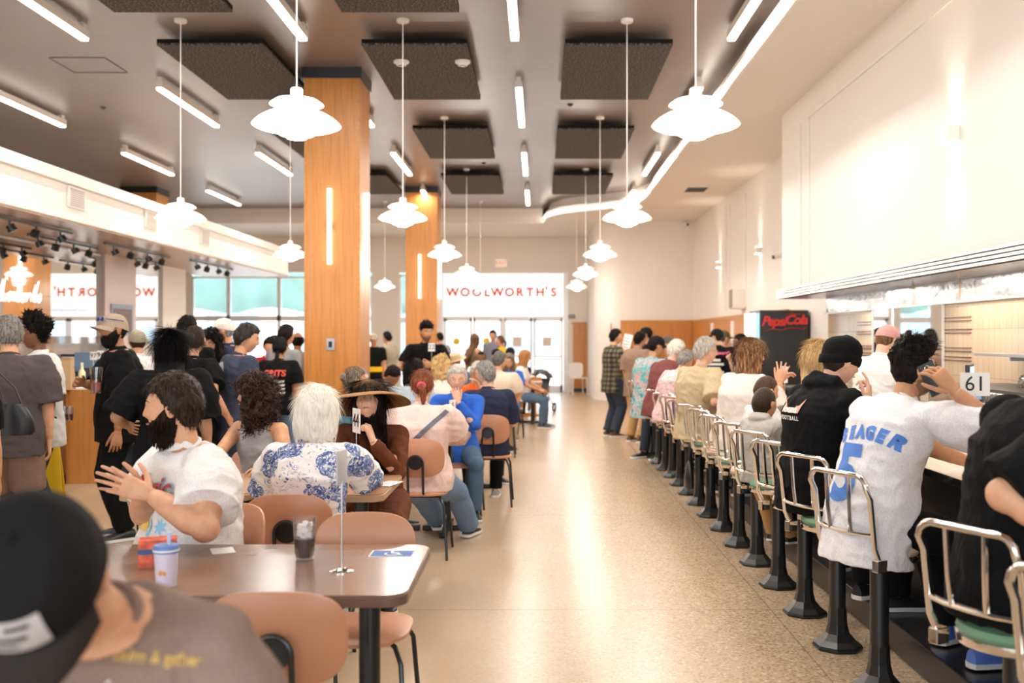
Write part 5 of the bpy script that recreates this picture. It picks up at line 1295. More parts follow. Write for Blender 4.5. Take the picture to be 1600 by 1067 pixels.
for i, (px, Y_, rz, lb) in enumerate(((586, 5.32, .2, 'printed menu sheet on the tan table, left of two'), (607, 5.28, -.3, 'printed menu sheet on the tan table, right of two'))):
    t = thing('menu_sheet', lb, 'menu', (X_(px, Y_), Y_, .7505+.002*i), rz); MB().box(-.045, .045, -.09, .09, 0, .0015).build('sheet', M_PAPER, t, smooth=False)
    q = MB()
    for j in range(5): q.box(-.035, .03-.01*(j % 3), -.07+.03*j, -.062+.03*j, .0015, .002)
    q.build('printed_lines', mat('navy_print', (.08, .09, .2), .5), t, smooth=False)
digits_card('number_stand', 'narrow white number card in front of the lady in blue', (X_(707, 8.0), 8.0, .75), R(58), '6', .18, .10)
digits_card('number_stand', 'white 61 number card on a steel stand on the lunch counter', (X_(1518, 4.27)+.05, 4.27, .90), R(-4), '61', .37, .118, cw=1.06).location.x = X_(1518, 4.27)
# the 61 stand stands on the counter edge
d61 = [o for o in COL.objects if o.get('label', '').startswith('white 61')][0]; d61.location = (1.90, 4.35, .90); d61.scale = (1, 1, 1)
nst = thing('number_stand', 'tall thin number stand on the counter in front of the black cooler, card edge-on', 'number stand', (1.95, X_(1, 1)*0+1.95*F/(1226-VX), .90)); MB().tube([(0, 0, 0), (0, 0, .28)], .004, 8).build('rod', M_STEEL2, nst); MB().box(-.012, .012, -.05, .05, .27, .40).build('number_card', M_PAPER, nst, smooth=False); MB().lathe([(.001, .012), (.035, .004), (.035, 0)], 18).build('round_foot', M_CHROME, nst)
for i, (x_, y_, lb) in enumerate(((2.05, 7.6, 'clear water glass on the lunch counter, left of two by the cooler'), (2.12, 7.35, 'clear water glass on the lunch counter, right of two by the cooler'))):
    t = thing('tumbler', lb, 'glass', (x_, y_, .90)); MB().lathe([(.03, 0), (.038, .12), (.036, .12), (.028, .006)], 20, cap0=True).build('cup', M_CLEAR, t); MB().lathe([(.027, .008), (.032, .07)], 16, cap0=True, cap1=True).build('water', M_CLEAR, t)
nd_ = thing('napkin_rack', 'wire rack of white and blue packets on the lunch counter', 'rack', (2.15, 10.4, .90)); q = MB()
for z_ in (.02, .2, .36): q.tube([(-.12, -.1, z_), (.12, -.1, z_), (.12, .1, z_), (-.12, .1, z_), (-.12, -.1, z_)], .006, 6)
for a in (-.12, .12):
    for b in (-.1, .1): q.tube([(a, b, 0), (a, b, .37)], .006, 6)
q.build('wire_frame', M_CHROME, nd_)
MB().box(-.10, .02, -.08, .08, .03, .17).build('white_packet', M_PAPER, nd_, smooth=False); MB().box(.03, .10, -.08, .08, .03, .15).build('blue_packet', mat('packet_blue', (.1, .2, .6), .5), nd_, smooth=False); MB().box(-.10, .10, -.08, .08, .21, .33).build('napkin_stack', M_PAPER, nd_, smooth=False)
# white chair, stroller, high chair, trolley at the far end
wc = thing('white_chair', 'empty white chair against the far oak panel', 'chair', (X_(903, 27.2), 27.2, 0), R(15)); MB().prism(rrect(-.22, .22, -.22, .22, .06), .44, .46).build('seat', M_WHITE, wc, smooth=False); MB().prism([(p[0], p[1]) for p in rrect(-.21, .21, .46, .86, .1)], -.01, .01).build('backrest', M_WHITE, wc, smooth=False, loc=(0, .21, 0), rot=(PI/2, 0, 0))
for sx in (-1, 1):
    for sy in (-1, 1): MB().tube([(sx*.19, sy*.19, .44), (sx*.21, sy*.21, 0)], .016, 8).build('leg', M_TRIM, wc)
hc_ = thing('high_chair', 'wooden high chair by the far tables', 'high chair', (X_(826, 18.9), 18.9, 0), R(20))
for sx in (-1, 1):
    for sy in (-1, 1): MB().tube([(sx*.16, sy*.13, .78), (sx*.22, sy*.22, 0)], .020, 6).build('leg', M_OAK, hc_)
MB().box(-.18, .18, -.14, .14, .48, .51).build('seat', M_OAK, hc_, smooth=False); q = MB(); q.box(-.2, .2, -.17, -.13, .62, .80); q.box(-.2, -.17, -.15, .18, .64, .68); q.box(.17, .2, -.15, .18, .64, .68); q.build('arm_rail', M_OAK, hc_, smooth=False); MB().box(-.23, .23, .2, .24, .06, .10).build('floor_rail', M_OAK, hc_, smooth=False); MB().box(-.23, .23, -.24, -.2, .06, .10).build('floor_rail', M_OAK, hc_, smooth=False)
stl = thing('stroller', 'dark stroller with chrome frame behind the high chair', 'stroller', (X_(842, 20.5), 20.5, 0), R(160)); stl.scale = (.85, .85, .82)
q = MB()
for sx in (-.24, .24): q.tube([(sx, .45, .15), (sx, .1, .55), (sx, -.3, 1.02), (sx, -.36, 1.06)], .014, 8); q.tube([(sx, -.35, .15), (sx, .1, .55)], .014, 8)
q.tube([(-.24, -.36, 1.06), (.24, -.36, 1.06)], .016, 8); q.build('frame', M_CHROME, stl)
q = MB(); q.rings([[V((x, y, z)) for x in (-.22, -.11, 0, .11, .22)] for y, z in ((.35, .35), (.1, .42), (-.1, .5), (-.2, .85), (-.18, .86), (-.08, .52), (.1, .44), (.35, .37))], False, False, False); q.build('seat_cloth', M_BLACK, stl)
q = MB(); q.rings([[V((.23*math.cos(a), -.18+.30*math.sin(b), .85+.25*math.cos(b)*math.sin(a))) for a in (PI*k/10 for k in range(11))] for b in (R(-60+15*j) for j in range(9))], False, False, False); q.build('hood', M_BLACK, stl)
for sx in (-.27, .27):
    for y_ in (.45, -.35):
        q = MB(); q.lathe([(.09, -.02), (.12, -.02), (.12, .02), (.09, .02), (.09, -.02)], 20, (sx, y_, .12), M=Matrix.Rotation(PI/2, 3, 'Y')); q.lathe([(.001, 0), (.02, .015)], 8, (sx, y_, .12), M=Matrix.Rotation(PI/2, 3, 'Y')); q.build('wheel', M_BLACKM, stl)
rk = thing('wire_trolley', 'white wire trolley beside the man in plaid', 'trolley', (1.62, 15.7, 0)); q = MB()
for z_ in (.12, .4, .68, .82):
    for i in range(7): q.tube([(-.16, -.2+.066*i, z_), (.16, -.2+.066*i, z_)], .004, 5)
    q.tube([(-.16, -.2, z_), (.16, -.2, z_), (.16, .2, z_), (-.16, .2, z_), (-.16, -.2, z_)], .008, 6)
for a in (-.16, .16):
    for b in (-.2, .2): q.tube([(a, b, 0), (a, b, .85)], .01, 6)
q.build('wire_shelves', M_TRIM, rk)
MB().box(-.12, .12, -.15, .15, .69, .80).build('basket', M_WHITE, rk, smooth=False)
bag = thing('hanging_bag', 'small black handbag hanging from a stool back under the old man in tan', 'bag', (1.28, 8.52, 0)); q = MB(); q.rings([[V((.04*math.cos(2*PI*k/14)*w_, .10*math.sin(2*PI*k/14)*w_, z_)) for k in range(14)] for z_, w_ in ((.24, .8), (.26, 1.05), (.36, .9), (.44, .5), (.48, .2))]); q.build('pouch', M_BLACK, bag); MB().tube([(0, 0, .47), (.02, 0, .62), (.03, 0, .70)], .006, 6).build('strap', M_BLACK, bag)
# ------------------------------------------------------------------ cloth colours
BLK = fabric('black_cloth', (.005, .005, .0055)); WHT = fabric('white_cloth', (.80, .77, .74)); NAVY = fabric('navy_cloth', (.025, .030, .06)); GREY = fabric('grey_cloth', (.28, .27, .27))
JEANS = fabric('light_denim', (.16, .24, .37)); DJEANS = fabric('dark_denim', (.035, .045, .065)); MJEANS = fabric('mid_denim', (.09, .15, .23)); TAN = fabric('tan_cloth', (.50, .37, .22)); KHAKI = fabric('khaki_cloth', (.42, .25, .10))
TAUPE = fabric('taupe_cloth', (.27, .185, .145)); CREAMC = fabric('cream_cloth', (.72, .60, .46)); PINKC = fabric('pale_pink_cloth', (.80, .60, .54)); BLUEC = fabric('cobalt_cloth', (.035, .13, .55)); BROWNC = fabric('rust_brown_cloth', (.13, .042, .018), bump=1.0)
MAROON = fabric('maroon_cloth', (.17, .055, .050)); LBLUE = fabric('pale_blue_cloth', (.42, .48, .53)); OLIVEC = fabric('olive_cloth', (.33, .28, .20)); MUDC = fabric('mushroom_cloth', (.26, .165, .12)); ORANGEC = fabric('orange_cloth', (.75, .12, .02)); YELC = fabric('yellow_cloth', (.85, .50, .02)); REDC = fabric('red_cloth', (.36, .015, .02))
CHAR = fabric('charcoal_check_cloth', (.085, .070, .070)); HGREY = fabric('heather_grey_cloth', (.46, .42, .38)); LGREY = fabric('light_grey_cloth', (.36, .34, .34)); JERSEY = fabric('white_jersey', (.80, .78, .79), .6, .7); IVORY = fabric('ivory_cloth', (.82, .74, .66))
ZEBRA = pattern_fabric('zebra_cloth', (.75, .70, .62), [(.5, (.02, .018, .018))], 9, 'wave', 6); TROPIC = pattern_fabric('tropical_cloth', (.10, .42, .45), [(.46, (.72, .36, .33)), (.53, (.14, .50, .52)), (.60, (.05, .20, .26)), (.66, (.70, .42, .38))], 9, 'noise', 1.5)
LACE = pattern_fabric('pink_lace_cloth', (.62, .38, .38), [(.47, (.78, .62, .60)), (.56, (.50, .28, .30))], 26, 'noise', 2); PLAID = plaid_fabric(); FLORAL = floral_fabric(); LEOP = pattern_fabric('animal_print', (.55, .25, .06), [(.5, (.02, .01, .01)), (.6, (.6, .35, .12))], 30, 'noise', 2)
H_BLK = (.012, .009, .008); H_DBR = (.030, .016, .009); H_BRN = (.10, .045, .018); H_GRY = (.26, .24, .22); H_WHT = (.88, .82, .71); H_LGR = (.52, .48, .43); H_BLD = (.52, .34, .15); H_COP = (.20, .055, .02); H_AUB = (.055, .014, .010)
CAPB = fabric('black_cap_cloth', (.013, .012, .012)); CAPT = fabric('tan_cap_cloth', (.42, .32, .24)); CAPW = fabric('white_cap_cloth', (.74, .66, .58)); CAPR = fabric('red_cap_cloth', (.6, .03, .02)); CAPP = fabric('pink_cap_cloth', (.66, .33, .31)); CAPO = fabric('olive_cap_cloth', (.12, .10, .05)); CAPD = fabric('brown_cap_cloth', (.030, .024, .020)); STRAW = fabric('straw', (.62, .46, .28)); HATB = fabric('brown_felt', (.30, .155, .065))
P_RED = mat('red_print', (.62, .07, .05), .8); P_BLU = mat('blue_print', (.12, .28, .62), .8); P_LBL = mat('sky_print', (.30, .60, .78), .8); P_YEL = mat('yellow_print', (.85, .58, .15), .8); P_WHT = mat('white_print', (.75, .73, .7), .8); P_GRY = mat('grey_print', (.42, .42, .43), .8); P_TAN = mat('tan_print', (.62, .40, .12), .8); P_SAL = mat('salmon_print', (.75, .36, .26), .8); P_ROY = mat('royal_print', (.08, .22, .62), .7)
SHOE_BW = mat('blue_leather', (.10, .20, .62), .45); SHOE_BLK = mat('black_leather', (.012, .012, .013), .4); SHOE_WHT = mat('white_leather', (.78, .76, .74), .5); SHOE_BRN = mat('brown_leather', (.10, .045, .02), .5)
def at_(k): return PEOPLE[k]
def T(x, y, yaw, *W): return lpt(x, y, yaw, W)

# ------------------------------------------------------------------ foreground left
x, y, a = -.66, 1.93, 168
person('capman', 'man bending forward in a dark trucker cap and taupe tee, closest to the camera', x, y, a, seat=.45, lean=25, slouch=14, w=1.0, belly=.02, head=(14, 56, -6), hfwd=.55, headw=.10, side=6, necklen=.05, sk=SK_L, lod=0,
       top=TAUPE, fit=1.3, legs=DJEANS, hair='short', hc=H_DBR, hat='trucker', hatm=(CAPB, CAPD), hatlift=.004, s=1.04, RH=T(x, y, a, -.98, 1.35, .74), LH=T(x, y, a, -.60, 1.40, .74))
i = at_('capman'); M = i['M']; Q = M.to_3x3(); r0 = i['root']
pt = MB()
rs = []
def crown(b, z, e):
    t = math.asin(max(0, min(.98, (z-.032)/.108))); c_ = math.cos(t)**.75
    return M @ V(((.088*c_+e)*math.sin(R(b)), -.004+(.108*c_+e)*math.cos(R(b)), z))
for z in (.046, .055, .064, .073, .082, .091, .100):
    rs.append([crown(b, z, .003) for b in range(-34, 35, 4)])
pt.rings(rs, False, False, False); po = pt.build('cap_patch', mat('grey_patch', (.50, .46, .44), .8), i['cap'])
for b0, b1, z0, z1 in ((-24, -4, .088, .094), (2, 24, .085, .094), (-20, 20, .071, .078), (-12, 8, .058, .063)):
    q = MB(); q.rings([[crown(b0+(b1-b0)*k/6, z, .0045) for k in range(7)] for z in (z0, z1)], False, False, False); q.build('patch_lettering', M_INK, po)
sh = i['shirt'].data
tm = text_mesh('calm & gather', .026, 0, 0, bold=.0008)
try: project(tm, sh, tuple(V((-.10, .30, .97))), (-1, 0, 0), (0, -.35, .94), P_TAN, i['shirt'], 'chest_lettering', cell=.03)
except Exception as e: print('PRINT', e)
c, Hc = i['HC'], i['HC']
nk = MB(); S1 = i['A']['R'][0]; S2 = i['A']['L'][0]; mid = (S1+S2)/2
nk.tube([mid+V((.075*math.cos(R(b)), .035+.10*max(0, -math.sin(R(b)))+.0, .03+.085*math.sin(R(b)))) for b in range(180, 361, 12)], .0035, 6); nk.build('necklace', M_CHROME, r0)

x, y, a = -1.36, 4.00, 128
person('beardman', 'bearded dark-haired man in a white printed tee, hands pressed together', x, y, a, seat=.45, s=1.02, lean=4, slouch=8, w=1.36, belly=.075, arm=1.08, head=(-31, 2, 0), sk=SK_L, lod=0, headw=.03,
       top=WHT, fit=1.22, legs=DJEANS, hair='short', hc=H_DBR, brow=(.02, .012, .008), beard=.026, RH=T(x, y, a, -1.47, 3.72, .945), LH=T(x, y, a, -1.42, 3.66, .945), LP=(-1, -.2, -.7), RP=(1, -.2, -.7),
       Lhand=dict(d=T(0, 0, a, -.93, -.1, .38), back=T(0, 0, a, .3, -.95, .2), curl=8, spread=6, thumb=55), Rhand=dict(d=T(0, 0, a, -.93, -.1, .38), back=T(0, 0, a, -.2, .95, .1), curl=8, thumb=50))
i = at_('beardman')
try:
    o_ = V(i['HC'])+V((-.05, .1, -.33)); rt, up = (-1, 0, 0), (0, .1, 1); so = i['shirt']; m3 = so.data
    project(text_mesh('Magic', .105, 0, .25, bold=.006), m3, tuple(o_+V((.0, 0, .04))), rt, (0.06, .1, 1), P_LBL, so, 'shirt_print', off=.004)
    project(text_mesh('Magic', .105, 0, .25, bold=.0015), m3, tuple(o_+V((.0, 0, .04))), rt, (0.06, .1, 1), P_RED, so, 'shirt_print', off=.006)
    project(text_mesh('FRIENDS & KINGS', .024, 0, .1), m3, tuple(o_+V((-.02, 0, -.025))), rt, up, P_GRY, so, 'shirt_print')
    def star(cx, cy, r, n=5): return [(cx+(r if k % 2 else r*.45)*math.cos(PI*k/n), cy+(r if k % 2 else r*.45)*math.sin(PI*k/n)) for k in range(2*n)]
    project(poly_mesh([[(-.10, -.05), (-.02, -.05), (-.02, .0), (-.05, .02), (-.10, .01)], [(-.14, -.05), (-.11, -.05), (-.11, .01), (-.14, -.01)]]), m3, tuple(o_+V((.0, 0, -.08))), rt, up, P_YEL, so, 'shirt_print')
    project(poly_mesh([star(.09, -.02, .035, 7), [(0, -.06), (.04, -.06), (.02, .01)]]), m3, tuple(o_+V((.0, 0, -.08))), rt, up, P_LBL, so, 'shirt_print')
    project(poly_mesh([[(-.16, -.1), (.12, -.1), (.10, -.04), (-.14, -.05)]]), m3, tuple(o_+V((.0, 0, -.16))), rt, up, P_BLU, so, 'shirt_print')
except Exception as e: print('PRINT', e)

x, y, a = -1.06, 4.62, -4
person('floral', 'white-haired lady seen from behind in a white shirt with blue roses', x, y, a, seat=.45, s=.92, lean=4, slouch=8, w=1.18, belly=.02, fem=1, head=(-6, 4, 0), sk=SK_P, lod=0,
       top=FLORAL, fit=1.25, sleeve='half', legs=IVORY, hair='puffbob', hc=H_WHT, hc2=(.9, .86, .78), RH=T(x, y, a, -.84, 5.10, .80), LH=T(x, y, a, -1.28, 5.06, .80), hem=-.14, collar=2)
x, y, a = -.98, 6.02, 180
person('hatlady', 'woman under a wide brown felt hat, chin on her fist, facing the camera', x, y, a, seat=.45, s=.95, lean=22, slouch=10, fem=1, head=(-4, -16, 6), sk=SK_P, lod=0,
       top=BROWNC, sleeve='long', fit=1.4, legs=BROWNC, legw=1.35, hair='long', hc=H_BLK, hat='widebrim', hatm=HATB, LH=T(x, y, a, -.93, 5.60, .945), LP=(-.4, .2, -1), RH=T(x, y, a, -1.1, 5.45, .79),
       Lhand=dict(d=T(0, 0, a, -.35, .1, .9), back=T(0, 0, a, .9, -.3, .2), curl=75, thumb=25), shoe=SHOE_BLK)
x, y, a = -1.69, 6.12, 158
person('curly', 'woman with curly brown hair in a grey tank top, looking left', x, y, a, seat=.45, s=.91, lean=4, slouch=6, fem=1, head=(-62, -6, 0), sk=SK_M, lod=0, top=LGREY, sleeve='none', fit=.5, legs=BLK, hair='curly', hc=(.035, .016, .010), collar=False,
       RH=T(x, y, a, -1.9, 5.62, .78), LH=T(x, y, a, -1.55, 5.66, .78))
x, y, a = -.84, 7.07, -6
person('pink', 'copper-haired lady in a pale pink top with a pink hair tie, back to us', x, y, a, seat=.45, s=.94, lean=3, slouch=6, w=1.36, belly=.05, fem=1, head=(4, 6, 0), sk=SK_P, lod=1, top=PINKC, fit=1.3, legs=JEANS, legw=1.15,
       hair='pony', hc=H_COP, RH=T(x, y, a, -.62, 7.5, .80), LH=T(x, y, a, -1.1, 7.5, .80), feet=[(.24, .62, .085), (-.02, .72, .10)], knees=[(.5, 1, .6), (-.2, 1, 1)], shoe=SHOE_BLK)
i = at_('pink'); M = i['M']; q = MB(); q.tube([M @ V((.008+.024*math.cos(b), -.112+.006*math.sin(2*b), -.008+.022*math.sin(b))) for b in (2*PI*k/18 for k in range(19))], [.009+.003*(k % 2) for k in range(19)], 8); q.build('hair_tie', mat('hot_pink', (.85, .08, .18), .6), i['root'])
try:
    st = poly_mesh([[(-.30, -.26), (-.27, -.28), (.20, .17), (.17, .19)]]); project(st, i['shirt'].data, (0.03, -.3, .90), (1, 0, 0), (0, 0, 1), fabric('strap_grey', (.16, .16, .20)), i['root'], 'bag_strap', off=.006)
except Exception as e: print('PRINT', e)
x, y, a = -.70, 8.70, 180
person('blue', 'lady in a cobalt sweater and thin glasses, hand over her mouth', x, y, a, seat=.45, s=.95, lean=14, slouch=8, fem=1, w=1.1, head=(4, 6, 0), sk=SK_P, lod=1, top=BLUEC, sleeve='long', fit=1.2, legs=MJEANS, hair='short', hc=H_LGR, brow=(.3, .24, .2), glasses='wire',
       LH=T(x, y, a, -.68, 8.40, .985), LP=(-.6, .3, -1), Lhand=dict(d=T(0, 0, a, -.25, .15, 1), back=T(0, 0, a, .3, -1, .2), curl=30), RH=T(x, y, a, -.95, 8.25, .80), feet=[(.12, .35, .085), (-.16, .30, .085)])
x, y, a = -.46, 9.20, 12
person('navy', 'person with short grey hair in a navy top, back to us', x, y, a, seat=.45, s=.95, lean=6, slouch=8, w=1.1, head=(45, 4, 0), sk=SK_P, lod=1, top=NAVY, fit=1.2, sleeve='half', legs=BLK, hair='short', hc=H_GRY, glasses='black', shoe=mat('grey_sneaker', (.35, .33, .32), .7))
person('orange', 'person in orange with glasses resting cheek on hand', -.74, 10.75, 215, seat=.45, s=.93, lean=14, fem=1, head=(-10, 8, 0), sk=SK_L, lod=1, top=ORANGEC, legs=DJEANS, hair='short', hc=H_LGR, glasses='black', LH=T(-.74, 10.75, 215, -.62, 10.5, 1.0), LP=(-.5, .2, -1))
person('cream', 'broad man in a cream shirt with grey hair, back to us', -.54, 12.95, -5, seat=.45, s=1.0, w=1.25, lean=6, head=(-40, 4, 0), sk=SK_L, lod=2, top=CREAMC, fit=1.3, legs=TAN, hair='short', hc=(.12, .11, .10))
person('greylong', 'woman with long grey-brown hair and glasses in bright blue', -.45, 15.35, 175, seat=.45, s=.92, fem=1, head=(0, 2, 0), lod=2, sk=SK_L, top=BLUEC, legs=MJEANS, hair='shoulder', hc=(.17, .13, .10), glasses='black')
person('darkman', 'man in a pale shirt facing us in the far dining rows', -.98, 17.0, 180, seat=.45, s=.95, head=(0, 6, 0), lod=2, sk=SK_D, top=WHT, legs=DJEANS, hair='buzz', hc=H_BLK)
person('straw', 'man in a pale straw hat and blue shirt among the far tables', -1.12, 14.0, 140, seat=.45, s=.97, head=(0, 15, 0), lod=2, sk=SK_M, top=MJEANS, legs=TAN, hair='short', hc=H_GRY, hat='strawhat', hatm=STRAW)
person('blonde', 'woman with big curly blonde hair, back to us', -1.16, 11.9, 8, seat=.45, s=.93, fem=1, head=(0, 8, 0), lod=2, sk=SK_P, top=IVORY, legs=JEANS, hair='curly', hc=H_BLD)
person('bobwoman', 'woman with black bob and pale blue shirt, back to us', -1.24, 9.6, -18, seat=.45, s=.96, fem=1, w=1.15, head=(-10, 4, 0), lod=1, sk=SK_L, top=LBLUE, fit=1.3, legs=DJEANS, hair='bob', hc=H_BLK)
person('zebra', 'dark-haired woman in a zebra-striped top looking down', -1.60, 10.6, 200, seat=.45, s=.92, fem=1, lean=12, head=(5, 38, 0), lod=1, sk=SK_T, top=ZEBRA, legs=BLK, hair='short', hc=H_BLK)
person('updo', 'woman with grey-brown pinned-up hair facing right, by the oak column', -1.52, 7.95, -55, seat=.45, s=.93, fem=1, head=(-8, 2, 0), lod=1, sk=SK_L, top=fabric('teal_cloth', (.10, .22, .30)), legs=BLK, hair='updo', hc=(.17, .12, .08), hc2=(.36, .30, .24))
i = at_('updo'); M = i['M']; q = MB(); q.tube([M @ V((.028*math.cos(b), -.098, .03+.028*math.sin(b))) for b in (2*PI*k/14 for k in range(15))], .010, 7); q.build('scrunchie', pattern_fabric('scrunchie_cloth', (.6, .25, .1), [(.45, (.1, .25, .4)), (.55, (.6, .5, .3))], 60), i['root'])
person('greyhead', 'grey-haired person half hidden behind the pinned-up hair', -1.62, 9.1, 185, seat=.45, s=.88, head=(-20, 12, 0), lod=1, sk=SK_P, top=GREY, legs=BLK, hair='short', hc=H_LGR)
person('darkhair', 'dark-haired person behind the blonde curly woman', -1.40, 15.2, 180, seat=.45, s=.97, head=(0, 20, 0), lod=2, sk=SK_T, top=BLK, legs=BLK, hair='short', hc=H_BLK)
person('capone', 'person in a black cap in the far rows, left of a pair', -.73, 17.6, 20, seat=.45, s=.98, lod=2, top=BLK, legs=BLK, hair='short', hc=H_BLK, hat='cap', hatm=CAPB)
person('captwo', 'person in a black cap in the far rows, right of a pair', -.55, 18.6, -15, seat=.45, s=1.0, lod=2, top=KHAKI, legs=BLK, hair='short', hc=H_BLK, hat='cap', hatm=CAPB)
person('babychair', 'small child sitting in the far wooden high chair', X_(826, 18.9), 18.87, 20, seat=.51, s=.50, headw=.5, lod=2, top=IVORY, legs=GREY, hair='buzz', hc=H_BLK, shoe=None)
person('legman', 'person in pale top and jeans seated sideways at the far small table', -.30, 17.1, -100, seat=.45, s=.95, lod=2, top=WHT, legs=MJEANS, hair='shoulder', hc=(.35, .15, .05), fem=1)
x, y, a = -1.47, 13.0, 180
person('polo', 'bearded man in a black polo standing and holding the 22 card', x, y, a, s=1.0, w=1.12, head=(25, 4, 0), sk=SK_M, lod=1, top=BLK, fit=1.1, legs=BLK, hair='fade', hc=H_BLK, beard=.006, collar=2, LH=T(x, y, a, -1.36, 12.66, 1.18), RH=T(x, y, a, -1.60, 12.72, 1.14), LP=(-1, -.5, -.6), RP=(1, -.5, -.6), Lhand=dict(curl=70, d=T(0, 0, a, -.6, -.5, .1), back=T(0, 0, a, 0, -1, 0)))
digits_card('number_stand', 'white 22 number card held by the man in the black polo', (X_(674, 12.55), 12.58, 1.16), 0, '22', .20, .105, base=False)
# people by the far doors
person('d1', 'man in a pale grey tee near the leftmost far door', -2.05, 21.0, 40, s=.96, lod=2, sk=SK_M, top=GREY, legs=DJEANS, hair='buzz', hc=H_BLK)
person('d2', 'woman with long brown hair and bare shoulders standing near the doors', -1.27, 19.2, -40, s=.93, fem=1, lod=2, sk=SK_M, top=fabric('brown_print_cloth', (.16, .11, .07)), sleeve='none', fit=.5, legs=BLK, hair='longback', hc=H_BRN)
person('d3', 'man in a grey blazer over white near the doors', -1.02, 22.5, 165, s=.99, lod=2, sk=SK_M, top=fabric('blazer_grey', (.20, .22, .28)), sleeve='long', legs=DJEANS, hair='short', hc=H_BLK)
person('d4', 'woman in a yellow top standing near the doors, facing left', -.76, 21.0, 80, s=.92, fem=1, lod=2, sk=SK_M, top=YELC, legs=BLK, hair='pony', hc=H_BRN)
person('d5', 'staff member in black with a yellow waistband and tan hat between the columns', -3.14, 19.0, 180, s=.94, lod=2, sk=SK_M, top=BLK, legs=BLK, hair='short', hc=H_BRN, hat='cap', hatm=CAPT)
i = at_('d5'); q = MB(); q.lathe([(.19, -.05), (.20, .05)], 20, (0, 0, 1.0)); q.build('waistband', YELC, i['root'])
person('d6', 'man in a khaki tee standing right of the yellow waistband', -2.92, 19.5, 60, s=.96, lod=2, sk=SK_L, top=OLIVEC, legs=TAN, hair='short', hc=H_BLK)
# ------------------------------------------------------------------ standing crowd at the order counter
x, y, a = -3.58, 6.75, 25
person('greyshirt', 'older man in a dark grey check shirt and taupe shorts at the left edge', x, y, a, s=.97, w=1.2, belly=.03, head=(10, 4, 0), sk=SK_L, lod=1, top=CHAR, fit=1.4, sleeve='half', legs=MUDC, legkind='shorts', legw=1.15, hair='short', hc=(.20, .18, .16), hem=-.16)
bgp = thing('shoulder_bag', 'black shoulder bag on a strap against the grey check shirt', 'bag', (X_(25, 6.45), 6.42, 0), .2); q = MB(); q.rings([[V((.13*w_*math.cos(b), .045*math.sin(b), z_)) for b in (2*PI*k/16 for k in range(16))] for z_, w_ in ((.90, .85), (.92, 1), (1.0, .95), (1.08, .6), (1.10, .4))]); q.build('pouch', SHOE_BLK, bgp); q = MB(); q.tube([(-.06, 0, 1.09), (-.10, .03, 1.25), (-.12, .10, 1.42)], .008, 6); q.tube([(.05, 0, 1.09), (0, .03, 1.2), (-.10, .05, 1.30)], .006, 6); q.build('strap', SHOE_BLK, bgp)
person('denim', 'person in light denim with long brown hair cut off by the left frame edge', -3.30, 5.7, 10, s=.84, fem=1, w=1.1, lod=1, top=BLK, sleeve='short', legs=JEANS, legkind='shorts', legw=1.15, hair='long', hc=(.30, .16, .06), hem=-.0)
x, y, a = -3.92, 7.9, 135
person('afro', 'smiling young man in black glasses and a long white tee', x, y, a, s=.97, head=(-25, 3, 0), sk=SK_D, lod=1, top=WHT, fit=1.6, sleeve='half', legs=fabric('washed_black_denim', (.04, .042, .045)), legw=1.1, hair='curlytop', hc=H_BLK, glasses='black', hem=-.22, LH=T(x, y, a, -3.6, 8.3, .96) if False else None)
x, y, a = -3.18, 7.6, 118
person('visor', 'bearded man in black with sunglasses on a tan cap, holding a cup', x, y, a, s=.99, w=1.25, belly=.03, head=(20, -4, 0), sk=SK_T, lod=1, top=BLK, fit=1.5, sleeve='half', legs=BLK, hair='short', hc=H_BLK, beard=.028, hat='cap', hatm=CAPT, hem=-.16, LH=None, RH=T(x, y, a, -3.36, 7.36, 1.19), RP=(1, -.6, -1))
i = at_('visor'); M = i['M']; q = MB()
for sx in (-1, 1): q.ell(M @ V((sx*.034, .108, .075)), (.026, .006, .016), M.to_3x3(), 14, 8)
q.tube([M @ V((-.06, .095, .078)), M @ V((-.092, .03, .075)), M @ V((-.095, -.03, .07))], .003, 6); q.tube([M @ V((.06, .095, .078)), M @ V((.092, .03, .075)), M @ V((.095, -.03, .07))], .003, 6); q.build('sunglasses', mat('blue_lens', (.02, .06, .35), .08, .6), i['cap'])
cpv = thing('plastic_cup', 'large clear plastic cup held by the bearded man in the tan cap', 'cup', (X_(150, 7.3), 7.3, 1.12)); MB().lathe([(.032, 0), (.048, .19), (.046, .19), (.030, .006)], 22, cap0=True).build('cup', M_CLEAR, cpv); MB().lathe([(.030, .008), (.038, .08)], 18, cap0=True, cap1=True).build('pink_drink', mat('pink_drink', (.55, .18, .18), .3), cpv)
person('tancap', 'man in an olive cap and white tee, back to us, behind the black tee', -3.86, 9.6, 20, s=.93, head=(10, 0, 0), sk=SK_L, lod=1, top=WHT, fit=1.2, legs=DJEANS, hair='short', hc=H_DBR, hat='cap', hatm=OLIVEC)
x, y, a = -2.33, 6.3, 15
person('blackdress', 'woman with very long straight black hair in a loose black top, back to us', x, y, a, s=.91, fem=1, w=1.35, head=(0, 4, 0), lod=0, sk=SK_M, top=BLK, fit=1.35, sleeve='half', legs=BLK, legw=1.35, hair='longback', hc=(.004, .0035, .0035), hem=-.26, LH=T(x, y, a, -2.64, 6.42, .96))
person('bluecap', 'man with short dark hair behind the long black hair', -3.18, 9.0, 10, s=1.0, lod=1, sk=SK_M, top=BLK, legs=BLK, hair='short', hc=H_BLK)
x, y, a = -2.72, 7.8, -20
person('blacktee', 'woman in a black tee with red lettering beside the very long black hair', x, y, a, s=.94, fem=1, w=1.2, lod=1, sk=SK_L, head=(20, 0, 0), top=BLK, fit=1.3, legs=BLK, hair='updo', hc=H_DBR, RH=T(x, y, a, -2.42, 7.75, .92))
i = at_('blacktee')
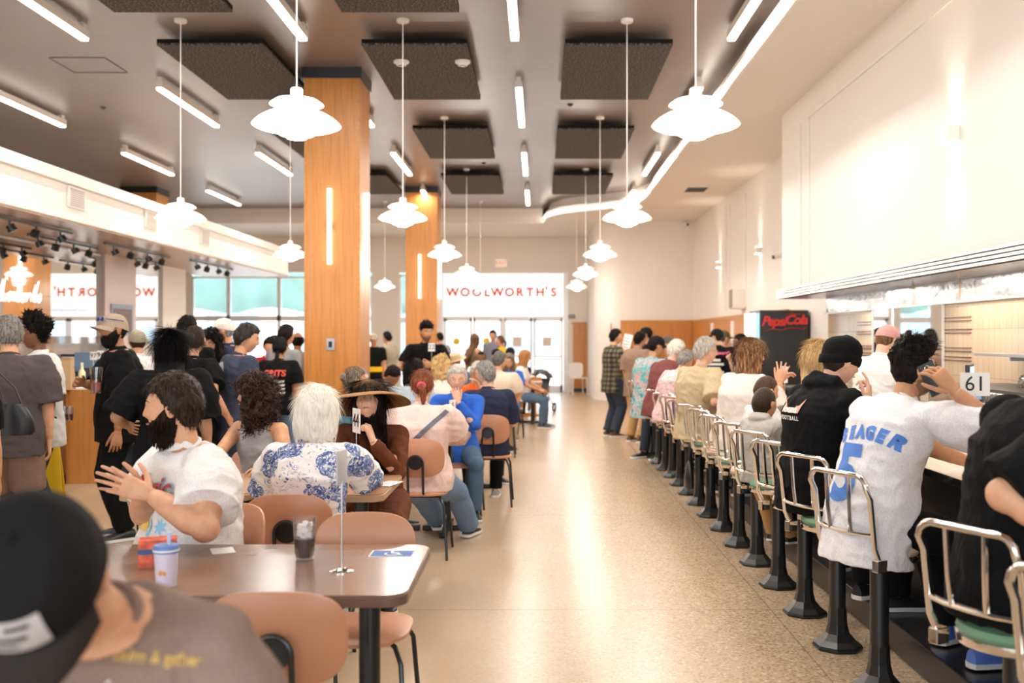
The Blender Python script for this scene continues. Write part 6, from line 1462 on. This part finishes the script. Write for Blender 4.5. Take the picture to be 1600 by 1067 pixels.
try: project(text_mesh('Club', .07, 0, .3, bold=.002), i['shirt'].data, (.02, -.2, 1.24), (1, 0, 0), (0, 0, 1), P_RED, i['shirt'], 'shirt_print')
except Exception as e: print('PRINT', e)
x, y, a = -3.14, 9.6, 178
person('redtop', 'woman with long black hair and glasses in red, hand to her face', x, y, a, s=.92, fem=1, lod=1, sk=SK_L, head=(4, 2, 0), top=REDC, legs=BLK, hair='curlylong', hc=H_BLK, glasses='black', RH=T(x, y, a, -3.25, 9.42, 1.44), RP=(1, -.2, -1), Rhand=dict(curl=40))
person('redbrim', 'man in a white cap with a red brim and navy shirt, facing left', -3.12, 10.1, 95, s=1.0, w=1.15, lod=1, sk=SK_L, head=(0, 2, 0), top=NAVY, legs=DJEANS, hair='short', hc=H_GRY, hat='cap', hatm=(CAPW, CAPR))
x, y, a = -2.42, 8.0, -50
person('greyblue', 'dark-haired older man in a slate blue tee with a pale print, facing right', x, y, a, s=.955, w=1.22, belly=.03, lod=1, sk=SK_L, head=(-22, 14, 0), top=fabric('slate_cloth', (.055, .062, .095)), fit=1.3, sleeve='half', legs=MJEANS, hair='short', hc=(.035, .028, .024), RH=T(x, y, a, -2.25, 8.1, .95), hem=-.16)
i = at_('greyblue')
try: project(poly_mesh([[(.11*math.cos(b), .12*math.sin(b)) for b in (PI*k/12 for k in range(13))], [(-.11, -.02), (.11, -.02), (.10, -.05), (-.10, -.05)], [(-.09, -.07), (.09, -.07), (.07, -.10), (-.07, -.10)]]), i['shirt'].data, (-.04, -.3, 1.28), (1, 0, 0), (0, 0, 1), P_GRY, i['shirt'], 'shirt_print')
except Exception as e: print('PRINT', e)
x, y, a = -2.74, 10.5, -5
person('braid', 'person with a long black braid and black cap, tee with red and white back print', x, y, a, s=.89, fem=1, w=1.15, lod=1, sk=SK_M, top=BLK, fit=1.3, legs=JEANS, hair='braid', hc=H_BLK, hat='cap', hatm=CAPB)
i = at_('braid')
try:
    project(text_mesh('GRITS', .10, 0, 0, bold=.004), i['shirt'].data, (0, -.3, 1.30), (1, 0, 0), (0, 0, 1), P_RED, i['shirt'], 'shirt_print')
    project(poly_mesh([[(-.12, .06-.045*k), (.12, .06-.045*k), (.11, .035-.045*k), (-.11, .035-.045*k)] for k in range(4)]), i['shirt'].data, (0, -.3, 1.16), (1, 0, 0), (0, 0, 1), P_WHT, i['shirt'], 'shirt_print')
except Exception as e: print('PRINT', e)
person('redsweater', 'woman in a dark red sweater behind the braid', -3.22, 11.9, 200, s=.90, fem=1, lod=2, sk=SK_L, head=(10, 20, 0), top=REDC, sleeve='long', legs=BLK, hair='short', hc=H_BLK)
person('bald', 'balding man in a pale shirt, back to us, near the column', -3.05, 12.6, 10, s=.93, lod=2, sk=SK_T, top=LGREY, legs=DJEANS, hair='fringe_bald', hc=H_BLK)
person('greyjacket', 'person in a grey jacket partly hidden by the oak column', -2.85, 11.1, -30, s=.97, lod=2, sk=SK_M, top=GREY, sleeve='long', legs=BLK, hair='short', hc=H_BLK)
person('yellowback', 'person in yellow glimpsed behind the braid', -2.95, 13.4, 0, s=.88, lod=2, fem=1, top=YELC, legs=BLK, hair='short', hc=H_BLK)
person('darkh', 'dark-haired person glimpsed left of the braid', -3.55, 13.5, 170, s=.90, lod=2, fem=1, top=BLK, legs=BLK, hair='shoulder', hc=H_BLK)
# ------------------------------------------------------------------ lunch counter side
x, y, a = 1.46, 3.07, -86
person('forearm', 'man in a black tee with forearm over a stool back at right edge', x, y, a, seat=.66, floor=.145, s=1.06, w=1.18, lean=9, slouch=20, hfwd=.7, head=(0, 30, 0), arm=1.15, sk=SK_L, lod=0, top=BLK, fit=1.15, sleeve='half', legs=MJEANS, legw=1.15, hair='short', hc=H_BLK, RH=T(x, y, a, 1.50, 2.76, .98), RE=T(x, y, a, 1.06, 2.86, .88), RP=(.1, -1, -.5), LH=T(x, y, a, 1.95, 3.25, .95),
       shoe=SHOE_BLK, feet=[(.10, .42, .235), (-.22, .36, .235)], Rhand=dict(back=(.2, 0, 1), curl=35))
i = at_('forearm'); S_, E_, W_, _ = i['A']['R']; q = MB(); d_ = (E_-W_).normalized(); xx, yy, dd = basis(d_); rs = []
for t_ in (0, .004, .022, .026): rs.append([W_+d_*(.02+t_)+(xx*math.cos(b)+yy*math.sin(b))*(.0335+(.002 if 0 < t_ < .026 else 0)) for b in (2*PI*k/20 for k in range(20))])
q.rings(rs); q.box(W_.x-.02, W_.x+.02, W_.y-.02, W_.y+.02, W_.z+.020, W_.z+.040); q.build('wristwatch', mat('dark_strap', (.03, .012, .01), .4), i['root'])
x, y, a = 1.42, 4.31, -66
person('jersey', 'man in a white baseball jersey with blue number, phone at his ear', x, y, a, seat=.66, floor=.145, s=.985, w=1.13, belly=.03, lean=22, slouch=12, head=(-16, -4, 0), hfwd=.1, sk=SK_M, lod=0, top=JERSEY, fit=1.3, legs=BLK, hair='fade', hc=H_BLK, glasses='black', beard=.004, hem=-.20, arm=1.1,
       RH=T(x, y, a, 1.72, 4.12, 1.30), RP=(.5, .6, -1), Rhand=dict(d=T(0, 0, a, -.55, .15, .65), back=T(0, 0, a, .35, -.9, .1), curl=32, thumb=35), LH=T(x, y, a, 1.98, 4.6, .95), feet=[T(x, y, a, 1.86, 4.16, .235), T(x, y, a, 1.84, 4.50, .235)], shoe=SHOE_BW)
i = at_('jersey'); so = i['shirt']
try:
    bc_ = (S_ := i['A']['R'][0]).lerp(i['A']['L'][0], .5)
    def arcword(word, size, rad, cell, org, m, bold, off=.004):
        w_ = size*.72; n_ = len(word)
        for k, ch in enumerate(word):
            t_ = (k-(n_-1)/2)*w_; b_ = -t_/rad; me = text_mesh(ch, size, 0, 0, bold=bold); me.transform(Matrix.Translation((t_, -(t_*t_)/(2*rad), 0)) @ Matrix.Rotation(b_, 4, 'Z') @ Matrix.Scale(.82, 4, (1, 0, 0)))
            project(me, so.data, org, (1, 0, 0), (0, .25, .97), m, so, 'jersey_lettering', off=off)
    arcword('SEAGER', .078, .45, .02, (.028, bc_.y-.3, bc_.z-.045), P_ROY, .006)
    me = text_mesh('5', .34, 0, 0, bold=.014); me.transform(Matrix.Scale(.95, 4, (1, 0, 0))); project(me, so.data, (-.03, bc_.y-.3, bc_.z-.25), (1, 0, 0), (0, .2, .98), P_ROY, so, 'jersey_number', off=.004)
except Exception as e: print('PRINT', e)
M = i['M']; ph = thing('mobile_phone', 'black mobile phone held to the ear by the man in the jersey', 'phone', (0, 0, 0)); pw = wpt(i, M @ V((.098, .030, -.035))); ph.location = pw; ph.rotation_euler = (R(25), R(-6), R(a-28)); MB().box(-.005, .005, -.036, .036, -.074, .074).build('phone_body', BLACKP, ph, smooth=False, bevel=.003)
q = MB(); q.lathe([(.008, 0), (.011, .001), (.008, .002)], 14, (.006, 0, .05), M=Matrix.Rotation(PI/2, 3, 'Y')); q.lathe([(.008, 0), (.011, .001), (.008, .002)], 14, (.006, 0.0, .022), M=Matrix.Rotation(PI/2, 3, 'Y')); q.build('camera_ring', M_CHROME, ph)
x, y, a = 1.40, 5.05, -72
person('hoodie', 'man in a black beanie and black hoodie touching his chin', x, y, a, seat=.66, floor=.145, s=.97, w=1.32, belly=.03, lean=5, slouch=14, head=(-4, 16, 0), sk=SK_P, lod=0, top=BLK, sleeve='long', fit=1.6, hood=1, legs=BLK, hair='buzz', hc=H_DBR, hat='beanie', hatm=fabric('knit_black', (.006, .006, .006)),
       RH=T(x, y, a, 1.60, 4.86, 1.19), RP=(.8, .1, -1), Rhand=dict(d=T(0, 0, a, .1, .1, .9), back=T(0, 0, a, .9, -.4, .2), curls=[15, 50, 60, 65], thumb=30), LH=T(x, y, a, 1.78, 5.0, 1.10))
i = at_('hoodie')
try:
    project(text_mesh('FOOTBALL', .030, 0, 0, spacing=1.25, bold=.001), i['shirt'].data, (-.03, -.4, 1.155), (1, 0, 0), (0, 0, 1), P_WHT, i['shirt'], 'hoodie_print', off=.006)
    project(poly_mesh([[(-.085, -.03), (.085, -.03), (.10, .045), (.075, .01), (.03, -.005), (-.03, -.005), (-.075, .01), (-.10, .05)]]), i['shirt'].data, (-.03, -.4, 1.215), (1, 0, 0), (0, 0, 1), P_SAL, i['shirt'], 'hoodie_print', off=.006)
    project(text_mesh('Hounds', .05, 0, 0, bold=.002), i['shirt'].data, (-.03, -.4, 1.20), (1, 0, 0), (0, 0, 1), P_WHT, i['shirt'], 'hoodie_print', off=.009)
except Exception as e: print('PRINT', e)
p2 = thing('mobile_phone', 'mobile phone with lit purple screen held by the man in the beanie', 'phone', (X_(1350, 4.95), 4.95, 1.17), R(-40)); p2.rotation_euler = (R(-50), R(20), R(-30)); MB().box(-.038, .038, -.004, .004, -.078, .078).build('phone_body', BLACKP, p2, smooth=False, bevel=.002)
q = MB().box(-.034, .034, -.0055, -.0035, -.072, .072).build('phone_screen', mat('phone_screen', (.05, .03, .1), .2, emit=(.30, .25, .75), es=.4), p2, smooth=False)
person('blondec', 'woman with long blonde hair mostly hidden behind the black beanie', 1.50, 5.72, -75, seat=.66, floor=.145, s=.93, fem=1, lean=8, lod=1, sk=SK_P, top=BLK, legs=BLK, hair='shoulder', hc=H_BLD)
x, y, a = 1.38, 6.22, -50
person('boy', 'boy in a light grey hoodie with cropped dark hair, back to us', x, y, a, seat=.66, floor=.2, s=.57, headw=.55, lod=1, sk=SK_M, head=(0, 4, 0), top=HGREY, sleeve='long', fit=1.6, w=1.2, hood=1, legs=KHAKI, hair='buzz', hc=H_DBR, shoe=SHOE_BLK, hem=-.16)
person('boytwo', 'boy with cropped brown hair in white just behind the grey hoodie', 1.52, 6.85, -60, seat=.66, floor=.2, s=.63, headw=.45, lod=1, sk=SK_L, head=(-10, 8, 0), top=WHT, sleeve='half', fit=1.4, legs=BLK, hair='buzz', hc=(.07, .035, .018), shoe=SHOE_BLK)
x, y, a = 1.50, 7.42, -62
person('bobstreak', 'woman with a streaked brown bob in ivory, hands raised', x, y, a, seat=.66, floor=.145, s=.94, fem=1, w=1.25, lean=4, lod=1, sk=SK_L, head=(-15, 4, 0), top=IVORY, sleeve='half', fit=1.6, legs=BLK, hair='shoulder', hc=(.16, .07, .028), hc2=(.50, .28, .12), RH=T(x, y, a, 1.74, 7.22, 1.20), RP=(.8, .2, -1), Rhand=dict(d=T(0, 0, a, .2, 0, 1), back=T(0, 0, a, -.3, -1, .1), curls=[10, 14, 10, 5], spread=14), LH=T(x, y, a, 1.80, 7.5, 1.18))
person('auburn', 'woman with long dark auburn hair leaning in beside the old man in tan', 1.52, 8.02, -70, seat=.66, floor=.145, s=.93, fem=1, lean=16, lod=1, sk=SK_P, top=IVORY, legs=BLK, hair='long', hc=H_AUB)
x, y, a = 1.36, 8.62, -58
person('oldtan', 'old man with grey hair and glasses in a tan tee, facing right', x, y, a, seat=.66, floor=.145, s=.96, w=1.2, belly=.03, lean=3, slouch=10, lod=0, sk=SK_P, head=(-26, 3, 0), top=fabric('sand_cloth', (.56, .44, .27)), fit=1.35, sleeve='half', legs=BLK, hair='short', hc=(.48, .43, .37), glasses='wire', RH=T(x, y, a, 1.60, 8.50, .98))
person('lace', 'grey-haired lady in a pink lace top bending forward', 1.34, 10.25, -55, seat=.66, floor=.145, s=.86, fem=1, w=1.25, lean=20, lod=1, sk=SK_L, head=(0, 20, 0), top=LACE, fit=1.2, legs=BLK, hair='short', hc=H_GRY)
person('maroon', 'white-haired man in a maroon shirt bending over the counter', 1.32, 10.97, -55, seat=.66, floor=.145, s=.98, w=1.2, lean=20, lod=1, sk=SK_P, head=(-10, 15, 0), top=MAROON, sleeve='long', fit=1.3, legs=BLK, hair='short', hc=(.66, .60, .52))
person('tropic', 'man in a black cap and a turquoise and pink tropical shirt', 1.27, 11.6, -58, seat=.66, floor=.145, s=.99, w=1.25, lean=5, lod=1, sk=SK_M, head=(-15, 6, 0), top=TROPIC, fit=1.4, legs=DJEANS, hair='short', hc=H_BLK, hat='cap', hatm=CAPB, hem=-.16)
person('greyside', 'grey-haired man at the counter turned toward the camera', 1.72, 12.9, 130, seat=.66, floor=.0, s=.97, lod=1, sk=SK_L, head=(0, 10, 0), top=CHAR, legs=DJEANS, hair='short', hc=(.13, .11, .09))
person('brownman', 'man in a mushroom brown shirt and mustard trousers standing at the counter', 1.44, 14.7, -48, s=.94, w=1.15, lod=1, sk=SK_M, head=(-10, 6, 0), top=MUDC, fit=1.5, sleeve='half', legs=KHAKI, hair='short', hc=H_BLK, hem=-.2, shoe=SHOE_BRN)
person('capfar', 'man in a dark cap behind the mushroom brown shirt, facing left', 1.80, 16.2, 80, s=.99, lod=2, sk=SK_M, top=BLK, legs=BLK, hair='short', hc=H_BLK, hat='cap', hatm=CAPB)
x, y, a = 1.14, 15.5, -65
person('plaid', 'young man in an olive plaid overshirt and baggy dark jeans, standing', x, y, a, s=.965, w=1.1, lod=1, sk=SK_L, head=(-15, 0, 0), top=PLAID, sleeve='long', fit=1.6, legs=DJEANS, legw=1.25, hair='short', hc=H_BLK, hem=-.2, RH=T(x, y, a, 1.30, 15.35, 1.28), LH=T(x, y, a, 1.36, 15.6, 1.30), shoe=SHOE_BRN)
mn = thing('menu_board', 'white menu sheet held up by the man in plaid', 'menu', (1.35, 15.42, 1.42), R(-70)); mn.rotation_euler = (R(-12), R(8), R(-60)); MB().box(-.11, .11, -.003, .003, -.17, .17).build('sheet', M_PAPER, mn, smooth=False); q = MB()
for k in range(6): q.box(-.08, .07, -.005, -.003, -.13+.045*k, -.115+.045*k)
q.build('printed_lines', P_GRY, mn, smooth=False)
x, y, a = 2.60, 14.5, -15
person('staffcap', 'staff member in a black cap, black tee with pink and white back print', x, y, a, s=.965, w=1.2, lod=1, sk=SK_L, head=(60, 0, 0), top=BLK, fit=1.4, legs=BLK, hair='buzz', hc=H_DBR, hat='cap', hatm=CAPB)
i = at_('staffcap')
try:
    project(text_mesh('Woolworth', .075, 0, .3, bold=.003), i['shirt'].data, (0, -.3, 1.36), (1, 0, 0), (0, 0, 1), mat('pink_print', (.75, .12, .22), .8), i['shirt'], 'shirt_print')
    project(poly_mesh([[(-.15, .07-.06*k), (.05+.05*(k % 2), .07-.06*k), (.05+.05*(k % 2), .035-.06*k), (-.15, .035-.06*k)] for k in range(4)]), i['shirt'].data, (0, -.3, 1.20), (1, 0, 0), (0, 0, 1), P_WHT, i['shirt'], 'shirt_print')
except Exception as e: print('PRINT', e)
person('olivecap', 'person in an olive cap facing right behind the black-cap staff member', 2.84, 15.6, -70, s=.955, lod=2, sk=SK_P, top=BLK, legs=BLK, hair='short', hc=H_BRN, hat='cap', hatm=CAPO)
x, y, a = 2.68, 12.9, 70
person('flower', 'dark-haired staff woman with a red flower in her hair by the cooler', x, y, a, s=.92, fem=1, lod=1, sk=SK_M, head=(0, 8, 0), top=BLK, legs=BLK, hair='bun', hc=H_BLK, LH=T(x, y, a, 2.45, 12.8, 1.25))
i = at_('flower'); M = i['M']; q = MB()
for k in range(7): q.ell(M @ V((-.045+.022*math.cos(k*.9), -.085, .045+.022*math.sin(k*.9))), (.016, .012, .016), None, 8, 6)
q.build('red_flower', mat('flower_red', (.75, .02, .02), .6), i['root'])
x, y, a = 2.56, 7.55, -42
person('employee', 'employee in a pink cap and white polo behind the counter, looking down', x, y, a, s=.955, w=1.15, lean=5, slouch=10, lod=0, sk=SK_P, head=(-15, 26, 0), top=WHT, fit=1.35, collar=2, legs=fabric('stone_cloth', (.45, .40, .34)), hair='short', hc=(.17, .08, .035), hat='cap', hatm=CAPP, RH=T(x, y, a, 2.82, 7.45, 1.02), LH=T(x, y, a, 2.85, 7.8, 1.02), hem=-.10)

# ------------------------------------------------------------------ light
W = bpy.data.worlds.new('world'); SC.world = W; W.use_nodes = True; nt = W.node_tree
bgn = nt.nodes['Background']; bgn.inputs['Color'].default_value = (.82, .91, 1.0, 1); bgn.inputs['Strength'].default_value = 5
sun = bpy.data.lights.new('sun', 'SUN'); sun.energy = 5; sun.angle = R(3); sun.color = (1, .97, .92); so_ = bpy.data.objects.new('sun', sun); COL.objects.link(so_); so_.rotation_euler = (R(38), R(10), R(20))
def portal(x0, x1, z0, z1, y_, back):
    l = bpy.data.lights.new('window_portal', 'AREA'); l.shape = 'RECTANGLE'; l.size = x1-x0; l.size_y = z1-z0; l.cycles.is_portal = True
    o = bpy.data.objects.new('window_portal', l); COL.objects.link(o); o.location = ((x0+x1)/2, y_, (z0+z1)/2); o.rotation_euler = (PI/2 if back else -PI/2, 0, 0)
portal(-9.95, .84, 0, 3.42, YB+.3, False); portal(XL, 3.2, .5, 3.6, YR-.25, True)
for X, Y in pts:
    l = bpy.data.lights.new('bar_lamp', 'AREA'); l.shape = 'RECTANGLE'; l.size = .07; l.size_y = 2.2; l.energy = 42; l.color = (1, .94, .87)
    o = bpy.data.objects.new('bar_lamp', l); COL.objects.link(o); o.location = (X, Y, ZC-.17)
for Y in (3.0, 5.5, 8.0, 10.5):  # added fill lights under the hood to brighten the dim back bar
    l = bpy.data.lights.new('hood_fill', 'AREA'); l.shape = 'RECTANGLE'; l.size = .2; l.size_y = 1.2; l.energy = 9; l.color = (1, .93, .84)
    o = bpy.data.objects.new('hood_fill', l); COL.objects.link(o); o.location = (3.38, Y, 2.02)
for o in [o for o in COL.objects if o.get('category') == 'pendant lamp']:
    l = bpy.data.lights.new('pendant_bulb', 'POINT'); l.energy = 30; l.color = (1, .92, .82); l.shadow_soft_size = .09
    q = bpy.data.objects.new('pendant_bulb', l); COL.objects.link(q); q.location = V(o.location)+V((0, 0, -.12))
for m_ in bpy.data.materials:
    b_ = m_.node_tree.nodes.get('Principled BSDF') if m_.use_nodes else None
    if b_ and b_.inputs['Emission Strength'].default_value > 0: m_.cycles.emission_sampling = 'NONE'
vs = SC.view_settings; vs.view_transform = 'Standard'; vs.look = 'None'; vs.gamma = 1; vs.use_curve_mapping = False; vs.exposure = EXPO if 'EXPO' in globals() else .42
SC.cycles.use_denoising = True; SC.cycles.max_bounces = 8; SC.cycles.diffuse_bounces = 4; SC.cycles.glossy_bounces = 4; SC.cycles.transparent_max_bounces = 12; SC.cycles.sample_clamp_indirect = 4; SC.cycles.caustics_reflective = False; SC.cycles.caustics_refractive = False
for o in list(bpy.data.objects):
    if o.name == 'tmp': bpy.data.objects.remove(o)
